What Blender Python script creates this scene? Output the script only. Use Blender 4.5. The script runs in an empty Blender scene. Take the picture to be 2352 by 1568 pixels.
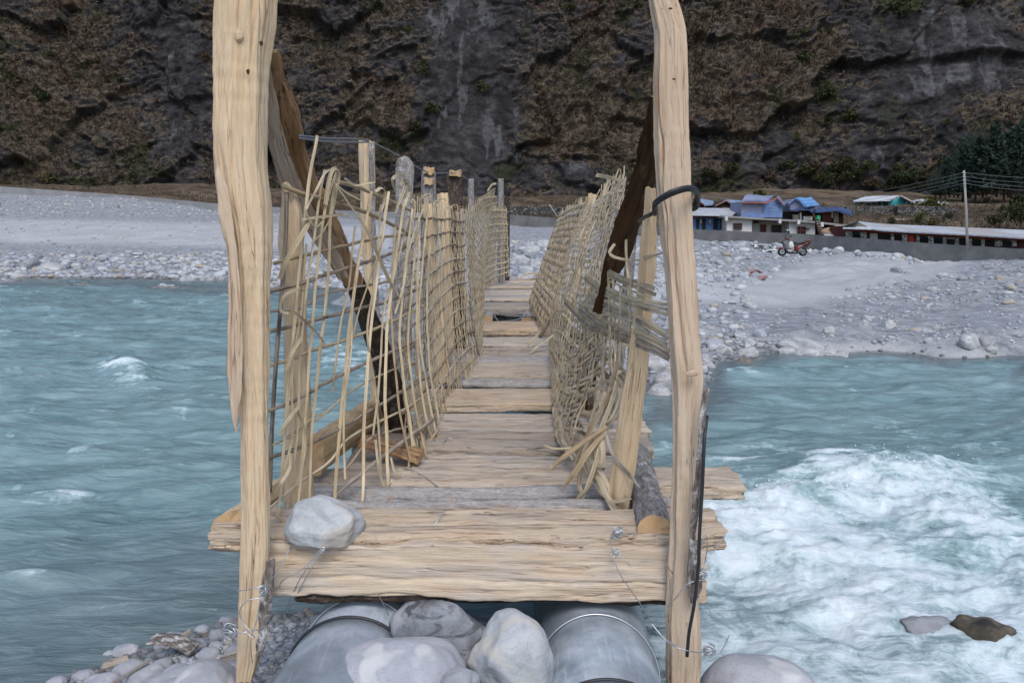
import bpy, math, random
import numpy as np
from mathutils import Vector
R = np.random.RandomState(7)
random.seed(7)
S = bpy.context.scene
COL = S.collection
# ---------------------------------------------------------------- camera
FPX = 1849.0                 # focal length in units of a 2352 px wide frame
PITCH = math.radians(7.52)
CP, SP = math.cos(PITCH), math.sin(PITCH)
CZ = 2.0                     # eye height above the river
cam_d = bpy.data.cameras.new('camera'); cam = bpy.data.objects.new('camera', cam_d); COL.objects.link(cam)
cam_d.sensor_width = 36.0; cam_d.lens = 36.0 * FPX / 2352.0
cam.location = (0, 0, CZ); cam.rotation_euler = (math.radians(90) - PITCH, 0, 0)
cam_d.clip_start = 0.05; cam_d.clip_end = 2000
S.camera = cam

def ray(px, py):
    cx = (np.asarray(px, float) - 1176) / FPX; cy = (784 - np.asarray(py, float)) / FPX
    return cx, CP + cy * SP, -SP + cy * CP
def P(px, py, Y):
    x, y, z = ray(px, py); t = Y / y
    return np.stack([x * t, y * t + 0 * x, CZ + z * t], -1)
def PZ(px, py, zabs=0.0):
    x, y, z = ray(px, py); t = (zabs - CZ) / z
    return np.stack([x * t, y * t, CZ + z * t], -1)
def proj(V):
    V = np.asarray(V, float); x = V[..., 0]; y = V[..., 1]; z = V[..., 2] - CZ
    f = y * CP - z * SP; u = y * SP + z * CP
    f = np.maximum(f, 0.05)
    return 1176 + FPX * x / f, 784 - FPX * u / f
def ydeck(py):
    _, y, z = ray(0, py)
    return -1.0644 / (z / y - 0.02477)
def zdeck(Y):
    return CZ - 1.0644 + 0.02477 * Y

# ---------------------------------------------------------------- noise
_pr = np.random.RandomState(3).permutation(256); _pt = np.concatenate([_pr, _pr, _pr])
_g = np.random.RandomState(5).normal(size=(256, 3)); _g /= np.linalg.norm(_g, axis=1)[:, None]
def perlin(x, y, z=0.0):
    x, y, z = np.broadcast_arrays(np.asarray(x, float), np.asarray(y, float), np.asarray(z, float))
    xi = np.floor(x).astype(int); yi = np.floor(y).astype(int); zi = np.floor(z).astype(int)
    xf = x - xi; yf = y - yi; zf = z - zi
    u = xf**3 * (xf * (xf * 6 - 15) + 10); v = yf**3 * (yf * (yf * 6 - 15) + 10); w = zf**3 * (zf * (zf * 6 - 15) + 10)
    def gr(dx, dy, dz):
        h = _pt[(_pt[(_pt[(xi + dx) & 255] + yi + dy) & 255] + zi + dz) & 255]
        g = _g[h]
        return g[..., 0] * (xf - dx) + g[..., 1] * (yf - dy) + g[..., 2] * (zf - dz)
    l = lambda a, b, t: a + t * (b - a)
    return l(l(l(gr(0,0,0), gr(1,0,0), u), l(gr(0,1,0), gr(1,1,0), u), v),
             l(l(gr(0,0,1), gr(1,0,1), u), l(gr(0,1,1), gr(1,1,1), u), v), w) * 1.5
def fbm(x, y, z=0.0, o=4, gain=0.5, lac=2.03):
    s = 0; a = 1; f = 1
    for i in range(o):
        s = s + a * perlin(x * f + 17.3 * i, y * f - 9.1 * i, np.asarray(z) * f + 4.7 * i); a *= gain; f *= lac
    return s
def ridged(x, y, z=0.0, o=4, gain=0.5):
    s = 0; a = 1; f = 1
    for i in range(o):
        s = s + a * (1 - 2 * np.abs(perlin(x * f + 11.7 * i, y * f + 3.1 * i, np.asarray(z) * f))); a *= gain; f *= 2.07
    return s
_ch = np.random.RandomState(11).uniform(size=(4096, 8))
def cells(x, y, seed=0):
    """broken-rock cells: random values of the nearest jittered seed and the offset from it"""
    xi = np.floor(x).astype(int); yi = np.floor(y).astype(int); best = np.full(np.shape(x), 9.0); idb = np.zeros(np.shape(x), int); ox = np.zeros(np.shape(x)); oy = np.zeros(np.shape(x))
    for a in (-1, 0, 1):
        for b in (-1, 0, 1):
            h = ((xi + a) * 73 + (yi + b) * 311 + seed * 977) & 4095; sx = xi + a + _ch[h, 0]; sy = yi + b + _ch[h, 1]; d = (x - sx)**2 + (y - sy)**2; m = d < best
            best = np.where(m, d, best); idb = np.where(m, h, idb); ox = np.where(m, x - sx, ox); oy = np.where(m, y - sy, oy)
    return _ch[idb], ox, oy
def sst(a, b, x):
    t = np.clip((np.asarray(x, float) - a) / (b - a), 0, 1); return t * t * (3 - 2 * t)

# ---------------------------------------------------------------- mesh building
def tag(o, label=None, cat=None, group=None, kind=None):
    if label: o['label'] = label
    if cat: o['category'] = cat
    if group: o['group'] = group
    if kind: o['kind'] = kind
    return o
def mesh_data(name, V, F, smooth=True, attrs=None, mats=None, midx=None):
    """V (n,3); F list of faces or arrays of quads/tris."""
    V = np.asarray(V, np.float32).reshape(-1, 3)
    me = bpy.data.meshes.new(name)
    if isinstance(F, np.ndarray): F = [F]
    if len(F) and isinstance(F[0], np.ndarray) and F[0].ndim == 2:
        loops = np.concatenate([f.ravel() for f in F]).astype(np.int32)
        tot = np.concatenate([np.full(len(f), f.shape[1], np.int32) for f in F])
    else:
        tot = np.array([len(f) for f in F], np.int32)
        loops = np.array([i for f in F for i in f], np.int32)
    st = np.zeros(len(tot), np.int32); st[1:] = np.cumsum(tot)[:-1]
    me.vertices.add(len(V)); me.vertices.foreach_set('co', V.ravel())
    me.loops.add(len(loops)); me.loops.foreach_set('vertex_index', loops)
    me.polygons.add(len(tot)); me.polygons.foreach_set('loop_start', st)
    try: me.polygons.foreach_set('loop_total', tot)
    except Exception: pass
    for m in (mats or []): me.materials.append(m)
    if midx is not None: me.polygons.foreach_set('material_index', np.asarray(midx, np.int32))
    me.update(calc_edges=True)
    me.polygons.foreach_set('use_smooth', np.full(len(tot), bool(smooth)))
    for k, (ty, arr) in (attrs or {}).items():
        a = me.attributes.new(k, ty, 'POINT')
        arr = np.asarray(arr, np.float32)
        a.data.foreach_set({'FLOAT': 'value', 'FLOAT_VECTOR': 'vector', 'FLOAT_COLOR': 'color'}[ty], arr.ravel())
    me.validate()
    return me
def link(name, me, parent=None):
    o = bpy.data.objects.new(name, me); COL.objects.link(o)
    if parent is not None: o.parent = parent
    return o
def empty(name, loc=(0, 0, 0)):
    o = bpy.data.objects.new(name, None); COL.objects.link(o); o.location = loc; o.empty_display_size = 0.1
    return o
def centred(V):
    V = np.asarray(V, float); c = V.mean(0).copy(); c[2] = V[:, 2].min(); return V - c, c
def put(name, V, F, mats, parent=None, smooth=True, attrs=None, midx=None, off=None):
    """mesh object with its origin at the base of its own geometry (a child's is kept relative to its parent Empty)."""
    if not isinstance(mats, (list, tuple)): mats = [mats]
    V = np.asarray(V, float)
    if parent is None:
        V, c = centred(V); o = link(name, mesh_data(name, V, F, smooth, attrs, mats, midx)); o.location = c
    else:
        V = V - np.array(parent['_org'] if '_org' in parent else parent.location)
        V2, c = centred(V)
        o = link(name, mesh_data(name, V2, F, smooth, attrs, mats, midx), parent); o.location = c
        o['_org'] = list(np.array(parent['_org'] if '_org' in parent else parent.location) + c)
    if parent is None: o['_org'] = list(o.location)
    return o
def thing(name, loc, label, cat, group=None, kind=None):
    o = empty(name, tuple(float(v) for v in loc)); o['_org'] = [float(v) for v in loc]
    return tag(o, label, cat, group, kind)

class MB:
    def __init__(s): s.V = []; s.F = []; s.n = 0; s.A = []
    def add(s, V, F, A=None):
        V = np.asarray(V, float); s.V.append(V)
        s.F += [tuple(int(i) + s.n for i in f) for f in F]; s.n += len(V)
        s.A.append(np.zeros((len(V), 3)) if A is None else A)
        return s
    def box(s, x0, x1, y0, y1, z0, z1):
        V = [(x, y, z) for z in (z0, z1) for y in (y0, y1) for x in (x0, x1)]
        return s.add(V, [(0,2,3,1),(4,5,7,6),(0,1,5,4),(2,6,7,3),(0,4,6,2),(1,3,7,5)])
    def prism(s, poly, Y, d, dx=0.0):
        """polygon of (px,py) (optionally (px,py,Y)) extruded d metres away from the river"""
        fr = np.array([P(p[0], p[1], p[2] if len(p) > 2 else Y) for p in poly]); n = len(fr)
        bk = fr + np.array([dx, d, 0])
        F = [tuple(range(n)), tuple(range(2*n-1, n-1, -1))] + [(i, i+n, (i+1) % n + n, (i+1) % n) for i in range(n)]
        return s.add(np.concatenate([fr, bk]), F)
    def tube(s, pts, rad, n=8, cap=True):
        V, F, A = tube_geo(pts, rad, n, cap); return s.add(V, F, A)
    def ribbon(s, pts, w, th, nrm):
        V, F, A = ribbon_geo(pts, w, th, nrm); return s.add(V, F, A)
    def done(s, name, mats, parent=None, smooth=False):
        if not s.n: return None
        return put(name, np.concatenate(s.V), s.F, mats, parent, smooth, {'gr': ('FLOAT_VECTOR', np.concatenate(s.A))})

def crom(pts, k):
    """Catmull-Rom resample of a polyline to k points (uniform in parameter length)"""
    p = np.asarray(pts, float)
    if len(p) == 2: return p[0] + (p[1] - p[0]) * np.linspace(0, 1, k)[:, None]
    d = np.linalg.norm(np.diff(p, axis=0), axis=1); t = np.concatenate([[0], np.cumsum(np.maximum(d, 1e-6))])
    m = np.zeros_like(p)
    m[1:-1] = (p[2:] - p[:-2]) / (t[2:] - t[:-2])[:, None]; m[0] = (p[1] - p[0]) / (t[1] - t[0]); m[-1] = (p[-1] - p[-2]) / (t[-1] - t[-2])
    q = np.linspace(0, t[-1], k); i = np.clip(np.searchsorted(t, q, side='right') - 1, 0, len(p) - 2)
    h = (t[i+1] - t[i]); s = (q - t[i]) / h; s = s[:, None]; h = h[:, None]
    return (2*s**3 - 3*s**2 + 1) * p[i] + (s**3 - 2*s**2 + s) * h * m[i] + (-2*s**3 + 3*s**2) * p[i+1] + (s**3 - s**2) * h * m[i+1]
def frames(C, ref):
    T = np.gradient(C, axis=0); T /= np.linalg.norm(T, axis=1)[:, None] + 1e-9
    ref = np.broadcast_to(np.asarray(ref, float), C.shape)
    A = ref - (ref * T).sum(1)[:, None] * T; A /= np.linalg.norm(A, axis=1)[:, None] + 1e-9
    B = np.cross(T, A); return T, A, B
def arclen(C):
    return np.concatenate([[0], np.cumsum(np.linalg.norm(np.diff(C, axis=0), axis=1))])
def tube_geo(pts, rad, n=8, cap=True):
    C = np.asarray(pts, float); K = len(C); T = np.gradient(C, axis=0); T /= np.linalg.norm(T, axis=1)[:, None] + 1e-9
    A = np.zeros_like(C); a = np.array([0.31, 0.2, 0.93]) if abs(T[0][2]) < .8 else np.array([.9, .3, .1])
    for i in range(K):
        a = a - (a @ T[i]) * T[i]; a = a / (np.linalg.norm(a) + 1e-9); A[i] = a
    B = np.cross(T, A); rad = np.broadcast_to(np.asarray(rad, float), (K,)); th = np.arange(n) * 2 * math.pi / n
    V = C[:, None] + rad[:, None, None] * (np.cos(th)[None, :, None] * A[:, None] + np.sin(th)[None, :, None] * B[:, None])
    L = arclen(C); o = R.uniform(-20, 20)
    G = np.stack([rad[:, None] * np.cos(th)[None] + 0 * L[:, None] + o, rad[:, None] * np.sin(th)[None] + 0 * L[:, None], np.repeat(L[:, None], n, 1)], -1)
    F = [(i*n + j, i*n + (j+1) % n, (i+1)*n + (j+1) % n, (i+1)*n + j) for i in range(K-1) for j in range(n)]
    if cap: F += [tuple(range(n-1, -1, -1)), tuple(range((K-1)*n, K*n))]
    return V.reshape(-1, 3), F, G.reshape(-1, 3)
def ribbon_geo(pts, w, th, nrm):
    C = np.asarray(pts, float); K = len(C)
    T, N, W = frames(C, nrm); w = np.broadcast_to(np.asarray(w, float), (K,))[:, None]
    q = [(-1, -1), (0, -1.25), (1, -1), (1, 1), (0, 1.1), (-1, 1)]
    V = np.stack([C + W * w * .5 * a + N * th * .5 * b for a, b in q], 1); n = 6
    L = arclen(C); o = R.uniform(-20, 20)
    G = np.stack([np.stack([o + a * w[:, 0] * .5, 0 * L + b * th, L], -1) for a, b in q], 1)
    F = [(i*n + j, i*n + (j+1) % n, (i+1)*n + (j+1) % n, (i+1)*n + j) for i in range(K-1) for j in range(n)]
    F += [tuple(range(n-1, -1, -1)), tuple(range((K-1)*n, K*n))]
    return V.reshape(-1, 3), F, G.reshape(-1, 3)

def resample(poly, n):
    p = np.asarray(poly + [poly[0]], float); t = arclen(p); q = np.linspace(0, t[-1], n, endpoint=False)
    return np.stack([np.interp(q, t, p[:, 0]), np.interp(q, t, p[:, 1])], -1)
def soften(p, k=1):
    for _ in range(k): p = .5 * p + .25 * np.roll(p, 1, 0) + .25 * np.roll(p, -1, 0)
    return p
SEC = {
 'polel': [(-1, .0), (-.55, -.85), (.0, -1), (.85, -.95), (1, -.6), (.8, .5), (-.2, 1), (-.8, .6)],
 'poler': [(-1, -.55), (-.9, -.9), (.55, -1), (1, -.45), (.9, .5), (.1, 1), (-.8, .6)],
 'rect': [(-1, -1), (1, -1), (1, 1), (-1, 1)],
 'wedge': [(-1, -.3), (-.35, -1), (1, -.7), (.9, .6), (-.2, 1)],
 'plank': [(-1, -.9), (-.9, -1), (.9, -1), (1, -.8), (1, .5), (.8, .95), (0, 1), (-.8, .9), (-1, .6)],
 'log': [(math.cos(a), math.sin(a)) for a in np.linspace(0, 2*math.pi, 24, endpoint=False)],
 'slab': [(-1, .3), (-.6, -.5), (0, -.9), (.6, -.6), (1, .2), (.5, .55), (0, .75), (-.5, .65)],
}
def beam(name, C, W, D, ref, sec, mat, parent=None, K=90, N=34, amp=.006, fine=.0025, seed=0, soft=1, edge=0.0, endmat=None, rough_end=.01, wob=0.0, twist=0.0, rings=False, cracks=0, crk=()):
    """split timber: a lofted cross section with fibres and dents along the grain; ref = width direction"""
    C = np.asarray(C, float); t0 = np.linspace(0, 1, len(C)); t = np.linspace(0, 1, K)
    CC = crom(C, K)
    W = np.interp(t, t0, np.broadcast_to(np.asarray(W, float), (len(C),))); D = np.interp(t, t0, np.broadcast_to(np.asarray(D, float), (len(C),)))
    T, A, B = frames(CC, ref); L = arclen(CC)
    q = soften(resample(SEC[sec], N), soft)
    if wob: CC = CC + A * (perlin(L * 1.7, seed, .5) * wob)[:, None] + B * (perlin(L * 1.9, seed, 7.5) * wob * .6)[:, None]
    tw = twist * (t - .5)
    a = q[None, :, 0] * np.cos(tw)[:, None] - q[None, :, 1] * np.sin(tw)[:, None]
    b = q[None, :, 0] * np.sin(tw)[:, None] + q[None, :, 1] * np.cos(tw)[:, None]
    a = a * W[:, None] * .5; b = b * D[:, None] * .5
    if edge:
        a = a + np.sign(q[None, :, 0]) * np.abs(q[None, :, 0])**3 * edge * fbm(L[:, None] * 5.1, np.sign(q[None, :, 0]) * 9.0 + seed, .3, 4)
    s = L[:, None] + 0 * a
    rr = np.sqrt(q[:, 0]**2 + q[:, 1]**2)[None]; da = q[None, :, 0] / rr; db = q[None, :, 1] / rr
    dsp = amp * (.55 * fbm(a * 12 + seed * 3.1, b * 12, s * 3.2, 3) + .35 * fbm(a * 45 + seed, b * 45, s * 4.5, 3)) + fine * fbm(a * 150 + seed, b * 150, s * 9, 3) - amp * .55 * np.maximum(0, ridged(a * 34, b * 34 + seed, s * 2.2 + .4 * perlin(s * 5, seed, 1), 2) - .8)
    for af, s0, ln, wd, dp in crk:
        fr = np.where(q[:, 1] < -.3, np.abs(q[:, 0] - af), 9).argmin() / N; dd = np.abs((np.linspace(0, 1, N, endpoint=False)[None] - fr + .004 * perlin(s * 3, seed, af * 7) + .5) % 1 - .5) * (W.mean() + D.mean()) * 1.6
        dsp = dsp - dp * np.exp(-(dd / wd)**2) * np.clip(1.2 - ((s / L[-1] - s0) / ln)**2, 0, 1)
    rc = np.random.RandomState(seed + 1); per = np.linspace(0, 1, N, endpoint=False)[None]; pm = arclen(q * [[W.mean() * .5, D.mean() * .5]])[-1]
    for _ in range(cracks):
        th0 = rc.uniform(); s0 = rc.uniform(0, L[-1]); ln = rc.uniform(.10, .55); wd = rc.uniform(.0022, .005); dp = rc.uniform(.004, .015)
        c0 = th0 + .012 / pm * perlin(s * 6, _ + seed, 2.5); dd = np.abs((per - c0 + .5) % 1 - .5) * pm
        dsp = dsp - dp * np.exp(-(dd / wd)**2) * np.clip(1 - ((s - s0) / ln)**2, 0, 1)
        if _ % 3 == 0: dsp = dsp - dp * .5 * sst(.0, .006, ((c0 - per + .5) % 1 - .5) * pm) * sst(.05, .0, ((c0 - per + .5) % 1 - .5) * pm - .012) * np.clip(1 - ((s - s0) / ln)**2, 0, 1)
    if rings: dsp = dsp + .35 * amp * perlin(s * 34 + 0 * a, seed, .2) * (perlin(s * 3, seed, 5) > 0)
    a2 = a + da * dsp; b2 = b + db * dsp
    V = CC[:, None] + A[:, None] * a2[..., None] + B[:, None] * b2[..., None]
    je = rough_end * (fbm(a[0] * 40, b[0] * 40 + seed, 1.1, 3)); V[0] += T[0] * je[:, None]; V[-1] += T[-1] * (rough_end * fbm(a[-1] * 40, b[-1] * 40 + seed, 5.1, 3))[:, None]
    o = R.uniform(-30, 30, 3)
    G = np.stack([a + o[0], b + o[1], s + o[2]], -1).reshape(-1, 3)
    V = V.reshape(-1, 3)
    F = [np.array([(i*N + j, i*N + (j+1) % N, (i+1)*N + (j+1) % N, (i+1)*N + j) for i in range(K-1) for j in range(N)])]
    caps = []; E = []; GE = []
    for ring, sg in ((0, -1), (K-1, 1)):
        base = len(V) + sum(len(e) for e in E)
        pr = V[ring*N:(ring+1)*N]; c = pr.mean(0)
        mid = c + (pr - c) * .55; E.append(np.concatenate([pr, mid, [c]]))
        g = np.concatenate([q * [[W[ring] * .5, D[ring] * .5]], q * [[W[ring] * .27, D[ring] * .27]], [[0, 0]]]); GE.append(np.concatenate([g, np.zeros((len(g), 1))], 1))
        for j in range(N):
            k = (j+1) % N; f = (base + j, base + k, base + N + k, base + N + j); h = (base + N + j, base + N + k, base + 2*N)
            caps.append(f if sg > 0 else f[::-1]); caps.append(h if sg > 0 else h[::-1])
    nq = len(F[0]); V = np.concatenate([V] + E); G = np.concatenate([G] + GE)
    faces = [tuple(f) for f in F[0]] + caps
    mi = [0] * nq + [1 if endmat else 0] * len(caps)
    return put(name, V, faces, [mat, endmat] if endmat else [mat], parent, True, {'gr': ('FLOAT_VECTOR', G)}, mi)
def pole_px(name, rows, sec, mat, ratio=.8, **kw):
    """upright timber from rows (py, x left, x right, distance)"""
    C = []; W = []
    for py, xl, xr, Y in rows:
        a = P(xl, py, Y); b = P(xr, py, Y); C.append((a + b) / 2); W.append(np.linalg.norm(a - b))
    W = np.array(W); C = np.array(C)
    L = arclen(C)
    # even spacing for the loft
    k = 24; q = np.linspace(0, L[-1], k); Tx = np.gradient(C[:, 0]) / np.maximum(np.linalg.norm(np.gradient(C, axis=0), axis=1), 1e-6); W = W * np.sqrt(np.clip(1 - Tx**2, .1, 1))
    C2 = np.stack([np.interp(q, L, C[:, i]) for i in range(3)], -1); W2 = np.interp(q, L, W)
    return beam(name, C2, W2, W2 * ratio, kw.pop('ref', (1, 0, 0)), sec, mat, **kw)
def ico(sub):
    t = (1 + 5**.5) / 2
    V = [(-1,t,0),(1,t,0),(-1,-t,0),(1,-t,0),(0,-1,t),(0,1,t),(0,-1,-t),(0,1,-t),(t,0,-1),(t,0,1),(-t,0,-1),(-t,0,1)]
    F = [(0,11,5),(0,5,1),(0,1,7),(0,7,10),(0,10,11),(1,5,9),(5,11,4),(11,10,2),(10,7,6),(7,1,8),(3,9,4),(3,4,2),(3,2,6),(3,6,8),(3,8,9),(4,9,5),(2,4,11),(6,2,10),(8,6,7),(9,8,1)]
    V = [np.array(v) / np.linalg.norm(v) for v in V]
    for _ in range(sub):
        mid = {}; nf = []
        def m(a, b):
            k = (min(a, b), max(a, b))
            if k not in mid: v = V[a] + V[b]; mid[k] = len(V); V.append(v / np.linalg.norm(v))
            return mid[k]
        for a, b, c in F:
            x, y, z = m(a, b), m(b, c), m(c, a); nf += [(a, x, z), (b, y, x), (c, z, y), (x, y, z)]
        F = nf
    return np.array(V), np.array(F)
def cobble(sub, seed, p=2.5, rough=.10, flat=.25, cuts=3):
    """water-worn stone: a rounded block with soft flats"""
    r = np.random.RandomState(seed); V, F = ico(sub); s = 1 / (np.abs(V)**p).sum(1)**(1 / p)
    for _ in range(cuts):
        n = r.normal(size=3); n /= np.linalg.norm(n); d = r.uniform(.62, .9); k = (V * s[:, None]) @ n; over = np.maximum(0, k - d); s = s * (1 - flat * 2.2 * over)
    s = s * (1 + rough * fbm(V[:, 0] * .9 + seed, V[:, 1] * .9, V[:, 2] * .9, 2) + rough * .10 * fbm(V[:, 0] * 4, V[:, 1] * 4 + seed, V[:, 2] * 4, 4))
    return V * s[:, None], F
def rock_shape(sub, seed, cuts=7, rough=.12, soft=.5):
    r = np.random.RandomState(seed); V, F = ico(sub); V = V.copy()
    s = np.ones(len(V))
    for _ in range(cuts):
        n = r.normal(size=3); n /= np.linalg.norm(n); d = r.uniform(.55, .92); k = V @ n
        lim = np.where(k > 1e-3, d / np.maximum(k, 1e-3), 9); s = np.minimum(s, np.where(lim < s, lim + (s - lim) * soft * .35, s))
    s = s * (1 + rough * fbm(V[:, 0] * 1.6 + seed, V[:, 1] * 1.6, V[:, 2] * 1.6, 3) + rough * .25 * fbm(V[:, 0] * 6, V[:, 1] * 6 + seed, V[:, 2] * 6, 3))
    return V * s[:, None], F
# ---------------------------------------------------------------- materials
class NT:
    def __init__(s, name, rough=.7, spec=.3):
        s.m = bpy.data.materials.new(name); s.m.use_nodes = True; s.t = s.m.node_tree
        s.b = s.t.nodes['Principled BSDF']; s.b.inputs['Roughness'].default_value = rough
        s.b.inputs['Specular IOR Level'].default_value = spec
    def n(s, ty, **kw):
        x = s.t.nodes.new(ty)
        for k, v in kw.items(): setattr(x, k, v)
        return x
    def l(s, a, b): s.t.links.new(a, b)
    def put(s, sock, v):
        if hasattr(v, 'is_linked'): s.l(v, sock)
        else: sock.default_value = v
    def attr(s, name, out='Vector'):
        x = s.n('ShaderNodeAttribute'); x.attribute_name = name; return x.outputs[out]
    def coord(s, w='Object'): return s.n('ShaderNodeTexCoord').outputs[w]
    def pos(s): return s.n('ShaderNodeNewGeometry').outputs['Position']
    def scale(s, v, sc):
        x = s.n('ShaderNodeVectorMath', operation='MULTIPLY'); s.l(v, x.inputs[0]); x.inputs[1].default_value = sc; return x.outputs[0]
    def noise(s, v, sc=1.0, d=4, r=.55, dist=0.0):
        x = s.n('ShaderNodeTexNoise'); s.l(v, x.inputs['Vector']); x.inputs['Scale'].default_value = sc; x.inputs['Detail'].default_value = d
        x.inputs['Roughness'].default_value = r; x.inputs['Distortion'].default_value = dist; return x.outputs['Fac']
    def vor(s, v, sc=1.0, f='F1'):
        x = s.n('ShaderNodeTexVoronoi', feature=f); s.l(v, x.inputs['Vector']); x.inputs['Scale'].default_value = sc; return x.outputs['Distance']
    def ramp(s, fac, st, interp='LINEAR'):
        x = s.n('ShaderNodeValToRGB'); c = x.color_ramp; c.interpolation = interp
        while len(c.elements) < len(st): c.elements.new(.5)
        for e, (p, col) in zip(c.elements, st):
            e.position = p; e.color = (col, col, col, 1) if not hasattr(col, '__len__') else (*col, 1)
        s.l(fac, x.inputs['Fac']); return x.outputs['Color']
    def mix(s, fac, a, b, blend='MIX'):
        x = s.n('ShaderNodeMix', data_type='RGBA', blend_type=blend)
        s.put(x.inputs[0], fac)
        for sk, v in ((x.inputs[6], a), (x.inputs[7], b)):
            s.put(sk, v if hasattr(v, 'is_linked') else (*v, 1))
        return x.outputs[2]
    def math(s, op, a, b=0.0, clamp=False):
        x = s.n('ShaderNodeMath', operation=op, use_clamp=clamp); s.put(x.inputs[0], a); s.put(x.inputs[1], b); return x.outputs[0]
    def bump(s, h, st=.5, dist=.01):
        x = s.n('ShaderNodeBump'); x.inputs['Strength'].default_value = st; x.inputs['Distance'].default_value = dist
        s.l(h, x.inputs['Height']); s.l(x.outputs[0], s.b.inputs['Normal']); return s
    def col(s, c): s.put(s.b.inputs['Base Color'], c if hasattr(c, 'is_linked') else (*c, 1)); return s

def wood(name, lt, md, dk, streak, sk=.5, bump=.5, grey=None, stain=None):
    k = NT(name, .85, .12); v = k.attr('gr')
    wv = k.n('ShaderNodeVectorMath', operation='ADD'); k.l(v, wv.inputs[0])
    wn = k.n('ShaderNodeTexNoise'); k.l(k.scale(v, (10, 10, 4)), wn.inputs['Vector']); wn.inputs['Scale'].default_value = 1; wn.inputs['Detail'].default_value = 2
    k.l(k.scale(wn.outputs['Color'], (.006, .006, .0)), wv.inputs[1]); v2 = wv.outputs[0]
    big = k.noise(k.scale(v, (14, 14, 3.0)), 1, 4, .6); med = k.noise(k.scale(v2, (46, 46, 3.4)), 1, 7, .62, .6); fin = k.noise(k.scale(v2, (420, 420, 14)), 1, 3, .6); tiny = k.noise(k.scale(v, (200, 200, 60)), 1, 4, .7)
    c = k.ramp(med, [(.27, dk), (.43, md), (.62, lt)])
    c = k.mix(k.ramp(big, [(.35, .0), (.65, .6)]), c, lt)
    c = k.mix(k.ramp(k.noise(k.scale(v, (22, 22, 5)), 1, 3), [(.5, 0.0), (.75, .45)]), c, k.mix(1.0, c, (.86, .74, .62), 'MULTIPLY'))
    st = k.noise(k.scale(v2, (95, 95, 2.4)), 1, 3, .5)
    c = k.mix(k.ramp(st, [(.64 - .10 * sk, 0.0), (.74, .8)]), c, streak)
    c = k.mix(k.ramp(fin, [(.3, .35), (.55, .0)]), c, k.mix(1.0, c, (.70, .60, .52), 'MULTIPLY'))
    # hairline checks along the grain
    def lines(sc, off, w_):
        n_ = k.noise(k.scale(v2, sc), 1, 2, .5); return k.ramp(k.math('ABSOLUTE', k.math('SUBTRACT', n_, off)), [(0.0, 1.0), (w_, 0.0)])
    gate = k.ramp(k.noise(k.scale(v, (24, 24, 2.5)), 1, 3), [(.50, 0.0), (.58, 1.0)]); ck = k.math('MULTIPLY', k.math('MAXIMUM', lines((34, 34, 1.1), .5, .008), lines((80, 80, 2.0), .47, .010)), gate)
    c = k.mix(k.math('MULTIPLY', ck, .8), c, tuple(x * .45 for x in streak))
    if grey:
        g = k.noise(k.scale(v, (18, 18, 4)), 1, 5, .6); c = k.mix(k.ramp(g, [(.42, 0.0), (.62, .8)]), c, grey)
    if stain:
        g = k.noise(k.scale(v, (13, 13, 4.0)), 1, 5, .65); c = k.mix(k.ramp(g, [(.56, 0.0), (.66, .8)]), c, stain)
    c = k.mix(k.ramp(tiny, [(.28, .4), (.42, 0.0)]), c, k.mix(1.0, c, (.6, .55, .5), 'MULTIPLY'))
    rnd = k.n('ShaderNodeObjectInfo').outputs['Random']; c = k.mix(1.0, c, k.ramp(rnd, [(0, (.74, .71, .69)), (.2, (1.0, .94, .87)), (.4, (.86, .87, .90)), (.6, (1.10, 1.05, .98)), (.8, (.92, .84, .77)), (1, (.80, .79, .79))]) if grey else k.ramp(rnd, [(0, (.93, .92, .91)), (1, (1, 1, 1))]), 'MULTIPLY')
    k.col(c)
    h = k.math('SUBTRACT', k.math('ADD', k.math('MULTIPLY', fin, .45), k.math('ADD', k.math('MULTIPLY', med, .9), k.math('MULTIPLY', tiny, .3))), k.math('MULTIPLY', ck, .9)); k.bump(h, bump, .012)
    return k.m
M = {}
M['wood_pale'] = wood('pale_split_wood', (0.687, 0.551, 0.384), (0.606, 0.464, 0.298), (0.498, 0.350, 0.209), (0.362, 0.197, 0.104), .3, .45)
M['wood_pink'] = wood('pinkish_split_wood', (0.633, 0.517, 0.395), (0.563, 0.439, 0.319), (0.468, 0.345, 0.236), (0.373, 0.216, 0.124), .3, .45)
M['wood_bright'] = wood('fresh_split_wood', (0.722, 0.577, 0.391), (0.641, 0.481, 0.303), (0.523, 0.359, 0.204), (0.416, 0.236, 0.116), .4, .5)
M['wood_deck'] = wood('trodden_deck_wood', (0.637, 0.574, 0.493), (0.549, 0.480, 0.401), (0.398, 0.314, 0.238), (0.266, 0.145, 0.079), .6, 1.0, grey=(0.435, 0.422, 0.411))
M['wood_deck_warm'] = wood('warm_deck_wood', (0.655, 0.574, 0.467), (0.575, 0.484, 0.373), (0.425, 0.314, 0.215), (0.301, 0.151, 0.070), .6, 1.0, grey=(0.496, 0.447, 0.392))
M['wood_front'] = wood('front_beam_wood', (0.673, 0.610, 0.503), (0.601, 0.527, 0.425), (0.461, 0.368, 0.271), (0.319, 0.181, 0.102), .3, .6, grey=(0.533, 0.519, 0.493))
M['wood_deck_grey'] = wood('dusty_deck_wood', (0.496, 0.465, 0.420), (0.415, 0.383, 0.345), (0.275, 0.240, 0.205), (0.195, 0.127, 0.094), .5, 1.0, grey=(0.406, 0.414, 0.425))
M['wood_brown'] = wood('brown_split_wood', (.46, .30, .17), (.34, .195, .095), (.20, .10, .045), (.12, .052, .022), .7, .9, stain=(.50, .41, .30))
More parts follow.
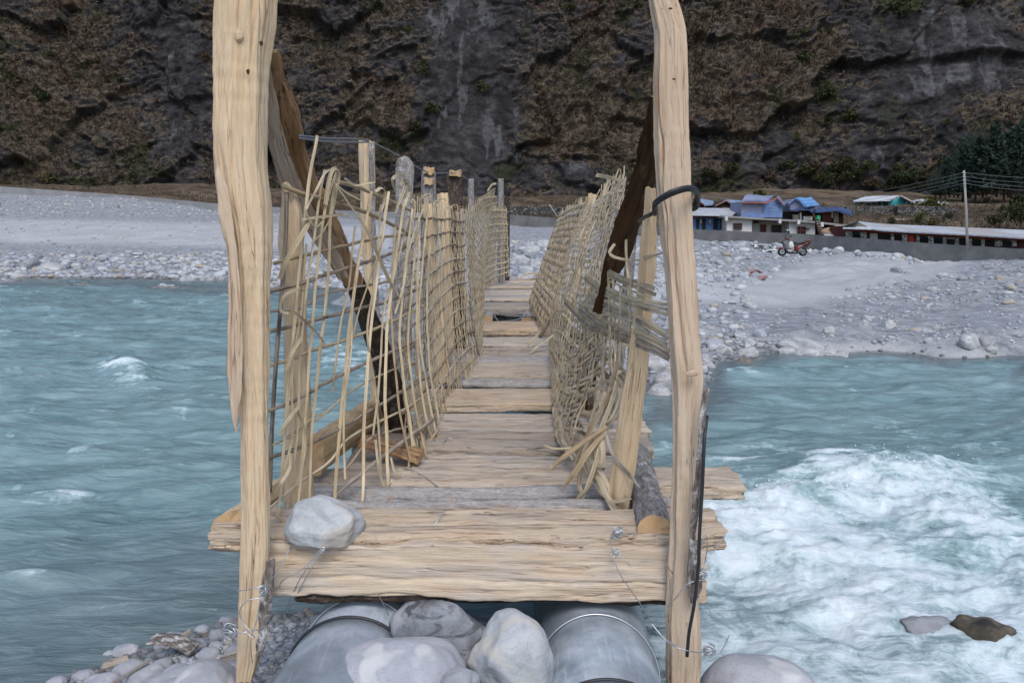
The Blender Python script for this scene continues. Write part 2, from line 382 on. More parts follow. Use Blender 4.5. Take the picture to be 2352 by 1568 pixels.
M['wood_orange'] = wood('orange_split_wood', (.62, .48, .30), (.52, .37, .21), (.37, .22, .105), (.27, .13, .055), .5, .7)
M['wood_dark'] = wood('dark_burnt_wood', (.10, .058, .03), (.052, .03, .016), (.02, .013, .009), (.013, .009, .006), .5, .8, stain=(.21, .135, .075))
k = NT('end_grain', .85, .1); v = k.attr('gr'); ln = k.n('ShaderNodeVectorMath', operation='LENGTH'); k.l(v, ln.inputs[0])
w = k.math('SINE', k.math('ADD', k.math('MULTIPLY', ln.outputs['Value'], 900.0), k.math('MULTIPLY', k.noise(v, 40, 3), 9.0)))
c = k.mix(k.ramp(w, [(.2, .55), (.9, 0.0)]), (.58, .40, .22), (.40, .235, .115)); c = k.mix(k.ramp(k.noise(v, 60, 4), [(.4, 0.0), (.6, .6)]), c, (.42, .30, .19))
k.col(c).bump(k.noise(v, 300, 3), .5, .004); M['end'] = k.m
def bark(name, a, b, c_, lich, la=.5, bump=.9):
    k = NT(name, .9, .1); v = k.attr('gr'); n1 = k.noise(k.scale(v, (60, 60, 18)), 1, 5, .65); n2 = k.noise(k.scale(v, (28, 28, 20)), 1, 4, .6); n3 = k.noise(k.scale(v, (150, 150, 70)), 1, 3)
    c = k.ramp(n1, [(.32, a), (.5, b), (.68, c_)])
    c = k.mix(k.ramp(n2, [(.5 + .1 * (1 - la), 0.0), (.66, .9)]), c, lich)
    c = k.mix(k.ramp(n3, [(.35, .7), (.5, 0.0)]), c, a)
    k.col(c).bump(k.math('ADD', n1, k.math('MULTIPLY', n3, .4)), bump, .012); return k.m
M['bark_grey'] = bark('grey_bark', (.10, .092, .088), (.24, .225, .215), (.36, .345, .335), (.46, .46, .46), .5)
M['bark_smooth'] = bark('smooth_grey_bark', (.21, .195, .185), (.33, .315, .305), (.42, .405, .40), (.36, .27, .22), .1, .5)
M['bark_dark'] = bark('dark_bark', (0.030, 0.022, 0.018), (0.068, 0.051, 0.041), (0.115, 0.095, 0.081), (0.176, 0.162, 0.149), .25)
M['bark_lichen'] = bark('lichened_bark', (.08, .06, .05), (.19, .165, .15), (.30, .285, .27), (.62, .62, .60), .9)
def cane(name, a, b, node, rough=.5):
    k = NT(name, rough, .35); v = k.attr('gr'); n1 = k.noise(k.scale(v, (150, 150, 5)), 1, 4); n2 = k.noise(k.scale(v, (30, 30, 9)), 1, 4)
    c = k.mix(k.ramp(n1, [(.3, 0.0), (.7, 1.0)]), a, b); c = k.mix(k.ramp(n2, [(.50, 0.0), (.66, .85)]), c, node)
    n3 = k.noise(k.scale(v, (900, 900, 2.5)), 1, 2); c = k.mix(k.ramp(n3, [(.36, .8), (.5, 0.0)]), c, tuple(x * .6 for x in node)); c = k.mix(1.0, c, k.ramp(k.n('ShaderNodeObjectInfo').outputs['Random'], [(0, (.74, .70, .64)), (.5, (.92, .90, .86)), (1, (1.04, 1.03, 1.0))]), 'MULTIPLY')
    k.col(c).bump(k.math('ADD', n1, n3), .5, .003); return k.m
M['cane_pale'] = cane('pale_cane', (0.551, 0.454, 0.290), (0.772, 0.669, 0.477), (0.397, 0.292, 0.171))
M['cane_tan'] = cane('tan_cane', (.44, .345, .21), (.60, .49, .32), (.26, .18, .11))
M['cane_grey'] = cane('weathered_cane', (0.488, 0.415, 0.310), (0.768, 0.672, 0.516), (0.251, 0.200, 0.141), .6)
M['cane_dry'] = cane('dry_straw_cane', (0.463, 0.382, 0.256), (0.683, 0.595, 0.438), (0.297, 0.230, 0.154), .6)
M['stick'] = cane('barked_stick', (0.329, 0.252, 0.191), (0.549, 0.450, 0.348), (0.085, 0.066, 0.058), .7)
M['stick_dark'] = cane('spotted_stick', (0.195, 0.152, 0.126), (0.540, 0.457, 0.357), (0.053, 0.043, 0.039), .7)
M['stick_grey'] = cane('grey_stick', (0.390, 0.342, 0.296), (0.610, 0.552, 0.487), (0.171, 0.138, 0.116), .7)
k = NT('rubber_cable', .45, .4); k.col((.022, .024, .028)); M['cable'] = k.m
k = NT('galvanised_wire', .35, .5); k.col((.50, .52, .55)); k.b.inputs['Metallic'].default_value = .85; M['wire'] = k.m
k = NT('grey_wire', .5, .4); k.col((.16, .17, .19)); M['wire_dark'] = k.m
# pipe
k = NT('weathered_grey_pipe', .38, .45); v = k.coord(); n1 = k.noise(v, 9, 6, .65); n2 = k.noise(k.scale(v, (60, 6, 60)), 1, 4, .7); n3 = k.noise(v, 2.4, 3)
c = k.ramp(n1, [(.34, (.165, .198, .232)), (.5, (.255, .298, .342)), (.66, (.345, .39, .435))]); c = k.mix(k.ramp(n2, [(.55, 0.0), (.66, .55)]), c, (.40, .42, .44)); c = k.mix(k.ramp(n3, [(.42, .6), (.56, 0.0)]), c, (.12, .135, .15))
c = k.mix(k.ramp(k.noise(v, 22, 3), [(.70, 0.0), (.76, .8)]), c, (.50, .49, .47)); c = k.mix(k.ramp(k.noise(k.scale(v, (7, 30, 7)), 1, 4), [(.72, 0.0), (.78, .7)]), c, (.10, .085, .075))
k.col(c); k.l(k.ramp(n1, [(.3, .32), (.7, .6)]), k.b.inputs['Roughness']); k.bump(n1, .12, .01); M['pipe'] = k.m
# stones: one material, each stone its own shade
def stone(name, rnd, coords='Object', sc=1.0, wet=True, bstr=.5):
    k = NT(name, .85, .2); v = k.coord(coords)
    if rnd == 'obj': r = k.n('ShaderNodeObjectInfo').outputs['Random']
    else: r = k.attr('tint', 'Fac')
    base = k.ramp(r, [(0, (.40, .42, .45)), (.18, (.33, .345, .37)), (.36, (.50, .51, .53)), (.52, (.36, .37, .385)), (.64, (.43, .42, .405)), (.74, (.45, .46, .48)), (.84, (.41, .365, .31)), (.92, (.25, .26, .28)), (1, (.54, .55, .56))], 'CONSTANT')
    n1 = k.noise(v, 3.2 * sc, 6, .6); n2 = k.noise(v, 34 * sc, 4, .65); n3 = k.noise(k.scale(v, (2.2, 2.2, 9)), sc, 4, .5, .8)
    c = k.mix(1.0, base, k.ramp(n1, [(.3, (.72, .73, .75)), (.5, (.98, .98, .98)), (.7, (1.2, 1.19, 1.17))]), 'MULTIPLY')
    c = k.mix(k.ramp(n3, [(.56, 0.0), (.7, .55)]), c, k.mix(1.0, c, (.66, .67, .70), 'MULTIPLY'))
    c = k.mix(k.ramp(n2, [(.35, .45), (.5, 0.0)]), c, k.mix(1.0, c, (.6, .6, .62), 'MULTIPLY'))
    if wet:
        z = k.n('ShaderNodeSeparateXYZ'); k.l(k.pos(), z.inputs[0]); zz = k.math('ADD', z.outputs[2], k.math('MULTIPLY', k.noise(k.pos(), 5, 2), -.16))
        c = k.mix(k.ramp(zz, [(0, .75), (.03, 0.0)]), c, k.mix(1.0, c, (.36, .34, .31), 'MULTIPLY'))
    k.col(k.mix(1.0, c, (.97, .985, 1.0), 'MULTIPLY')).bump(k.math('ADD', n1, k.math('MULTIPLY', n2, .35)), bstr, .03 / sc); return k.m
M['stone'] = stone('river_stone', 'obj')
M['pebble'] = stone('gravel_stone', 'att', 'Generated', 1.0)
def one_stone(name, a, b, c_, patch=None, dark=None, sc=8.0):
    k = NT(name, .82, .22); v = k.coord(); n1 = k.noise(v, sc, 6, .6, .5); n2 = k.noise(v, sc * 14, 4, .7); n3 = k.noise(k.scale(v, (1, 1, 3.5)), sc * .8, 5, .55, 1.2)
    c = k.ramp(n1, [(.36, a), (.5, b), (.64, c_)]); c = k.mix(k.ramp(n2, [(.34, .45), (.48, 0.0)]), c, tuple(x * .75 for x in a)); c = k.mix(k.ramp(k.noise(v, sc * 40, 3, .7), [(.58, 0.0), (.72, .5)]), c, tuple(min(.75, x * 1.25) for x in c_))
    if patch: c = k.mix(k.ramp(k.noise(v, sc * 1.1, 2, .4), [(.54, 0.0), (.60, .8)]), c, patch)
    if dark: c = k.mix(k.ramp(n3, [(.50, 0.0), (.6, .9)]), c, dark)
    k.col(c).bump(k.math('ADD', k.math('MULTIPLY', n1, .25), k.math('MULTIPLY', n2, .3)), .35, .008); return k.m
M['st_pale'] = one_stone('pale_boulder', (.30, .325, .345), (.42, .44, .455), (.50, .52, .53), (.50, .48, .43))
M['st_flat'] = one_stone('dusty_lilac_boulder', (.30, .31, .345), (.37, .38, .415), (.43, .44, .475), (.54, .54, .54))
M['st_dark'] = one_stone('banded_dark_boulder', (.13, .14, .16), (.23, .245, .27), (.36, .37, .40), None, (.07, .075, .085), 7)
M['st_deck'] = one_stone('speckled_deck_stone', (.30, .325, .335), (.42, .44, .45), (.50, .52, .525), (.44, .39, .34), None, 7)
M['st_far'] = one_stone('far_boulder', (.30, .31, .32), (.41, .42, .425), (.50, .50, .495), None, (.27, .275, .285), 1.6)
M['st_brown'] = one_stone('wet_brown_rock', (.05, .045, .035), (.10, .085, .06), (.17, .15, .12), None, (.03, .03, .03), 5)
M['st_grey'] = one_stone('grey_boulder', (.22, .23, .25), (.31, .32, .345), (.40, .41, .43), None, (.18, .185, .20), 4)
# ---------------------------------------------------------------- terrain heights
CTL = []
def cpt(px, py, Y): CTL.append(P(px, py, Y))
def cw(px, py, z=0.0): CTL.append(PZ(px, py, z))
def cr_(x, y, z): CTL.append(np.array([x, y, z], float))
# left shore and the bank above it
for px, py in ((-420, 636), (-200, 640), (0, 646), (180, 652), (360, 660), (520, 664), (640, 664), (760, 700), (840, 745), (900, 800)): cw(px, py, 0.0)
for px, py in ((-200, 652), (0, 659), (180, 665), (360, 673), (520, 680), (660, 690), (780, 760), (860, 830)): cw(px, py, -.35)
for row in (((-300, 600, 41), (0, 604, 41), (250, 610, 40), (520, 618, 39), (700, 620, 37), (860, 650, 29)),
            ((-300, 555, 54), (0, 560, 53), (250, 565, 51), (520, 560, 52), (760, 570, 47), (960, 590, 36)),
            ((-300, 500, 82), (0, 506, 80), (250, 515, 76), (520, 522, 72), (760, 535, 64), (1000, 548, 52)),
            ((-300, 462, 112), (0, 466, 110), (250, 468, 108), (520, 497, 95), (760, 508, 86), (1000, 520, 75)),
            ((-300, 440, 124), (0, 447, 122), (300, 458, 114), (520, 492, 104), (800, 508, 93), (1180, 524, 83))):
    for p in row: cpt(*p)
# spit that carries the far end of the bridge
for p in ((1000, 735, 14.0), (1120, 655, 13.8), (1200, 640, 14.0), (1290, 650, 14.0), (1210, 605, 18), (1210, 570, 27), (1220, 542, 48), (1220, 527, 70), (1360, 640, 17), (1420, 600, 26), (1450, 560, 50), (1450, 545, 72)): cpt(*p)
for px, py in ((980, 815), (1060, 900), (1200, 930), (1400, 955), (1530, 950), (1600, 915), (1640, 868), (1690, 832), (1800, 808), (1950, 812), (2150, 824), (2352, 852), (2600, 880)): cw(px, py, .0)
for px, py in ((960, 880), (1060, 990), (1200, 1030), (1400, 1050), (1560, 1020), (1660, 935), (1740, 885), (1900, 860), (2150, 880), (2400, 910)): cw(px, py, -.3)
for p in ((1480, 800, 13.2), (1560, 800, 12.6), (1560, 740, 15), (1620, 790, 14), (1600, 700, 20), (1600, 640, 29), (1600, 590, 45), (1600, 560, 62),
          (1700, 780, 14.2), (1750, 740, 16.8), (1760, 690, 22), (1760, 640, 31), (1740, 600, 44), (1700, 562, 62), (1720, 600, 46),
          (1850, 785, 14.0), (1850, 740, 17.0), (1850, 690, 23), (1850, 640, 32), (1840, 610, 45), (1820, 589, 56), (1860, 574, 62),
          (2050, 790, 13.8), (2050, 740, 17.0), (2050, 690, 23), (2050, 640, 31), (2010, 605, 45), (2000, 590, 54), (2100, 606, 51),
          (2250, 805, 13.1), (2250, 740, 16.7), (2250, 690, 22), (2250, 640, 31), (2230, 612, 42), (2200, 604, 48), (2300, 597, 46),
          (2500, 830, 12.2), (2500, 740, 16.2), (2500, 640, 29), (2500, 600, 44)): cpt(*p)
# behind the flood wall
for p in ((1640, 545, 76), (1800, 550, 76), (2000, 572, 66), (2200, 585, 57), (2400, 590, 53), (1650, 470, 110), (1850, 478, 100), (1960, 484, 97), (2100, 480, 97), (2300, 480, 95), (2450, 478, 95),
          (1900, 520, 84), (2000, 505, 86), (2150, 512, 80), (2300, 522, 74), (2450, 525, 72), (1650, 440, 140), (1900, 440, 140), (2200, 455, 130), (2400, 450, 130),
          (1180, 476, 100), (1400, 478, 100), (1180, 462, 125), (1400, 462, 125), (1000, 455, 130), (800, 445, 140), (600, 432, 145), (400, 424, 142), (250, 436, 138), (0, 428, 140), (-300, 420, 145), (520, 462, 116), (800, 474, 105)): cpt(*p)
# river bed
for px, py in ((0, 720), (300, 720), (0, 850), (300, 850), (500, 800), (0, 1000), (300, 1050), (500, 1000), (-300, 800), (-300, 1000), (700, 800), (800, 950), (1000, 1050), (1200, 1120), (1400, 1130), (1700, 1000), (2000, 950), (2300, 980), (1800, 1150), (2200, 1150), (1700, 1320), (2000, 1320), (2300, 1320), (2600, 1100), (0, 1200), (300, 1250), (500, 1250), (1000, 1250)): cw(px, py, -.9)
# near bank under the bridge head
for px, py in ((90, 1572), (330, 1492), (545, 1425), (700, 1400), (900, 1400), (1180, 1420)): cw(px, py, -.02)
for px, py in ((60, 1500), (300, 1430), (520, 1360), (800, 1340), (1200, 1340), (1500, 1400), (1660, 1470), (1800, 1560)): cw(px, py, -.35)
for q in ((-3.2, 2.7, .0), (-3.2, 1.9, .35), (-1.9, 2.6, .22), (-1.35, 2.8, .30), (-1.0, 2.5, .52), (-.85, 2.9, .36), (-.4, 2.8, .30), (0, 2.9, .3), (0, 2.3, .5), (.35, 2.6, .36), (.9, 2.5, .30), (1.0, 2.9, .08), (.6, 3.0, .12),
          (1.3, 2.4, .12), (1.7, 2.1, .05), (-1.2, 2.0, .62), (-2, 1.7, .55), (0, 1.6, .55), (1.2, 1.7, .4), (2.2, 1.6, .0), (3.5, 2.0, -.3)): cr_(*q)
CTL = np.array(CTL)
def _st(x, y):
    Ye = np.maximum(y, 1.7); return np.stack([np.clip(x / Ye, -3, 3) * 3.4, np.log(Ye) * 2.3], -1)
_C = _st(CTL[:, 0], CTL[:, 1]); _n = len(CTL)
def _ker(d): return np.sqrt(d * d + .0025)
_K = _ker(np.linalg.norm(_C[:, None] - _C[None], axis=-1)) - np.eye(_n) * .002
_zs = CTL[:, 2]; _yw = 1.0
_wts = np.linalg.solve(np.block([[_K, np.ones((_n, 1))], [np.ones((1, _n)), np.zeros((1, 1))]]), np.concatenate([_zs, [0]]))
def height0(x, y):
    x = np.asarray(x, float); y = np.asarray(y, float); sh = np.broadcast(x, y).shape
    q = _st(np.broadcast_to(x, sh).ravel(), np.broadcast_to(y, sh).ravel()); out = np.empty(len(q))
    for a in range(0, len(q), 20000):
        out[a:a+20000] = _ker(np.linalg.norm(q[a:a+20000, None] - _C[None], axis=-1)) @ _wts[:-1] + _wts[-1]
    return out.reshape(sh)
def hill_mask(x, y):            # 1 behind the flood wall
    return sst(0, 3, y - wall_y(x) - 1)
WALLP = np.array([P(a, b, Y) for a, b, Y in ((-420, 408, 131), (0, 428, 125), (300, 449, 116), (520, 470, 106), (800, 484, 95), (1180, 493, 85), (1400, 512, 78), (1600, 527, 71), (1860, 538, 63.5), (2100, 556, 54), (2352, 571, 48), (2700, 590, 41))])
def wall_y(x): return np.interp(x, WALLP[:, 0], WALLP[:, 1])
def height(x, y):
    z = height0(x, y); far = np.clip(y / 30, .15, 1.0)
    z = z + far * (.30 * fbm(x * .11, y * .11, 2.2, 3) + .09 * fbm(x * .7, y * .7, 5.1, 3)) * sst(-.1, .5, z) * np.where(y > 80, .6, 1)
    rt = sst(.02, .3, x / np.maximum(y, 3)) * sst(.05, .3, z) * (y < 75); z = z + rt * (.13 * ridged(x * .42, y * .42, 3.3, 3) - .08 + .05 * fbm(x * 1.3, y * 1.3, 6.1, 3)) * np.clip(y / 22, .5, 1.3)
    z = z + sst(2, 10, y - wall_y(x)) * (.45 * fbm(x * .09, y * .09, 4.4, 3) + .22 * fbm(x * .4, y * .4, 1.4, 3))
    z = z + .03 * fbm(x * 2.6, y * 2.6, 1.5, 3) * sst(-.1, .3, z)
    return z
NYg, NXg = 430, 360
yy = np.concatenate([np.linspace(-7, 1.4, 24)[:-1], np.exp(np.linspace(math.log(1.4), math.log(185), NYg))]); NY = len(yy)
ss = np.linspace(-1, 1, NXg)
Yg = np.repeat(yy[:, None], NXg, 1); Xg = ss[None] * np.maximum(yy * .92, 7.0)[:, None]
Zg = height(Xg, Yg)
def grid_faces(nr, nc):
    i = np.arange(nr - 1)[:, None] * nc + np.arange(nc - 1)[None]
    return np.stack([i, i + 1, i + nc + 1, i + nc], -1).reshape(-1, 4)
def ground_hit(px, py, n=260, y0=1.7, y1=150):
    """where the sight line through (px,py) meets the bank or the water"""
    px = np.atleast_1d(np.asarray(px, float)); py = np.atleast_1d(np.asarray(py, float))
    x, y, z = ray(px, py); Ys = np.exp(np.linspace(math.log(y0), math.log(y1), n)); t = Ys[None] / y[:, None]
    X = x[:, None] * t; Zr = CZ + z[:, None] * t
    H = height_fast(X, np.broadcast_to(Ys[None], X.shape))
    below = Zr < H; first = below.argmax(1); first = np.where(below.any(1), first, n - 1); k = np.maximum(first - 1, 0); ar = np.arange(len(px))
    d0 = Zr[ar, k] - H[ar, k]; d1 = Zr[ar, first] - H[ar, first]; f = np.clip(d0 / np.where(abs(d0 - d1) < 1e-9, 1, d0 - d1), 0, 1)
    Yh = Ys[k] + (Ys[first] - Ys[k]) * f; Xh = px * 0 + (px - 1176) / FPX * Yh / y
    return np.stack([Xh, Yh, height_fast(Xh, Yh)], -1)
def height_fast(x, y):
    fy = np.interp(y, yy, np.arange(NY)); s = np.clip(x / np.maximum(y * .92, 7.0), -1, 1); fx = (s + 1) * .5 * (NXg - 1)
    i = np.clip(fy.astype(int), 0, NY - 2); j = np.clip(fx.astype(int), 0, NXg - 2); a = fy - i; b = fx - j
    return (Zg[i, j] * (1-b) + Zg[i, j+1] * b) * (1-a) + (Zg[i+1, j] * (1-b) + Zg[i+1, j+1] * b) * a
soil = sst(-1, 1.5, Yg - np.vectorize(lambda a: a)(wall_y(Xg)))
pxg, pyg = proj(np.stack([Xg, Yg, Zg], -1))
# the packed dirt track winding down to the landing
tr = np.array([(2080, 605), (1960, 630), (1880, 655), (1760, 668), (1640, 662), (1520, 655)]); td = np.full(pxg.shape, 1e9)
for (a, b), (c, d) in zip(tr[:-1], tr[1:]):
    e = np.array([c - a, (d - b) * 3.2]); w0 = (pxg - a) * e[0] + (pyg - b) * 3.2 * e[1]; t = np.clip(w0 / (e @ e), 0, 1)
    td = np.minimum(td, np.hypot(pxg - a - t * (c - a), (pyg - b - t * (d - b)) * 3.2))
track = sst(170, 70, td + 25 * fbm(Xg * .4, Yg * .4, 3.3, 3)) * (Yg > 14)
sand = np.maximum(sst(.5, 1, np.exp(-((pyg - 535 - (pxg - 250) * .02) / 36)**2) * (pxg < 900) * 1.3), 0) * (Yg > 30)
strip = np.exp(-((pyg - np.interp(pxg, (1780, 1950, 2150, 2352), (795, 800, 808, 832))) / 13)**2) * (pxg > 1780) * (Yg < 25)
sand = np.maximum(np.maximum(sand, track), np.clip(strip, 0, 1))
k = NT('river_gravel', .92, .12); v = k.pos(); so = k.attr('soil', 'Fac'); sa = k.attr('sand', 'Fac')
n1 = k.noise(v, .35, 5); n2 = k.noise(v, 3.0, 6, .65); n3 = k.noise(v, 14, 5, .7)
g = k.ramp(n2, [(.34, (.19, .20, .218)), (.5, (.325, .335, .352)), (.62, (.43, .44, .455))]); g = k.mix(k.ramp(n3, [(.36, .55), (.52, 0.0)]), g, (.20, .21, .228))
g = k.mix(k.ramp(k.vor(v, 3.2), [(.10, .5), (.22, 0.0)]), g, (.50, .51, .52))
s_ = k.mix(k.ramp(n1, [(.4, 0.0), (.6, 1.0)]), (.47, .475, .485), (.41, .41, .415)); s_ = k.mix(k.ramp(n3, [(.3, .25), (.5, 0.0)]), s_, (.31, .315, .325))
g = k.mix(sa, k.mix(1.0, g, (.95, .95, .95), 'MULTIPLY'), s_)
z = k.n('ShaderNodeSeparateXYZ'); k.l(v, z.inputs[0]); wz = k.math('ADD', z.outputs[2], k.math('MULTIPLY', n2, -.02)); g = k.mix(k.ramp(wz, [(0, .8), (.02, 0.0)]), g, k.mix(1.0, g, (.42, .42, .41), 'MULTIPLY'))
e = k.ramp(k.noise(v, .30, 7, .72), [(.36, (.03, .026, .019)), (.45, (.085, .064, .042)), (.6, (.135, .10, .065)), (.75, (.10, .10, .05))]); e = k.mix(k.ramp(k.noise(v, 1.6, 6, .75), [(.38, .85), (.56, 0.0)]), e, (.028, .023, .018)); e = k.mix(k.ramp(k.noise(v, .16, 4, .6), [(.5, 0.0), (.62, .8)]), e, (.16, .125, .085))
g = k.mix(1.0, g, (.91, .925, .935), 'MULTIPLY')
k.col(k.mix(so, g, e)).bump(k.math('ADD', n2, k.math('MULTIPLY', n3, .5)), .7, .08); M['ground'] = k.m
V = np.stack([Xg, Yg, Zg], -1).reshape(-1, 3)
o = put('ground', V, grid_faces(NY, NXg), M['ground'], None, True, {'soil': ('FLOAT', soil.ravel()), 'sand': ('FLOAT', sand.ravel())}); tag(o, kind='structure')

# ---------------------------------------------------------------- river
NYw, NXw = 520, 640
yw = np.exp(np.linspace(math.log(1.6), math.log(46), NYw)); sx = np.linspace(-1, 1, NXw)
Yw = np.repeat(yw[:, None], NXw, 1); Xw = sx[None] * np.maximum(yw * .80, 3.2)[:, None]
pxw, pyw = proj(np.stack([Xw, Yw, 0 * Xw], -1))
def blob(px, py, rx, ry, rot=0.0, p=2):
    c, s = math.cos(rot), math.sin(rot); dx = pxw - px; dy = pyw - py
    return np.exp(-(((dx * c + dy * s) / rx)**2 + ((-dx * s + dy * c) / ry)**2))
rap = blob(1930, 1165, 330, 85, -.24) * .9 + blob(2230, 1190, 240, 90, .32) * .7 + blob(1790, 1290, 220, 120, -.3) * .95 + blob(2000, 1490, 480, 130) * .9 + blob(2330, 1430, 280, 180) * .6 + blob(1760, 1440, 190, 190) * 1.0 + blob(1650, 1270, 50, 130) * .8 + blob(1720, 1520, 190, 110) * 1.0 + blob(2100, 1330, 260, 60) * .45
rap = np.clip(rap * 1.12, 0, 1.1)
wm = sst(-.08, -.45, height_fast(Xw, Yw))           # calm right at the edges
u = Xw * .97 + Yw * .24; vv = -Xw * .24 + Yw * .97    # along / across the current
big = fbm(u * .22, vv * .55, .2, 3); mid = fbm(u * .75 + .6 * big, vv * 1.7, 3.2, 3); sm = fbm(u * 2.4, vv * 6.0, 7.1, 3)
Zw = .11 * big + .075 * mid + .020 * sm
crest = blob(1930, 1130, 280, 42, -.22) + .8 * blob(2200, 1160, 200, 50, .32) + .6 * blob(1740, 1215, 110, 40, -.35)
rag = fbm(Xw * 2.2, Yw * 2.2, 1.3, 5); ed = ridged(Xw * 2.8 + .3 * rag, Yw * 2.8, 2.2, 4)
Zw += .065 * np.clip(crest, 0, 1.2) + np.clip(rap, 0, 1) * (.038 * fbm(u * 1.8, vv * 3.0, 1.3, 4) + .022 * (ed - .6) + .012 * fbm(Xw * 11, Yw * 11, 1, 3)) + np.clip(crest, 0, 1) * .05 * np.maximum(0, fbm(Xw * 7, Yw * 7, 4, 3))
lb = [(290, 862, 62, 22, .25, 1.2), (330, 900, 110, 22, .4, .45), (350, 1020, 45, 26, .6, .62), (170, 1018, 90, 18, .12, .55), (120, 1112, 190, 24, .05, .72), (20, 1000, 60, 20, 0, .5), (800, 830, 95, 38, .1, 1.0), (900, 870, 120, 60, .3, .7), (430, 725, 60, 10, 0, .55), (180, 680, 70, 9, 0, .4), (760, 960, 120, 30, .2, .6),
      (480, 860, 60, 16, .2, .4), (260, 1455, 150, 8, -.42, .6), (1560, 1045, 130, 38, .1, .9), (1700, 1020, 170, 20, .05, .5), (660, 1372, 40, 12, 0, .8), (1500, 1150, 90, 60, 0, .7), (2000, 960, 300, 18, .05, .35), (2250, 1010, 200, 25, .1, .35), (200, 1240, 120, 14, .05, .3), (420, 1330, 60, 10, 0, .3), (650, 780, 60, 20, .1, .4)]
loc = np.zeros_like(Xw)
for a, b, rx, ry, ro, st in lb: loc = np.maximum(loc, st * blob(a, b, rx, ry, ro))
loc = loc * np.clip(.62 + .75 * fbm(u * 2.0, vv * 4.5, 5.5, 4), 0, 1.1)
Zw += .12 * blob(295, 858, 55, 20, .2) + .04 * loc + .05 * blob(800, 825, 90, 30)
caps = sst(.42, .95, mid * .8 + sm * .7 + .5 * big) * .55
foam = np.clip(rap * .95 * np.maximum(wm, .85) + (loc * .95 + caps * (pyw > 660)) * wm, 0, 1.2)
Zw *= (.25 + .75 * wm)
k = NT('glacial_water', .12, .5); v = k.pos(); fo = k.attr('foam', 'Fac')
mp = k.n('ShaderNodeMapping'); mp.inputs['Rotation'].default_value = (0, 0, -.24); mp.inputs['Scale'].default_value = (.55, 2.0, 1); k.l(v, mp.inputs['Vector']); sv = mp.outputs[0]
w1 = k.noise(sv, 1.3, 5, .6, .8); w2 = k.noise(sv, 5, 5, .65, .6); iso = k.noise(v, 4.2, 10, .74, .7); fine = k.noise(v, 30, 5, .75); lg = k.noise(v, 1.5, 4, .6, 1.0)
body = k.ramp(w1, [(.3, (.118, .198, .212)), (.5, (.172, .268, .282)), (.7, (.238, .345, .36))])
body = k.mix(k.ramp(w2, [(.48, 0.0), (.72, .55)]), body, (.34, .455, .48))
dz = k.attr('shallow', 'Fac'); body = k.mix(dz, body, k.mix(k.ramp(w2, [(.4, 0.0), (.65, 1.0)]), (.095, .125, .135), (.17, .21, .22)))
pat = k.math('ADD', k.math('MULTIPLY', iso, .75), k.math('MULTIPLY', w2, .55)); pat = k.math('ADD', pat, k.math('MULTIPLY', fine, .12))
st_ = k.noise(sv, 2.6, 6, .7, 1.0); pat = k.math('ADD', pat, k.math('ADD', k.math('MULTIPLY', k.math('SUBTRACT', st_, .5), .8), k.math('MULTIPLY', k.math('SUBTRACT', lg, .5), 1.0)))
pat = k.math('ADD', pat, k.math('MULTIPLY', k.math('SUBTRACT', iso, .5), .9))
ff = k.math('ADD', k.math('MULTIPLY', fo, .80), k.math('SUBTRACT', pat, 1.06))
veil = k.ramp(ff, [(0.0, 0.0), (.12, .35), (.42, .8)]); solid = k.ramp(ff, [(.20, 0.0), (.40, .4), (.75, .92)])
c = k.mix(veil, body, (.45, .585, .615)); c = k.mix(solid, c, (.73, .80, .84)); k.col(c)
k.l(k.ramp(ff, [(-.0, .16), (.2, .65)]), k.b.inputs['Roughness']); k.b.inputs['IOR'].default_value = 1.33
k.bump(k.math('ADD', k.math('MULTIPLY', w2, .7), k.math('ADD', k.math('MULTIPLY', k.noise(sv, 13, 3, .5), .22), k.math('MULTIPLY', k.math('MULTIPLY', iso, fo), .8))), .45, .10); M['water'] = k.m
sh = sst(-.75, -.04, height_fast(Xw, Yw)) * .9 * np.where(Xw > 0, 1, .8)
o = put('river_water', np.stack([Xw, Yw, Zw], -1).reshape(-1, 3), grid_faces(NYw, NXw), M['water'], None, True, {'foam': ('FLOAT', foam.ravel()), 'shallow': ('FLOAT', sh.ravel())}); tag(o, kind='structure')

# ---------------------------------------------------------------- cliff
cx_ = np.linspace(-135, 135, 860); ch = np.concatenate([np.linspace(-6, 58, 330), np.linspace(59, 95, 24)])
Hc, Xc = np.meshgrid(ch, cx_, indexing='ij')
base_y = np.interp(Xc, (-140, -60, 0, 40, 80, 140), (168, 162, 150, 148, 142, 138)) - 4 * np.exp(-((Xc - 25) / 14)**2)
lean = np.where(Hc > 0, Hc, 0)
Yc = base_y + .42 * lean
Zc = Hc * 1.0
wx = Xc + 3.0 * fbm(Xc / 13, Hc / 13, 3.1, 4, .6); wh = Hc + 3.0 * fbm(Xc / 13, Hc / 13, 8.4, 4, .6)
def crag(sx_, sh_, ang, amp, tilt, seed):
    c_, s_ = math.cos(ang), math.sin(ang); a_ = (wx * c_ + wh * s_) / sx_; b_ = (-wx * s_ + wh * c_) / sh_; r_, ox, oy = cells(a_ + 40, b_ + 40, seed)
    return amp * (r_[..., 2] - .5) * 2 + tilt * (ox * (r_[..., 3] - .5) * 2 - oy * (.10 + .8 * r_[..., 4])), r_
d0 = 3.4 * ridged(wx / 52, wh / 38, .7, 2)
k1, r1_ = crag(17, 13, .45, 1.6, 2.4, 1); k2, r2_ = crag(6.5, 5.0, -.35, .7, 1.1, 2); k3, r3_ = crag(2.4, 1.5, .3, .26, .5, 3)
d4 = .75 * fbm(Xc / 1.7, Hc / 1.2, 2.3, 4, .62)
cpx, cpy = proj(np.stack([Xc, Yc, Zc], -1))
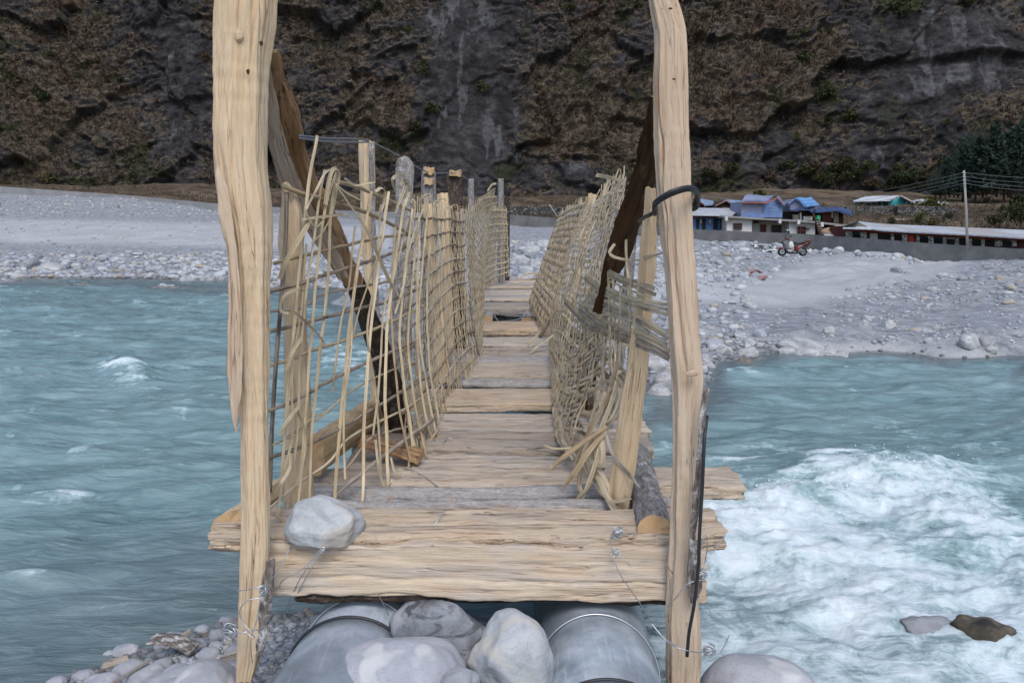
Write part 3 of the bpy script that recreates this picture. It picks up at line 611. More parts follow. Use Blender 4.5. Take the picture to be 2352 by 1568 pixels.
def cb(px, py, rx, ry, rot=0.0):
    c, s = math.cos(rot), math.sin(rot); dx = cpx - px; dy = cpy - py
    return np.exp(-(((dx * c + dy * s) / rx)**2 + ((-dx * s + dy * c) / ry)**2))
smooth = np.clip(cb(1090, 150, 110, 210) + cb(1080, 330, 90, 110) + cb(2200, 90, 190, 80) + cb(2180, 205, 150, 60, -.1) + cb(1985, 390, 60, 55) + .7 * cb(430, 330, 70, 130) + .6 * cb(420, 130, 60, 80) + .5 * cb(1000, 60, 60, 60) + cb(1325, 400, 40, 25), 0, 1)
rough_k = 1 - .72 * smooth
disp = d0 + k1 * (1 - .6 * smooth) + (k2 + k3) * rough_k + d4 * (1 - .6 * smooth)
# overhanging shelf on the right and a cave-like break above the road
ledge = lambda px, py, w, h: 3.2 * np.exp(-((cpx - px) / w)**2) * (sst(py + 4, py - 6, cpy) * np.exp(-np.maximum(0, py - cpy) / h))
disp += ledge(2230, 148, 150, 60) + 2.2 * ledge(1330, 365, 60, 40) / 3.2 + 2 * ledge(2010, 345, 60, 40) / 3.2
disp[1:-1] = .15 * disp[:-2] + .7 * disp[1:-1] + .15 * disp[2:]
Yc = Yc - disp; Zc = Zc + .25 * disp * (Hc > 0)
dYdh = np.gradient(Yc, axis=0) / np.maximum(np.gradient(Zc, axis=0), .05)
from_ledge = sst(.15, 1.0, dYdh)
gm = fbm(Xc / 9, Hc / 7, 5.5, 4)
grass = .50 + .42 * (from_ledge - .45) + .30 * gm + .55 * (r2_[..., 5] - .5) + .35 * (r1_[..., 5] - .5) - .85 * smooth - .28 * (r3_[..., 6] > .72) + .45 * (cb(1390, 190, 150, 190) + cb(1330, 320, 110, 60) + cb(1760, 130, 160, 150) + cb(2200, 190, 160, 30) * .0 + cb(2260, 250, 140, 40) + cb(200, 260, 230, 200) * .5 + cb(760, 200, 130, 120) * .4 + cb(2320, 60, 60, 50)) - .45 * cb(380, 140, 110, 110) - .3 * cb(1750, 400, 200, 60)
grass = np.clip(grass, 0, 1)
green = np.clip(.55 * sst(.15, .6, fbm(Xc / 6 + 5, Hc / 6, 9.5, 4)) + .55 * sst(250, 440, cpy) * sst(.0, .4, fbm(Xc / 8, Hc / 6, 1.5, 3)) + .6 * cb(1900, 230, 40, 60) + .6 * cb(2060, 40, 60, 50) + .5 * cb(1830, 360, 60, 60), 0, 1) * (1 - .6 * smooth)
rust = np.clip(sst(.25, .6, fbm(Xc / 7 - 9, Hc / 5, 3.5, 3)) * .7 + .7 * cb(930, 240, 60, 40) + .4 * cb(300, 60, 120, 40), 0, 1)
lich = np.clip(.25 + .9 * smooth * sst(-.1, .5, fbm(Xc / 2.2, Hc / 9, 6.5, 3)) + .8 * cb(1325, 395, 38, 26) + .55 * cb(1230, 170, 30, 30) + .8 * (cb(2170, 190, 70, 26, -.3)) + .5 * cb(2260, 60, 40, 60) + .4 * cb(2020, 260, 30, 70) + .5 * cb(1985, 380, 30, 40) + .35 * sst(.2, .6, fbm(Xc / 4, Hc / 4, 8.8, 3)), 0, 1)
k = NT('cliff_rock', .95, .08); v = k.pos(); ga = k.attr('grass', 'Fac'); gr_ = k.attr('green', 'Fac'); ru = k.attr('rust', 'Fac'); li = k.attr('lichen', 'Fac')
b1 = k.noise(v, .33, 10, .76); b2 = k.noise(k.scale(v, (.8, .8, .22)), 1, 8, .75); b3 = k.noise(v, 1.1, 7, .75); b4 = k.noise(k.scale(v, (.75, .75, 1.3)), 1, 9, .78)
rk = k.ramp(b1, [(.34, (.016, .0155, .0175)), (.5, (.034, .033, .036)), (.64, (.078, .075, .079))])
lm = k.math('ADD', k.math('MULTIPLY', li, .9), k.math('SUBTRACT', k.math('ADD', k.math('MULTIPLY', b2, 1.1), k.math('MULTIPLY', b3, .7)), 1.62)); rk = k.mix(k.ramp(lm, [(.0, 0.0), (.40, .8)]), rk, (.15, .155, .165))
gc = k.ramp(b4, [(.32, (.028, .023, .019)), (.46, (.074, .060, .045)), (.58, (.122, .099, .075)), (.72, (.175, .146, .11))]); gc = k.mix(k.math('MULTIPLY', ru, .6), gc, (.085, .048, .034));
gmk = k.math('ADD', ga, k.math('MULTIPLY', k.math('SUBTRACT', b3, .5), 1.5)); c = k.mix(k.ramp(gmk, [(.30, 0.0), (.60, 1.0)]), rk, gc)
gk2 = k.math('ADD', gr_, k.math('MULTIPLY', k.math('SUBTRACT', b1, .5), 1.2)); c = k.mix(k.ramp(gk2, [(.42, 0.0), (.62, .8)]), c, k.mix(k.ramp(b3, [(.4, 0.0), (.6, 1.0)]), (.014, .018, .010), (.04, .046, .02)))
k.col(c).bump(k.math('ADD', b1, k.math('MULTIPLY', b4, .8)), 1.0, .35); M['cliff'] = k.m
CV = np.stack([Xc, Yc, Zc], -1)
o = put('cliff', CV.reshape(-1, 3), grid_faces(*Xc.shape), M['cliff'], None, True, {'grass': ('FLOAT', grass.ravel()), 'green': ('FLOAT', green.ravel()), 'rust': ('FLOAT', rust.ravel()), 'lichen': ('FLOAT', lich.ravel())}); tag(o, kind='structure')
# tufts of dry grass on the ledges
def blades(pts, size, n, up=(0, -.55, .8), spread=.6, w=.09):
    m = len(pts); B = np.repeat(pts, n, 0); s = np.repeat(size, n)[:, None]
    d = R.normal(size=(m*n, 3)) * spread + np.array(up); d /= np.linalg.norm(d, axis=1)[:, None]
    sd = np.cross(d, R.normal(size=(m*n, 3))); sd /= np.linalg.norm(sd, axis=1)[:, None] + 1e-9
    L = s * R.uniform(.5, 1.1, (m*n, 1)); jit = R.normal(size=(m*n, 3)) * s * .22
    a = B + jit - sd * s * w; b = B + jit + sd * s * w; mm = B + jit + d * L * .55 + sd * s * w * .9; c = B + jit + d * L + np.array([0, 0, -.3]) * L * R.uniform(0, 1, (m*n, 1)); mm2 = B + jit + d * L * .55 - sd * s * w * .9
    Vv = np.stack([a, b, mm, mm2, c], 1).reshape(-1, 3); i = np.arange(m*n)[:, None] * 5
    return Vv, [np.concatenate([i, i+1, i+2, i+3], 1), np.concatenate([i+3, i+2, i+4], 1)]
def tinted(name, stops, rough=.9, spec=.1):
    k = NT(name, rough, spec); k.col(k.mix(k.ramp(k.noise(k.pos(), 2.0, 3), [(.3, .0), (.7, .55)]), k.ramp(k.attr('tint', 'Fac'), stops), tuple(x * .5 for x in stops[0][1]))); return k.m
M['dry_grass'] = tinted('dry_grass', [(0, (.048, .038, .03)), (.35, (.086, .068, .051)), (.6, (.125, .10, .074)), (.8, (.165, .138, .10)), (.9, (.085, .052, .04)), (1, (.06, .066, .035))])
vis = (cpx > -60) & (cpx < 2420) & (cpy > -40) & (cpy < 520); wgt = (grass**1.5 * vis).ravel() + 1e-9
idx = R.choice(len(wgt), 24000, p=wgt / wgt.sum()); pts = CV.reshape(-1, 3)[idx] + R.normal(size=(24000, 3)) * .12
sz = R.uniform(.3, 1.0, 24000)**1.2 * 1.15; Vt, Ft = blades(pts, sz, 5, w=.09)
clus = np.clip(.46 + .5 * fbm(pts[:, 0] / 4, pts[:, 2] / 3, 1.1, 3) + R.normal(size=24000) * .26, 0, .86); rsel = (rust.ravel()[idx] > .45) & (R.uniform(size=24000) < .5); clus[rsel] = .9; gsel = (green.ravel()[idx] > .5) & (R.uniform(size=24000) < .5); clus[gsel] = 1.0
o = put('dry_grass', Vt, Ft, M['dry_grass'], None, False, {'tint': ('FLOAT', np.repeat(clus, 25))}); tag(o, kind='stuff')

# spray thrown up along the breaking crest
q = np.random.RandomState(66); cr = np.clip(crest, 0, 1).ravel() * (foam.ravel() > .35) + 1e-9; ks = q.choice(len(cr), 420, p=cr**2 / (cr**2).sum()); b0 = np.stack([Xw.ravel()[ks], Yw.ravel()[ks], Zw.ravel()[ks]], -1)
b0 = b0 + np.stack([q.normal(size=420) * .05, q.normal(size=420) * .05, np.abs(q.normal(size=420)) * .035 + .004], -1); Vb, Fb = ico(1); rs = .0015 + .005 * q.uniform(size=420)**3
V = (b0[:, None] + Vb[None] * rs[:, None, None] * q.uniform(.6, 1.5, (420, 1, 3))).reshape(-1, 3); F = (Fb[None] + (np.arange(420) * len(Vb))[:, None, None]).reshape(-1, 3)
k = NT('spray_foam', .5, .4); k.col((.78, .84, .87)); o = put('spray', V, [F], k.m, None, True); tag(o, kind='stuff')
# ---------------------------------------------------------------- the two tall gate poles
def rows(Y, *r): return [(a, b, c, Y) for a, b, c in r]
def lerpY(r, y0, y1):
    p0, p1 = r[0][0], r[-1][0]; return [(a, b, c, y0 + (y1 - y0) * (a - p0) / (p1 - p0)) for a, b, c in r]
t = thing('bridge_pole', P(575, 1540, 2.4), 'tall pale split pole left of the bridge entrance, with a hanging sliver', 'pole', 'split poles flanking the bridge entrance')
beam_rows = rows(2.4, (-320, 500, 640), (-90, 494, 642), (0, 491, 632), (60, 489, 629), (120, 488, 616), (180, 490, 611), (300, 489, 608), (400, 494, 610), (460, 498, 617), (500, 507, 624), (540, 517, 623), (580, 523, 619), (650, 528, 616), (800, 536, 614), (950, 549, 616), (1100, 551, 620), (1250, 553, 622), (1330, 550, 614), (1480, 543, 603), (1560, 541, 583))
pole_px('shaft', beam_rows, 'polel', M['wood_pale'], .75, parent=t, K=300, N=150, amp=.006, fine=.0012, seed=3, soft=2, cracks=26, crk=((-.27, .20, .085, .004, .022), (.35, .16, .10, .003, .012), (-.55, .31, .07, .005, .02), (-.30, .50, .12, .0035, .018), (.1, .72, .14, .003, .012), (.55, .42, .1, .003, .01), (-.1, .9, .06, .004, .016)), endmat=M['end'], rings=True)
pole_px('sliver', rows(2.33, (372, 497, 501), (395, 492, 512), (470, 498, 534), (580, 521, 550), (700, 523, 556), (850, 525, 557), (960, 531, 552), (993, 541, 549)), 'slab', M['wood_pink'], .5, parent=t, K=90, N=26, amp=.006, seed=9, edge=.01)
pole_px('splinter', rows(2.37, (470, 500, 520), (530, 514, 528), (590, 522, 525)), 'slab', M['wood_pink'], .5, parent=t, K=30, N=14, amp=.003, seed=19)
pole_px('bark_strip', rows(2.385, (1285, 612, 630), (1330, 603, 630), (1400, 599, 625), (1460, 592, 618), (1505, 588, 602)), 'slab', M['bark_lichen'], .5, parent=t, K=50, N=22, amp=.007, seed=12, edge=.012)
for a, b, rr in ((548, 82, .012), (600, 100, .005), (570, 165, .005)):   # knots
    Vk, Fk = rock_shape(2, int(a), 3, .3); c = P(a, b, 2.345); put('knot', Vk * [rr, rr * .3, rr * 1.4] + c, Fk, M['wood_pale'] if rr > .01 else M['wood_dark'], t, attrs={'gr': ('FLOAT_VECTOR', Vk * .03)})
t = thing('bridge_pole', P(1575, 1640, 2.4), 'tall pinkish split pole right of the bridge entrance with black cable tied round it', 'pole', 'split poles flanking the bridge entrance')
pole_px('shaft', rows(2.4, (-300, 1468, 1520), (-90, 1478, 1538), (0, 1491, 1555), (45, 1498, 1567), (72, 1501, 1577), (90, 1505, 1579), (112, 1501, 1580), (150, 1502, 1580), (250, 1503, 1583), (400, 1508, 1589), (480, 1513, 1592), (560, 1522, 1595), (650, 1530, 1601), (760, 1537, 1608), (840, 1541, 1615), (880, 1547, 1617), (915, 1547, 1611), (960, 1547, 1606), (1100, 1546, 1604), (1250, 1540, 1602), (1400, 1531, 1610), (1450, 1530, 1621), (1500, 1530, 1622), (1568, 1532, 1613), (1660, 1532, 1600)), 'poler', M['wood_pink'], .7, parent=t, K=300, N=150, amp=.005, fine=.0012, seed=23, soft=2, cracks=24, crk=((.5, .2, .12, .0035, .014), (-.75, .32, .16, .003, .014), (0, .13, .07, .004, .012), (-.2, .42, .05, .006, .018), (.45, .47, .08, .004, .014), (.2, .75, .15, .003, .012)), endmat=M['end'], rings=True)
pole_px('bark_strip', rows(2.33, (893, 1614, 1632), (960, 1605, 1622), (1060, 1597, 1617), (1150, 1588, 1612), (1236, 1582, 1600)), 'slab', M['bark_lichen'], .5, parent=t, K=60, N=22, amp=.006, seed=32, edge=.008)
pole_px('bark_strip', rows(2.33, (1240, 1577, 1611), (1300, 1574, 1613), (1350, 1577, 1612), (1385, 1583, 1598)), 'slab', M['bark_lichen'], .4, parent=t, K=50, N=24, amp=.008, seed=42, edge=.012)
for a, b, rr in ((1540, 20, .005), (1548, 182, .0045), (1590, 858, .018)):
    Vk, Fk = rock_shape(2, int(a), 3, .3); c = P(a, b, 2.345); put('knot', Vk * [rr, rr * .25, rr * .6] + c, Fk, M['wood_dark'] if rr < .01 else M['wood_pink'], t, attrs={'gr': ('FLOAT_VECTOR', Vk * .03)})
# cables
def pxline(pts, k=40): return crom(np.array([P(a, b, Y) for a, b, Y in pts]), k)
m = MB(); m.tube(pxline([(1504, 492, 2.36), (1505, 470, 2.31), (1535, 450, 2.29), (1575, 436, 2.31), (1595, 440, 2.37), (1600, 452, 2.44), (1594, 470, 2.48)], 50), .0062, 10)
m.tube(pxline([(1503, 478, 2.40), (1507, 462, 2.31), (1540, 441, 2.275), (1580, 430, 2.29), (1600, 438, 2.36), (1604, 456, 2.43), (1596, 480, 2.49), (1555, 478, 2.53), (1510, 478, 2.47), (1503, 486, 2.42), (1494, 493, 2.44), (1482, 498, 2.5), (1468, 508, 2.62)], 90), .0062, 10)
tag(m.done('black_cable', M['cable'], None, True), 'black cable wound round the right entrance pole at fence height', 'cable')
m = MB(); m.tube(pxline([(1624, 955, 2.36), (1618, 1010, 2.31), (1613, 1120, 2.30), (1607, 1220, 2.29), (1604, 1300, 2.285), (1594, 1390, 2.285), (1583, 1450, 2.29), (1578, 1506, 2.30)], 60), .0052, 10)
tag(m.done('black_cable', M['cable'], None, True), 'black cable end hanging down the bark strip of the right entrance pole', 'cable')

# ---------------------------------------------------------------- pipes that carry the deck
def pipe(xa, xb, label, seed):
    t = thing('steel_pipe', (xa, 2.0, .4), label, 'pipe', 'grey pipes carrying the bridge deck')
    r = .192; ax = lambda Y: np.array([np.interp(Y, (1.2, 2.7, 13.6), (xa - .04, xb, xb)), Y, .612 + .0248 * (Y - 2.4)])
    def seg(name, Y0, Y1, rad, n=22, mat=M['pipe']):
        Yk = np.linspace(Y0, Y1, n); C = np.array([ax(y) for y in Yk]); th = np.arange(72) * 2 * math.pi / 72
        rr = rad * (1 + .006 * fbm(Yk[:, None] * 4, np.cos(th)[None] * 1.2, np.sin(th)[None] * 1.2 + seed, 3)); ri = rad * .93
        Vo = C[:, None] + np.stack([rr * np.cos(th)[None], 0 * rr, rr * np.sin(th)[None]], -1); Vi = C[[0, -1]][:, None] + np.stack([ri * np.cos(th), 0 * th, ri * np.sin(th)], -1)[None]
        Vv = np.concatenate([Vo.reshape(-1, 3), Vi.reshape(-1, 3)]); F = [(i*72 + j, i*72 + (j+1) % 72, (i+1)*72 + (j+1) % 72, (i+1)*72 + j) for i in range(n-1) for j in range(72)]
        b = n * 72; F += [(j, b + j, b + (j+1) % 72, (j+1) % 72) for j in range(72)] + [((n-1)*72 + j, (n-1)*72 + (j+1) % 72, b + 72 + (j+1) % 72, b + 72 + j) for j in range(72)]
        F += [(b + j, b + 72 + j, b + 72 + (j+1) % 72, b + (j+1) % 72) for j in range(72)]
        return put(name, Vv, F, mat, t, True)
    return t, ax, r, seg
def ring(name, ax, Y, rad, w, mat, parent, tilt=0.0, sh=0.0):
    th = np.linspace(0, 2 * math.pi, 73)[:-1]; c = ax(Y); pts = c + np.stack([rad * np.cos(th), tilt * np.sin(th) + sh * np.cos(th), rad * np.sin(th)], -1)
    m = MB(); n = 72; k = 8; T = np.roll(pts, -1, 0) - np.roll(pts, 1, 0); T /= np.linalg.norm(T, axis=1)[:, None]; A = pts - c; A /= np.linalg.norm(A, axis=1)[:, None]; B = np.cross(T, A); ph = np.arange(k) * 2 * math.pi / k
    Vv = pts[:, None] + w * (np.cos(ph)[None, :, None] * A[:, None] + np.sin(ph)[None, :, None] * B[:, None])
    F = [(i*k + j, i*k + (j+1) % k, ((i+1) % n)*k + (j+1) % k, ((i+1) % n)*k + j) for i in range(n) for j in range(k)]
    m.add(Vv.reshape(-1, 3), F); return m.done(name, mat, parent, True)
t, ax, r, seg = pipe(-.585, -.475, 'left grey pipe with a black rubber ring under the deck front', 1)
seg('pipe_length', 2.40, 13.5, r, 40); seg('pipe_socket', 1.2, 2.395, r + .010, 16)
ring('rubber_ring', ax, 2.385, r + .012, .006, M['cable'], t); axl = ax
tl = t
t, ax, r, seg = pipe(.27, .278, 'right grey pipe with a wire hoop, beside the pale rounded boulder', 2)
seg('pipe_length', 2.06, 13.5, r, 40); seg('pipe_socket', 1.2, 2.055, r + .010, 10)
ring('rubber_ring', ax, 2.045, r + .011, .005, M['cable'], t); axr = ax

# ---------------------------------------------------------------- stringers under the planks
for xs, yl, nm in ((-.33, 2.75, 'left'), (.36, 2.75, 'right')):
    Yk = np.linspace(yl, 13.45, 12); C = np.stack([xs + 0 * Yk, Yk, zdeck(Yk) - .052 - .052], -1)
    tag(beam('stringer_log', C, .10, .10, (1, 0, 0), 'log', M['bark_grey'], None, 90, 20, .006, seed=5, endmat=M['end'], wob=.02), f'long barked log running under the {nm} side of the deck', 'log', 'logs under the deck')
# ---------------------------------------------------------------- deck planks, near to far
def xat(px, py, Y): return float(P(px, py, Y)[0])
def plank(y0, y1, xl, xr, mat, label, th=.05, sec='plank', raise_=0.0, px=True, skew=0.0, K=150, N=60, edge=.026, seed=0, wob=.012, end=None, amp=.007, tilt=0.0, zt=0.0, name='deck_plank', gap=.022, cracks=14):
    Ya, Yb = float(ydeck(y0)), float(ydeck(y1)); Ym = (Ya + Yb) / 2; w = Yb - Ya - gap; pm = (y0 + y1) / 2
    if px: xl, xr = xat(xl, pm, Ym), xat(xr, pm, Ym)
    z = zdeck(Ym) - th / 2 + raise_ + R.uniform(-.016, .016)
    n = 9; u = np.linspace(0, 1, n); C = np.stack([xl + (xr - xl) * u, Ym + skew * (u - .5), z + zt * (u - .5)], -1)
    o = beam(name, C, w, th, (0, math.cos(tilt), math.sin(tilt)), sec, mat, None, K, N, amp, .003, seed or R.randint(1, 900), 1, edge, end or M['end'], .014, wob, R.uniform(-.14, .14), False, cracks if sec != 'log' else 3)
    return tag(o, label, 'plank' if 'plank' in name else 'log', 'planks and logs of the bridge deck')
C = np.stack([np.linspace(xat(622, 1300, 2.5), xat(1614, 1330, 2.5), 9), 2.505 + .0 * np.linspace(-1, 1, 9), np.linspace(.930, .905, 9)], -1)
o = beam('front_beam', C, .168, .10, (0, .16, 1), 'rect', M['wood_front'], None, 260, 120, .007, .0014, 77, 3, .010, M['end'], .02, .008, 0, False, 30)
bk = beam('bark_edge', np.array([(-.70, 2.47, .842), (-.2, 2.475, .838), (.25, 2.475, .832), (.58, 2.47, .826)]), .03, .03, (0, 0, 1), 'slab', M['bark_dark'], o, 120, 14, .008, seed=78, edge=.012); tag(o, 'thick split beam across the front edge of the deck, between the two tall poles', 'beam')
plank(1256, 1186, 508, 1648, M['wood_deck_warm'], 'wide split plank behind the front beam, its ends sticking out past both tall poles', .075, K=240, N=110, seed=11, amp=.012, edge=.02, raise_=.040, cracks=30, tilt=.06)
plank(1182, 1150, 660, 1420, M['bark_smooth'], 'smooth grey barked log just behind the first wide plank', .085, 'log', seed=12, wob=.02, name='deck_log', raise_=.022, edge=0, skew=.02, gap=.068)
plank(1152, 1118, 690, 1420, M['bark_smooth'], 'grey barked log with a reddish torn patch, second log from the front', .09, 'log', seed=13, wob=.025, name='deck_log', raise_=.026, edge=0, gap=.068)
plank(1118, 1068, 722, 1690, M['wood_deck_warm'], 'long split plank sticking out over the rapids on the right', .075, seed=14, amp=.011, raise_=.012, K=150)
# bark still on the outer end of that plank
m = xat(1602, 1095, 3.27)
tag(beam('bark_patch', np.array([(m, 3.152, zdeck(3.2) - .034), (m + .16, 3.150, zdeck(3.2) - .033)]), .062, .016, (0, 0, 1), 'slab', M['bark_grey'], None, 24, 16, .005, seed=4), 'grey bark left on the outer end of the long plank over the rapids', 'bark')
plank(1068, 1031, 800, 1470, M['wood_deck'], 'split plank with a wavy rear edge, third plank of the deck from the front', .06, seed=15, amp=.010)
plank(1031, 985, 822, 1488, M['wood_deck'], 'split plank whose cut end shows beside the bright right post', .065, seed=16, raise_=.008, amp=.010)
plank(985, 938, 850, 1480, M['wood_deck'], 'wide grooved plank at the foot of the left diagonal brace', .05, seed=17, amp=.009)
plank(937, 894, 905, 1450, M['wood_deck_warm'], 'warm coloured plank in front of the pair of dark thin logs', .06, seed=18, raise_=.010)
plank(894, 880, 915, 1440, M['bark_dark'], 'thin dark log across the deck, the nearer of a dark pair', .06, 'log', seed=19, name='deck_log', edge=0, wob=.02, raise_=-.01)
plank(880, 866, -.55, .60, M['bark_smooth'], 'thin grey log across the deck, the farther of a dark pair', .07, 'log', px=False, seed=20, name='deck_log', edge=0, wob=.02)
lab = ['pale plank beyond the thin dark logs', 'grey log between two plain planks in the middle of the deck', 'rippled plank in the middle of the deck', 'narrow plank two before the gap in the deck', 'plank just before the gap, with a straight sawn front face',
       ]
plank(866, 829, -.56, .57, M['wood_deck_warm'], lab[0], .055, px=False, seed=21)
plank(829, 813, -.55, .58, M['bark_smooth'], lab[1], .07, 'log', px=False, seed=22, name='deck_log', edge=0, wob=.02, raise_=.006)
plank(813, 792, -.52, .55, M['wood_deck'], lab[2], .055, px=False, seed=23, edge=.025)
plank(791, 766, -.55, .57, M['wood_deck'], lab[3], .055, px=False, seed=24, edge=.02, raise_=.004)
plank(765, 742, -.55, .56, M['wood_deck_warm'], lab[4], .085, px=False, seed=25, raise_=.035)
plank(717, 704, -.55, .56, M['wood_deck_grey'], 'raised grey plank with bark on its front edge, just beyond the gap', .11, px=False, seed=26, raise_=.045, edge=.03)
far = [704, 697, 690, 684, 678, 672, 666, 661, 656, 651, 646, 641, 637]
word = ['first', 'second', 'third', 'fourth', 'fifth', 'sixth', 'seventh', 'eighth', 'ninth', 'tenth', 'eleventh', 'last']
for i in range(12):
    mt = [M['wood_deck'], M['wood_deck_grey'], M['wood_deck_warm'], M['bark_smooth'], M['wood_deck']][i % 5]
    plank(far[i], far[i+1], -.52 + R.uniform(-.05, .05), .50 + R.uniform(-.05, .05), mt, f'far deck plank, {word[i]} one beyond the raised grey plank' if i < 11 else 'last deck plank, against the stones of the far landing', .06, px=False, K=60, N=22, raise_=.01 * R.uniform(0, 1.6) , edge=.02)
# log ends and cables in the gap
for a, b, rr in ((1120, 735, .055), (1213, 737, .075)):
    c = P(a, b, 8.6); tag(beam('gap_log', np.array([c, c + [0.02, .7, .02]]), rr * 2, rr * 2, (1, 0, 0), 'log', M['bark_smooth'], None, 20, 20, .004, endmat=M['end']), 'cut log end seen in the gap of the deck, ' + ('left one' if a < 1180 else 'right, larger one'), 'log', 'log ends in the gap')
m = MB()
for q in ([(1100, 758, 7.8), (1130, 742, 8.1), (1185, 735, 8.3), (1210, 722, 8.6)], [(1128, 690, 9.6), (1133, 720, 8.9), (1150, 745, 8.0), (1155, 752, 7.9)], [(1225, 722, 8.6), (1250, 740, 8.2), (1270, 752, 7.9)], [(1160, 725, 8.5), (1230, 728, 8.4)]): m.tube(pxline(q, 16), .009, 6)
tag(m.done('loose_cable', M['wire_dark'], None, True), 'dark cables crossing the gap in the deck', 'cable')
# side timbers left and right of the deck
o = beam('side_beam', pxline([(722, 1050, 3.10), (790, 998, 3.5), (880, 935, 4.2)], 12), np.array([.16, .15, .15]).repeat(4), .08, (.1, 0, 1), 'plank', M['wood_orange'], None, 70, 28, .008, seed=51, endmat=M['end'], edge=.015); tag(o, 'curved split beam along the left edge of the deck, seen through the cane lattice', 'beam')
o = beam('split_offcut', pxline([(830, 1012, 3.45), (890, 1025, 3.42), (965, 1050, 3.38)], 8), .10, .06, (0, 1, .3), 'wedge', M['wood_brown'], None, 40, 20, .008, seed=52, endmat=M['end']); tag(o, 'splintered brown offcut between deck and left beam', 'wood offcut')
o = beam('cut_log', pxline([(521, 1206, 2.60), (585, 1160, 2.85), (660, 1110, 3.15)], 8), .125, .085, (1, 0, .6), 'wedge', M['wood_pale'], None, 50, 26, .006, seed=53, endmat=M['end']); tag(o, 'split log lying slantwise behind the left pole, its cut end towards us', 'log')
o = beam('cut_log', pxline([(1502, 1218, 2.53), (1482, 1130, 2.95), (1462, 1040, 3.45)], 10), .115, .10, (1, 0, 0), 'log', M['bark_grey'], None, 60, 28, .006, seed=54, endmat=M['end'], wob=.01); tag(o, 'grey barked log along the right deck edge, its cut end facing us', 'log')
o = beam('lower_log', pxline([(1380, 1165, 2.90), (1560, 1172, 2.88)], 6), .09, .09, (0, 1, 0), 'log', M['bark_grey'], None, 40, 20, .006, seed=55, endmat=M['end']); tag(o, 'short barked log end below the long plank on the right', 'log')
# ---------------------------------------------------------------- braces and fence posts
t = thing('diagonal_brace', P(920, 985, 3.95), 'brown split brace leaning from the left pole down to the deck', 'brace', 'dark braces holding the entrance poles')
br = lerpY([(117, 611, 633), (150, 606, 647), (210, 606, 667), (280, 610, 687), (350, 622, 702), (420, 642, 728), (510, 690, 772), (590, 745, 808), (650, 782, 836), (680, 800, 850), (830, 850, 906), (940, 872, 936), (988, 888, 952)], 2.5, 3.92)
pole_px('split_length', br[:9], 'wedge', M['wood_brown'], .7, parent=t, K=130, N=40, amp=.009, seed=61, endmat=M['end'], edge=.012)
pole_px('pale_face', lerpY([(148, 606, 620), (210, 606, 632), (280, 608, 646), (350, 620, 668), (420, 640, 694), (510, 690, 738), (590, 745, 785), (640, 774, 806)], 2.53, 3.08), 'slab', M['wood_deck_warm'], .35, parent=t, K=90, N=30, amp=.006, seed=64, edge=.006)
pole_px('bark_length', br[8:], 'wedge', M['bark_dark'], .8, parent=t, K=80, N=32, amp=.009, seed=62, endmat=M['end'], edge=.01)
t = pole_px('diagonal_brace', lerpY([(222, 1495, 1507), (330, 1466, 1530), (450, 1432, 1502), (540, 1402, 1464), (610, 1382, 1436), (660, 1372, 1414), (715, 1358, 1396)], 2.58, 3.5), 'slab', M['wood_dark'], .45, K=120, N=36, amp=.007, seed=63, endmat=M['end'], edge=.012); tag(t, 'almost black bark slab leaning from the right pole behind the grey weave', 'brace', 'dark braces holding the entrance poles')
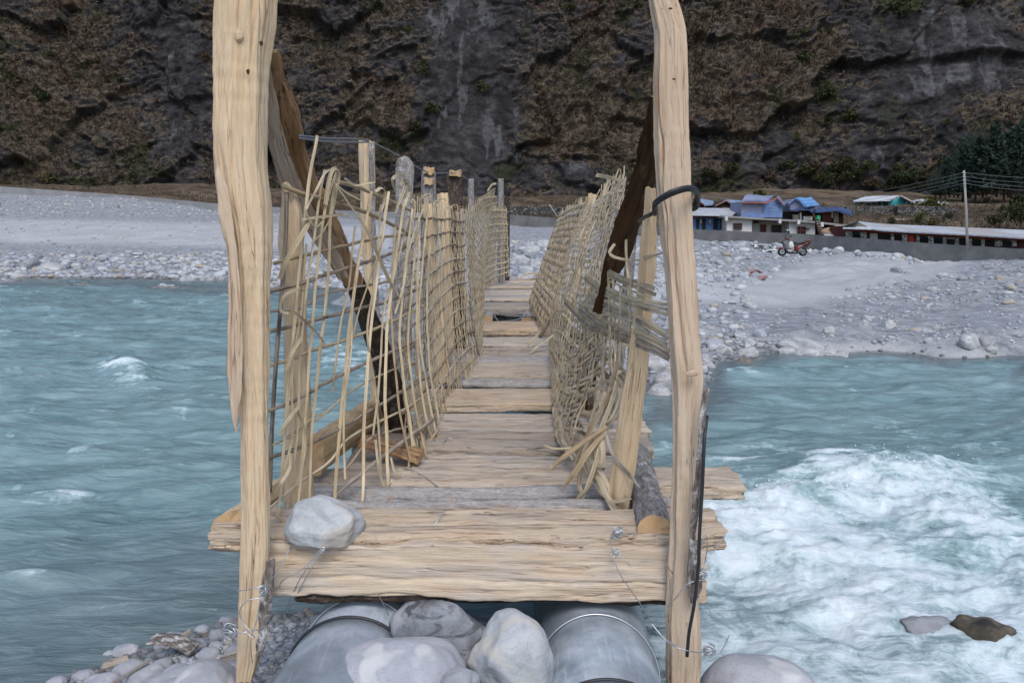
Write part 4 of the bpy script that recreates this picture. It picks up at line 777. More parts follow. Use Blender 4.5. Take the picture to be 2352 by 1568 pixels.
POSTS = [
 ('wood_pale', 'wedge', lerpY([(418, 648, 662), (470, 642, 690), (560, 636, 694), (640, 644, 700), (900, 650, 710), (1195, 648, 722)], 2.72, 2.86), 'pale split post standing close behind the left pole', .7, 70),
 ('wood_pale', 'wedge', lerpY([(325, 823, 859), (480, 826, 861), (600, 832, 866), (760, 840, 872), (930, 850, 885)], 4.35, 4.3), 'pale post with barked right edge carrying the wire, beyond the brace', .8, 71),
 ('bark_grey', 'slab', lerpY([(362, 908, 935), (378, 908, 951), (520, 906, 950), (700, 895, 948), (870, 890, 946)], 5.0, 4.8), 'broad grey barked slab post with a slanted top', .45, 72),
 ('bark_grey', 'log', lerpY([(394, 968, 1000), (470, 966, 1004), (640, 968, 1006), (850, 975, 1012)], 6.0, 5.6), 'round barked post with an orange cut top', .9, 73),
 ('bark_grey', 'log', lerpY([(417, 971, 997), (520, 970, 998), (760, 978, 1006)], 5.7, 5.5), 'shorter barked post stump in front of the orange cut post', .9, 74),
 ('wood_bright', 'wedge', lerpY([(470, 968, 992), (640, 984, 1010), (880, 996, 1034)], 5.2, 4.9), 'pale wedge post showing through the dense left cane fence', .7, 75),
 ('wood_bright', 'wedge', lerpY([(445, 1003, 1030), (600, 1010, 1036), (800, 1022, 1046)], 6.4, 6.2), 'light split post behind the top of the dense left fence', .7, 76),
 ('bark_dark', 'rect', lerpY([(397, 1027, 1061), (520, 1028, 1062), (800, 1040, 1070)], 6.9, 6.6), 'dark rough post with an orange split top', .7, 77),
 ('bark_grey', 'log', lerpY([(412, 1075, 1089), (560, 1074, 1090), (740, 1080, 1096)], 8.4, 8.1), 'thin grey post where the wire ends', 1, 78),
 ('bark_grey', 'log', lerpY([(411, 1143, 1157), (560, 1142, 1157), (650, 1143, 1156)], 12.8, 12.8), 'slim grey post above the farthest left fence panel', 1, 79),
 ('bark_dark', 'log', lerpY([(452, 1158, 1171), (560, 1160, 1171), (650, 1160, 1170)], 13.2, 13.2), 'short dark post at the very end of the left fence', 1, 80),
 ('wood_bright', 'wedge', lerpY([(432, 1484, 1506), (560, 1472, 1509), (720, 1454, 1500), (830, 1441, 1490), (1040, 1406, 1466), (1172, 1390, 1444)], 2.66, 2.84), 'bright fresh split post leaning behind the right pole', .75, 81),
 ('bark_grey', 'log', lerpY([(545, 1448, 1463), (700, 1424, 1449), (960, 1385, 1418)], 3.9, 4.0), 'thin barked post between the dark slab and the bright post', 1, 82),
 ('wood_orange', 'wedge', lerpY([(660, 1346, 1372), (800, 1332, 1366), (965, 1316, 1362)], 4.5, 4.3), 'orange split post behind the near right weave', .8, 83),
 ('wood_dark', 'wedge', lerpY([(640, 1370, 1392), (800, 1352, 1378), (940, 1340, 1362)], 4.2, 4.2), 'dark post behind the torn right weave', .8, 84),
 ('wood_bright', 'rect', lerpY([(446, 1352, 1370), (560, 1334, 1352), (760, 1290, 1310)], 7.0, 7.1), 'pale post top standing above the far right weave', .8, 85),
 ('wood_orange', 'rect', lerpY([(520, 1300, 1322), (660, 1270, 1290), (740, 1255, 1275)], 8.0, 7.6), 'orange split post behind the far right weave', .8, 86),
]
PO = {}
for mt, sec, rw, lb_, rt, sd in POSTS:
    o = PO[sd] = pole_px('fence_post', rw, sec, M[mt], rt, K=110, N=52, amp=.005, seed=sd, endmat=M['end'], edge=.006 if sec != 'log' else 0); tag(o, lb_, 'post', 'posts of the bridge fences')
o = pole_px('bark_strip', lerpY([(328, 846, 860), (480, 849, 862), (600, 853, 867), (760, 858, 873), (930, 868, 886)], 4.29, 4.24), 'slab', M['bark_grey'], .5, K=60, N=18, amp=.006, seed=87, edge=.006); tag(o, 'barked edge of the pale wire post beyond the brace', 'bark')
for px_, py_, Y_, w_ in ((984, 391, 5.95, .047), (1045, 396, 6.85, .06), (984, 415, 5.66, .038)):
    c = P(px_, py_, Y_); beam('cut_top', np.array([c - [0, 0, .03], c + [.004, 0, .014]]), w_ * 1.9, w_ * 1.7, (1, 0, 0), 'log', M['wood_orange'], PO[{391: 73, 396: 77, 415: 74}[py_]], 14, 20, .01, seed=int(px_), endmat=M['end'], rough_end=.02)
m = MB(); m.tube(pxline([(688, 312, 2.75), (745, 318, 3.2), (845, 324, 4.3), (905, 352, 4.9), (985, 396, 5.95), (1045, 398, 6.9), (1078, 414, 8.35)], 70), .0045, 6)
m.tube(pxline([(688, 318, 2.75), (760, 326, 3.2), (845, 327, 4.3)], 30), .004, 6)
tag(m.done('top_wire', M['wire_dark'], None, True), 'grey wire strung from the left brace along the tops of the left posts', 'wire')
m = MB(); m.tube(pxline([(659, 442, 2.7), (655, 560, 2.68), (645, 700, 2.66), (632, 860, 2.65), (624, 1000, 2.64), (620, 1130, 2.64)], 50), .007, 8)
tag(m.done('thin_stick', M['stick_dark'], None, True), 'thin dark upright stick beside the inner edge of the left pole', 'stick')
m = MB(); m.tube(pxline([(1396, 404, 6.2), (1392, 450, 6.2), (1388, 520, 6.2)], 14), .008, 6); tag(m.done('thin_stick', M['stick_grey'], None, True), 'thin grey stick poking up behind the right weave', 'stick')
# ---------------------------------------------------------------- tying wire
def scrib(c, r_, n, seed):
    q = np.random.RandomState(seed); t = np.linspace(0, 1, n * 8); a = t * n * 2 * math.pi
    return np.array(c) + np.stack([r_ * np.cos(a) * (.5 + .5 * q.uniform(size=len(t))), r_ * .35 * np.sin(a * .7 + 1), r_ * np.sin(a + .6 * np.sin(3 * t * n)) * (.5 + .5 * np.sin(a * .37))], -1)
def wire(lines, label, mat='wire', rad=.0016, knots=()):
    t = thing('binding_wire', P(*lines[0][0]), label, 'wire', 'binding wire on the bridge')
    for q in lines: m = MB(); m.tube(pxline(q, 44), rad, 5); m.done('strand', M[mat], t, True)
    for i, (a, b, Y, r_, n) in enumerate(knots): m = MB(); m.tube(crom(scrib(P(a, b, Y), r_, n, i + int(a)), n * 24), rad, 5); m.done('knot', M[mat], t, True)
    return t
wire([[(543, 1357, 2.34), (575, 1352, 2.30), (608, 1343, 2.31), (625, 1328, 2.36), (650, 1288, 2.42), (668, 1255, 2.46)], [(604, 1350, 2.31), (602, 1362, 2.29), (612, 1370, 2.31), (570, 1378, 2.3), (551, 1400, 2.3), (556, 1425, 2.3), (578, 1452, 2.29), (585, 1464, 2.29), (577, 1462, 2.29), (560, 1445, 2.3)], [(598, 1374, 2.31), (590, 1420, 2.3), (576, 1470, 2.29), (579, 1520, 2.29)]], 'bright wire tied round the foot of the left pole', knots=[(604, 1355, 2.31, .014, 4)])
wire([[(440, 1478, 2.33), (480, 1472, 2.31), (520, 1455, 2.30), (560, 1452, 2.29), (600, 1442, 2.32), (640, 1420, 2.38)]], 'curled loose wire end left of the left pole', knots=[(528, 1450, 2.30, .026, 6)])
wire([[(742, 1262, 2.43), (712, 1310, 2.42), (690, 1350, 2.44), (662, 1400, 2.47)], [(738, 1264, 2.43), (700, 1312, 2.42), (678, 1350, 2.44), (648, 1422, 2.5)], [(735, 1262, 2.43), (690, 1310, 2.42), (650, 1332, 2.42), (640, 1350, 2.45)], [(867, 1362, 2.43), (885, 1395, 2.45), (900, 1430, 2.5)]], 'wire tying the front beam down to the left pipe', knots=[(741, 1262, 2.42, .010, 3)])
wire([[(1408, 1275, 2.41), (1420, 1310, 2.40), (1445, 1350, 2.41), (1475, 1392, 2.42), (1497, 1430, 2.44)], [(1418, 1270, 2.42), (1440, 1290, 2.41), (1447, 1300, 2.41)], [(1408, 1222, 2.50), (1402, 1245, 2.46), (1408, 1272, 2.42)]], 'wire tying the front beam down to the right pipe', knots=[(1420, 1222, 2.50, .018, 6), (1415, 1268, 2.42, .012, 4)])
wire([[(1500, 1436, 2.36), (1530, 1470, 2.32), (1560, 1488, 2.29), (1600, 1497, 2.30), (1622, 1494, 2.33)], [(1625, 1495, 2.33), (1650, 1500, 2.33), (1665, 1505, 2.33)], [(1655, 1498, 2.33), (1665, 1480, 2.33), (1675, 1458, 2.33)], [(1495, 1430, 2.36), (1530, 1468, 2.325), (1575, 1492, 2.285), (1620, 1498, 2.32)]], 'wire from the right pipe knotted behind the right pole', knots=[(1628, 1492, 2.33, .022, 7)])
wire([[(1532, 1392, 2.33), (1556, 1368, 2.29), (1572, 1345, 2.285), (1594, 1334, 2.285)], [(1612, 1325, 2.33), (1620, 1290, 2.35), (1625, 1240, 2.35), (1618, 1225, 2.35), (1612, 1260, 2.34)], [(1618, 1300, 2.35), (1640, 1265, 2.37), (1668, 1225, 2.38)]], 'wire looped at mid height on the right pole', knots=[(1612, 1318, 2.33, .018, 6)])
for q, lb_ in (([(985, 1220, 2.6), (1005, 1195, 2.62), (1022, 1172, 2.66)], 'bit of bright wire standing on the first wide plank'), ([(1010, 1120, 3.06), (960, 1085, 3.2), (925, 1075, 3.3)], 'wire lying between the barked log and the long plank'), ([(1285, 890, 5.0), (1295, 868, 5.1), (1300, 840, 5.3)], 'wire bit by the right ends of the thin dark logs'), ([(1275, 940, 4.3), (1290, 900, 4.6)], 'wire bit by the right end of the wide grooved plank'), ([(1145, 810, 6.0), (1152, 790, 6.4), (1160, 785, 6.4)], 'wire bit on the rippled middle plank'), ([(1018, 1020, 3.65), (1028, 1005, 3.7), (1040, 1010, 3.7)], 'wire bit at the left end of a plank by the lattice')): wire([q], lb_, rad=.0018)
for ax_, Yk, pr, lb_ in ((axl, 2.47, tl, 'left'), (axr, 2.36, None, 'right')):
    o = ring('wire_hoop', ax_, Yk, r + .005, .0028, M['wire'], None, .06); tag(o, f'bright wire hoop round the {lb_} pipe below the front beam', 'wire', 'wire hoops on the pipes')
# ---------------------------------------------------------------- woven cane fences
class Sheet:
    """curved sheet given by columns; each column is a list of (px, py, distance) from bottom to top"""
    def __init__(s, cols, nu=400, nv=60):
        g = np.array([crom(np.array([P(*q) for q in c]), nv) for c in cols])      # (cols, nv, 3)
        s.G = np.stack([crom(g[:, j], nu) for j in range(nv)], 1); s.nu, s.nv = nu, nv
        du = np.gradient(s.G, axis=0); dv = np.gradient(s.G, axis=1); n = np.cross(du, dv); s.N = n / (np.linalg.norm(n, axis=-1, keepdims=True) + 1e-9)
        s.px, s.py = proj(s.G)
    def at(s, u, v, off=0.0):
        fu = np.clip(np.asarray(u, float), 0, 1) * (s.nu - 1); fv = np.clip(np.asarray(v, float), 0, 1) * (s.nv - 1)
        i = np.clip(fu.astype(int), 0, s.nu - 2); j = np.clip(fv.astype(int), 0, s.nv - 2); a = (fu - i)[..., None]; b = (fv - j)[..., None]
        f = lambda A: (A[i, j] * (1-b) + A[i, j+1] * b) * (1-a) + (A[i+1, j] * (1-b) + A[i+1, j+1] * b) * a
        # a little extrapolation past top and bottom
        vv = np.asarray(v, float); ex = np.where(vv > 1, vv - 1, np.where(vv < 0, vv, 0))[..., None]
        n = f(s.N); return f(s.G) + ex * (s.G[i, -1] - s.G[i, 0]) + n * np.asarray(off, float)[..., None], n
    def px_at(s, px, py):
        d = (s.px - px)**2 + (s.py - py)**2; k = np.unravel_index(d.argmin(), d.shape); return s.G[k], s.N[k], k[0] / (s.nu - 1), k[1] / (s.nv - 1)
# --- left, first panel: open lattice, every rod and strip its own part
L1 = Sheet([[(628, 1195, 2.60), (690, 430, 2.68)], [(690, 1165, 2.72), (760, 400, 2.9)], [(765, 1145, 2.85), (845, 440, 3.3)], [(828, 1150, 2.9), (895, 455, 3.7)], [(890, 1110, 3.1), (938, 470, 4.1)], [(948, 1062, 3.38), (962, 475, 4.45)], [(990, 1008, 3.75), (985, 480, 4.8)]])
def on(sh, pts, off=0.0, k=40, lift=None):
    q = []
    for p in pts:
        g, n, _, _ = sh.px_at(p[0], p[1])
        # keep the pixel, take the depth of the sheet
        Y = g[1]; c = P(p[0], p[1], Y + (p[2] if len(p) > 2 else 0)); q.append(c)
    q = crom(np.array(q), k); return q + np.array([1, -.15, 0]) * off
t = thing('wicker_panel', P(760, 1150, 2.85), 'open lattice of dark rods and pale cane strips, nearest panel of the left fence', 'fence panel', 'woven panels of the bridge fences')
RODS = [([(655, 428, .0), (700, 445), (760, 462), (850, 490), (940, 535)], 'cane_tan', .0085), ([(775, 415), (830, 432), (900, 462), (950, 485)], 'cane_pale', .0075), ([(632, 605), (690, 590), (780, 568), (880, 545), (950, 540)], 'cane_tan', .0065), ([(617, 672), (680, 655), (780, 622), (880, 590), (950, 560)], 'stick', .0070), ([(616, 716), (680, 710), (715, 698), (730, 680), (820, 660), (900, 645), (960, 620)], 'stick_grey', .0052),
        ([(616, 762), (700, 742), (800, 715), (900, 690), (970, 660)], 'stick_dark', .0075), ([(616, 842), (680, 822), (720, 805), (790, 783), (900, 740), (980, 700)], 'cane_tan', .0065), ([(617, 945), (680, 920), (750, 880), (830, 840), (920, 800), (985, 770)], 'stick_dark', .0072), ([(640, 1018), (700, 980), (740, 958), (800, 905), (880, 860), (960, 830)], 'cane_dry', .0040), ([(618, 1052), (700, 1025), (800, 975), (900, 915), (990, 862)], 'stick_dark', .0068),
        ([(630, 1022), (660, 1008), (690, 995), (720, 960), (760, 945)], 'cane_pale', .0038), ([(625, 1165), (690, 1110), (760, 1060), (800, 1010), (870, 970), (940, 935), (985, 900)], 'cane_dry', .0052), ([(768, 1140), (830, 1090), (880, 1050), (940, 1005), (1000, 960)], 'stick_grey', .0085), ([(845, 1165), (880, 1130), (930, 1085), (985, 1020), (1010, 985)], 'cane_tan', .0065), ([(760, 1110), (800, 1075), (850, 1010), (900, 990), (960, 975)], 'stick', .0048)]
for i, (q, mt, r_) in enumerate(RODS):
    c = on(L1, q, -.006, 60); L = arclen(c); rr = .95 * r_ * (1 + .06 * perlin(L * 12, i, 0)) * (1 + .35 * np.exp(-((L % .21 - .1) / .008)**2))
    c = c + .003 * np.stack([perlin(L * 9, i, 3), perlin(L * 9, i, 5), perlin(L * 9, i, 8)], -1)
    m = MB(); m.tube(c, rr, 10); m.done('rod', M[mt], t, True)
STRIPS = [([(725, 312), (705, 420), (690, 560), (670, 760), (655, 940), (640, 1150)], 12), ([(770, 395), (745, 470), (722, 640), (705, 860), (690, 1060), (680, 1160)], 10), ([(742, 390), (715, 560), (690, 760), (680, 960), (668, 1100)], 9), ([(765, 420), (755, 520), (745, 690), (725, 860), (712, 1010), (706, 1140)], 11), ([(850, 440), (828, 560), (805, 700), (790, 850), (775, 1010), (765, 1145)], 12),
          ([(830, 540), (808, 700), (800, 830), (790, 900), (786, 1010), (790, 1100)], 8), ([(890, 440), (870, 580), (850, 740), (838, 880), (832, 1020), (828, 1165)], 11), ([(872, 470), (858, 640), (840, 760), (860, 900), (868, 1010), (872, 1090), (880, 1130)], 8), ([(925, 470), (905, 600), (885, 760), (882, 900), (885, 1010), (888, 1115)], 11), ([(905, 520), (895, 700), (905, 850), (918, 960), (940, 1060)], 8),
          ([(945, 480), (930, 600), (915, 760), (925, 880), (938, 970), (950, 1062)], 9), ([(960, 500), (945, 640), (935, 780), (945, 900), (968, 1010), (975, 1050)], 8), ([(935, 500), (900, 640), (880, 700), (870, 840), (855, 1000)], 7), ([(960, 540), (955, 700), (960, 840), (975, 960), (990, 1010)], 8), ([(880, 545), (860, 600), (820, 720), (800, 800)], 6),
          ([(978, 500), (965, 640), (960, 760), (980, 900), (1000, 1000)], 7), ([(700, 560), (690, 700), (665, 860), (668, 1000), (645, 1100), (632, 1190)], 8), ([(985, 560), (978, 700), (985, 850), (1005, 960)], 7), ([(970, 478), (940, 560), (922, 660), (905, 720)], 7), ([(812, 520), (800, 640), (776, 760), (760, 900)], 7)]
for i, (q, w_) in enumerate(STRIPS):
    c = on(L1, q, .006, 70); L = arclen(c); c = c + .004 * np.stack([perlin(L * 5, i, 3), perlin(L * 5, i, 5), 0 * L], -1)
    Ym = c[:, 1].mean(); m = MB(); m.ribbon(c, .62 * w_ * Ym / FPX * (1 + .12 * perlin(L * 7, i, 1.2)), .0020, np.array([.45, -.9, .05]) + .25 * np.stack([perlin(L * 2, i, 9), perlin(L * 2, i, 4), 0 * L], -1)); m.done('cane_strip', M[['cane_pale', 'cane_pale', 'cane_dry', 'cane_pale', 'cane_tan'][i % 5]], t, False)
LOOPS = [([(745, 470, -.02), (752, 420, -.03), (760, 392, -.03), (770, 388, -.02), (775, 402, .0), (766, 450, .02), (752, 520, .02)], 14, 'cane_pale'), ([(700, 480, -.03), (722, 440, -.04), (742, 400, -.04), (758, 388, -.02)], 7, 'cane_grey'), ([(905, 440, -.03), (900, 412, -.03), (912, 402, -.02), (928, 408, .0), (930, 425, .02), (905, 490, .03)], 10, 'cane_dry'), ([(918, 425, .0), (925, 416, .0), (935, 420, .0), (938, 440, .03), (920, 490, .04)], 9, 'cane_pale'), ([(860, 440, -.03), (872, 432, -.03), (882, 440, -.02), (878, 470, .01), (862, 505, .03)], 9, 'cane_dry'), ([(770, 425, -.05), (800, 470, -.06), (835, 520, -.06), (862, 575, -.05), (890, 640, -.04), (920, 690, -.03)], 11, 'cane_pale'), ([(758, 412, -.04), (790, 440, -.05), (830, 462, -.05)], 6, 'cane_pale'),
         ([(640, 640, -.03), (655, 600, -.04), (690, 540, -.04), (712, 505, -.03)], 15, 'cane_pale'), ([(690, 505, -.02), (720, 500, -.04), (760, 495, -.05), (795, 492, -.05)], 8, 'cane_pale'), ([(660, 720, -.03), (642, 712, -.04), (650, 680, -.05), (680, 665, -.04), (696, 668, -.03)], 9, 'cane_pale'), ([(655, 700, -.03), (690, 730, -.03), (725, 765, -.02), (745, 790, -.02)], 7, 'cane_dry'), ([(652, 850, -.03), (668, 810, -.04), (690, 775, -.03)], 11, 'cane_pale'), ([(640, 1000, -.03), (655, 970, -.04), (685, 930, -.03)], 11, 'cane_pale'),
         ([(630, 1130, -.02), (645, 1105, -.05), (662, 1075, -.04), (665, 1040, -.03)], 11, 'cane_pale'), ([(628, 1180, -.02), (660, 1205, -.03), (690, 1230, -.02)], 9, 'cane_dry'), ([(636, 1250, -.02), (640, 1230, -.05), (650, 1222, -.05), (668, 1215, -.03)], 10, 'cane_pale'), ([(790, 410, -.03), (812, 425, -.04), (830, 424, -.04), (860, 418, -.04)], 7, 'cane_pale'), ([(680, 940, -.02), (700, 1000, -.02), (690, 1080, -.03), (672, 1120, -.02)], 6, 'cane_dry'), ([(712, 560, -.02), (740, 530, -.04), (760, 490, -.03)], 4, 'cane_dry'), ([(695, 480, -.02), (720, 520, -.05), (745, 500, -.03)], 4, 'cane_dry'),
         ([(860, 1010, -.02), (868, 1075, -.03), (880, 1118, -.02), (895, 1122, .0), (898, 1100, .0)], 9, 'cane_grey'), ([(895, 1050, -.02), (905, 1085, -.03), (925, 1102, -.02), (945, 1090, .0), (948, 1062, .0)], 9, 'cane_grey'), ([(945, 1000, -.02), (958, 1040, -.02), (980, 1052, .0)], 8, 'cane_grey'), ([(985, 990, .0), (1000, 1012, .0), (1008, 1020, .02)], 6, 'cane_grey')]
for i, (q, w_, mt) in enumerate(LOOPS):
    c = on(L1, q, .004, 60); Ym = c[:, 1].mean(); L = arclen(c); T = np.gradient(c, axis=0)
    m = MB(); m.ribbon(c, .7 * w_ * Ym / FPX * (1 - .5 * sst(.8, 1, L / L[-1])), .0016, np.array([.5, -.85, .3]) + .3 * np.stack([np.sin(L * 9 + i), 0 * L, np.cos(L * 7 + i)], -1)); m.done('cane_loop', M[mt], t, False)

def weave(sheet, t, verts, rods, jit=.01, seed=0, vtop=(1.0, 1.04), topcurl=False, vn='cane_upright'):
    """verts: (count, width m, thickness m, material, lean); rods: list of (v, radius or (w, th), material, u0, u1)"""
    q = np.random.RandomState(seed); n, w_, th, mats, lean = verts; MBs = {}
    nr = len(rods); rv = sorted([r_[0] for r_ in rods])
    for i in range(n):
        u0 = (i + .5) / n + q.normal() * .25 / n; ln = lean * q.normal() / n; v = np.linspace(-.02 * q.uniform(), q.uniform(*vtop), 34)
        ph = np.interp(v, [-.1] + rv + [1.1], np.arange(nr + 2)) * math.pi + (i % 2) * math.pi
        u = u0 + ln * (v - .5) * 2 + .15 / n * perlin(v * 3, i, seed)
        p, nn = sheet.at(u, v, np.cos(ph) * .005 + q.normal() * .002)
        if topcurl and i % 3 == 0:
            a = np.linspace(0, 3.6, 8); e = p[-1]; hh = p[-1] - p[-2]; hh /= np.linalg.norm(hh); side = nn[-1]; rc = q.uniform(.012, .024)
            arc = e + rc * (hh * np.sin(a)[:, None] + side * (1 - np.cos(a))[:, None] * q.choice([-1, 1])) ; p = np.concatenate([p, arc[1:]]); nn = np.concatenate([nn, np.repeat(nn[-1:], 7, 0)])
        mt = mats[i % len(mats)]; m = MBs.setdefault(mt, MB()); m.ribbon(p, w_ * q.uniform(.7, 1.25), th, nn + .2 * q.normal(size=3))
    for mt, m in MBs.items(): m.done(vn, M[mt], t, False)
    for j, (v0, r_, mt, u0, u1) in enumerate(rods):
        k = int(60 * (u1 - u0)) + 16; u = np.linspace(u0, u1, k); v = v0 + jit * (perlin(u * 5, j, seed + 1) + .5 * perlin(u * 14, j, seed))
        ph = u * n * math.pi + j * math.pi
        p, nn = sheet.at(u, v, .003 * np.cos(ph) + q.normal() * .0015); m = MB()
        if isinstance(r_, tuple): m.ribbon(p, r_[0] * (1 + .1 * perlin(u * 20, j, 0)), r_[1], nn)
        else: m.tube(p, r_ * (1 + .12 * perlin(u * 30, j, 2)), 7)
        m.done('rod' if not isinstance(r_, tuple) else 'cane_band', M[mt], t, True)
# --- left, second panel: dense uprights on barked rods
L2 = Sheet([[(930, 1085, 3.25), (925, 800, 3.85), (952, 470, 4.35)], [(985, 1012, 3.72), (965, 800, 4.25), (982, 474, 4.8)], [(1030, 925, 4.5), (1010, 760, 4.85), (1006, 480, 5.3)], [(1075, 868, 5.2), (1048, 740, 5.4), (1034, 486, 5.9)], [(1100, 838, 5.75), (1078, 720, 6.0), (1062, 492, 6.5)]])
t = thing('wicker_panel', P(1040, 930, 4.5), 'dense cane lattice on barked rods, second panel of the left fence', 'fence panel', 'woven panels of the bridge fences')
weave(L2, t, (66, .0072, .0022, ['cane_pale', 'cane_pale', 'cane_dry', 'cane_pale'], 3.0), [(v, r_, mt, u0, 1) for v, r_, mt, u0 in ((.945, .008, 'stick', 0.0), (.865, .007, 'stick', .05), (.78, .0075, 'stick', 0), (.69, .008, 'stick_grey', 0), (.61, .007, 'stick', 0), (.53, .008, 'stick_grey', 0), (.45, .0065, 'stick', 0), (.37, .007, 'stick_grey', 0), (.29, .0065, 'stick_grey', 0), (.21, .007, 'stick', 0), (.13, .006, 'stick_grey', .05), (.06, .0065, 'cane_tan', .1))], .012, 1, (1.0, 1.05), True)
m = MB(); m.tube(pxline([(1060, 480, 6.45), (1063, 560, 6.35), (1066, 640, 6.3), (1072, 700, 6.2), (1078, 760, 6.1)], 24), .012, 8); tag(m.done('thin_stick', M['stick_dark'], None, True), 'dark stick dividing the dense left lattice from the diagonal weave', 'stick')
# --- left, third panel: diagonal pale weave
L3 = Sheet([[(1105, 832, 5.9), (1082, 690, 6.2), (1064, 492, 6.6)], [(1108, 760, 7.1), (1098, 640, 7.4), (1090, 470, 7.7)], [(1112, 690, 8.9), (1110, 600, 9.2), (1118, 450, 9.4)], [(1113, 652, 10.8), (1116, 560, 11), (1136, 442, 10.6)]])
t = thing('wicker_panel', P(1108, 760, 7.1), 'pale panel woven of slanting strips, third panel of the left fence', 'fence panel', 'woven panels of the bridge fences')
q = np.random.RandomState(8); mA, mB = MB(), MB()
for i in range(40):
    v = np.linspace(-.02, 1.02, 26); u = (i - 6) / 34 + .20 * v + .01 * perlin(v * 4, i, 1); ok = (u > -.01) & (u < 1.02)
    if ok.sum() > 3: p, nn = L3.at(u[ok], v[ok], .006 * np.cos(v[ok] * 40 + i * math.pi)); mA.ribbon(p, .028, .003, nn)
for j in range(26):
    u = np.linspace(0, 1.0 + .03 * q.uniform(), 40); v = (j + .5) / 26 - .04 + .10 * u + .008 * perlin(u * 6, j, 2); p, nn = L3.at(u, v, .006 * np.cos(u * 60 + j * math.pi)); mB.ribbon(p, .020, .003, nn)
mA.done('slanting_weave', M['cane_dry'], t, False); mB.done('level_weave', M['cane_pale'], t, False)
m = MB()
for q_ in ([(1100, 462, 8.4), (1120, 455, 9.4), (1142, 452, 10.5)], [(1108, 478, 9), (1128, 470, 9.8), (1143, 466, 10.5)], [(1120, 440, 10), (1130, 425, 10.2), (1140, 422, 10.3)]): m.ribbon(pxline(q_, 14), .03, .004, (1, -.6, .1))
m.done('loose_strip', M['cane_pale'], t, True)
# --- left, last panel, turned towards us
L4 = Sheet([[(1108, 665, 10.9), (1114, 560, 11.1), (1124, 478, 11.3)], [(1135, 645, 12.1), (1138, 560, 12.2), (1145, 476, 12.2)], [(1168, 634, 12.6), (1167, 560, 12.6), (1164, 480, 12.6)]])
t = thing('wicker_panel', P(1140, 642, 12.2), 'farthest cane panel of the left fence, close uprights with pale level strips', 'fence panel', 'woven panels of the bridge fences')
weave(L4, t, (34, .022, .006, ['cane_tan', 'cane_dry', 'stick_grey', 'cane_tan'], 1.0), [(v, .010, 'cane_pale', 0, 1) for v in (.96, .87, .77, .67, .57, .48, .39, .31, .22, .14, .06)], .012, 4, (.97, 1.06))
# --- right, near panel: torn grey bands sagging towards us
R1 = Sheet([[(1385, 1130, 2.95), (1405, 980, 3.0), (1415, 850, 3.05), (1405, 650, 3.4), (1440, 392, 4.2)], [(1330, 1080, 3.15), (1355, 940, 3.3), (1372, 800, 3.6), (1385, 620, 3.9), (1425, 400, 4.6)], [(1285, 1030, 3.5), (1305, 900, 4.0), (1325, 760, 4.5), (1360, 580, 4.8), (1405, 415, 5.0)],
            [(1272, 950, 4.1), (1280, 850, 4.7), (1298, 720, 5.2), (1335, 560, 5.5), (1385, 435, 5.7)], [(1268, 850, 5.1), (1262, 770, 6.0), (1278, 670, 6.3), (1315, 540, 6.4), (1352, 462, 6.6)]])
t = thing('wicker_panel', P(1345, 1110, 3.05), 'torn grey weave of sagging bands on the right, its ends reaching to the right pole', 'fence panel', 'woven panels of the bridge fences')
q = np.random.RandomState(21)
for j in range(22):
    v0 = .035 + j * .0435
    for s_ in range(2):
        u = np.linspace(q.uniform(0, .06) if j not in (3, 9) else q.uniform(.1, .3), 1 - q.uniform(0, .03), 70); v = v0 + (s_ - .5) * .019 + .010 * perlin(u * 3.3, j, 1.3) + .005 * perlin(u * 9, j + s_ * .3, 4)
        p, nn = R1.at(u, v, .006 * np.cos(u * 30 * math.pi + j * math.pi) + .002 * s_)
        m = MB(); m.ribbon(p, np.interp(p[:, 1], (2.9, 4.4, 6.6), (.017, .021, .026)) * q.uniform(.7, 1.1), .0022, nn + .12 * q.normal(size=3)); m.done('cane_band', M[['cane_grey', 'cane_dry', 'cane_grey', 'stick_grey'][int(q.randint(0, 4))]], t, False)
for i in range(44):
    u0 = (i + q.uniform(.1, .9)) / 44
    v = np.linspace(q.uniform(-.01, .05), q.uniform(.94, 1.04), 44); u = u0 + .025 * perlin(v * 2, i, 7) + .07 * q.normal() * (v - .5)
    p, nn = R1.at(np.clip(u, 0, 1), v, .007 * np.sin(v * 40 + i * math.pi)); mt = ['cane_dry', 'cane_pale', 'cane_tan', 'cane_dry', 'cane_grey'][i % 5]
    m = MB(); m.ribbon(p, np.interp(p[:, 1].mean(), (2.6, 4, 6.6), (.009, .012, .017)) * q.uniform(.5, 1.3), .0022, nn + .2 * q.normal(size=3)); m.done('cane_upright', M[mt], t, False)
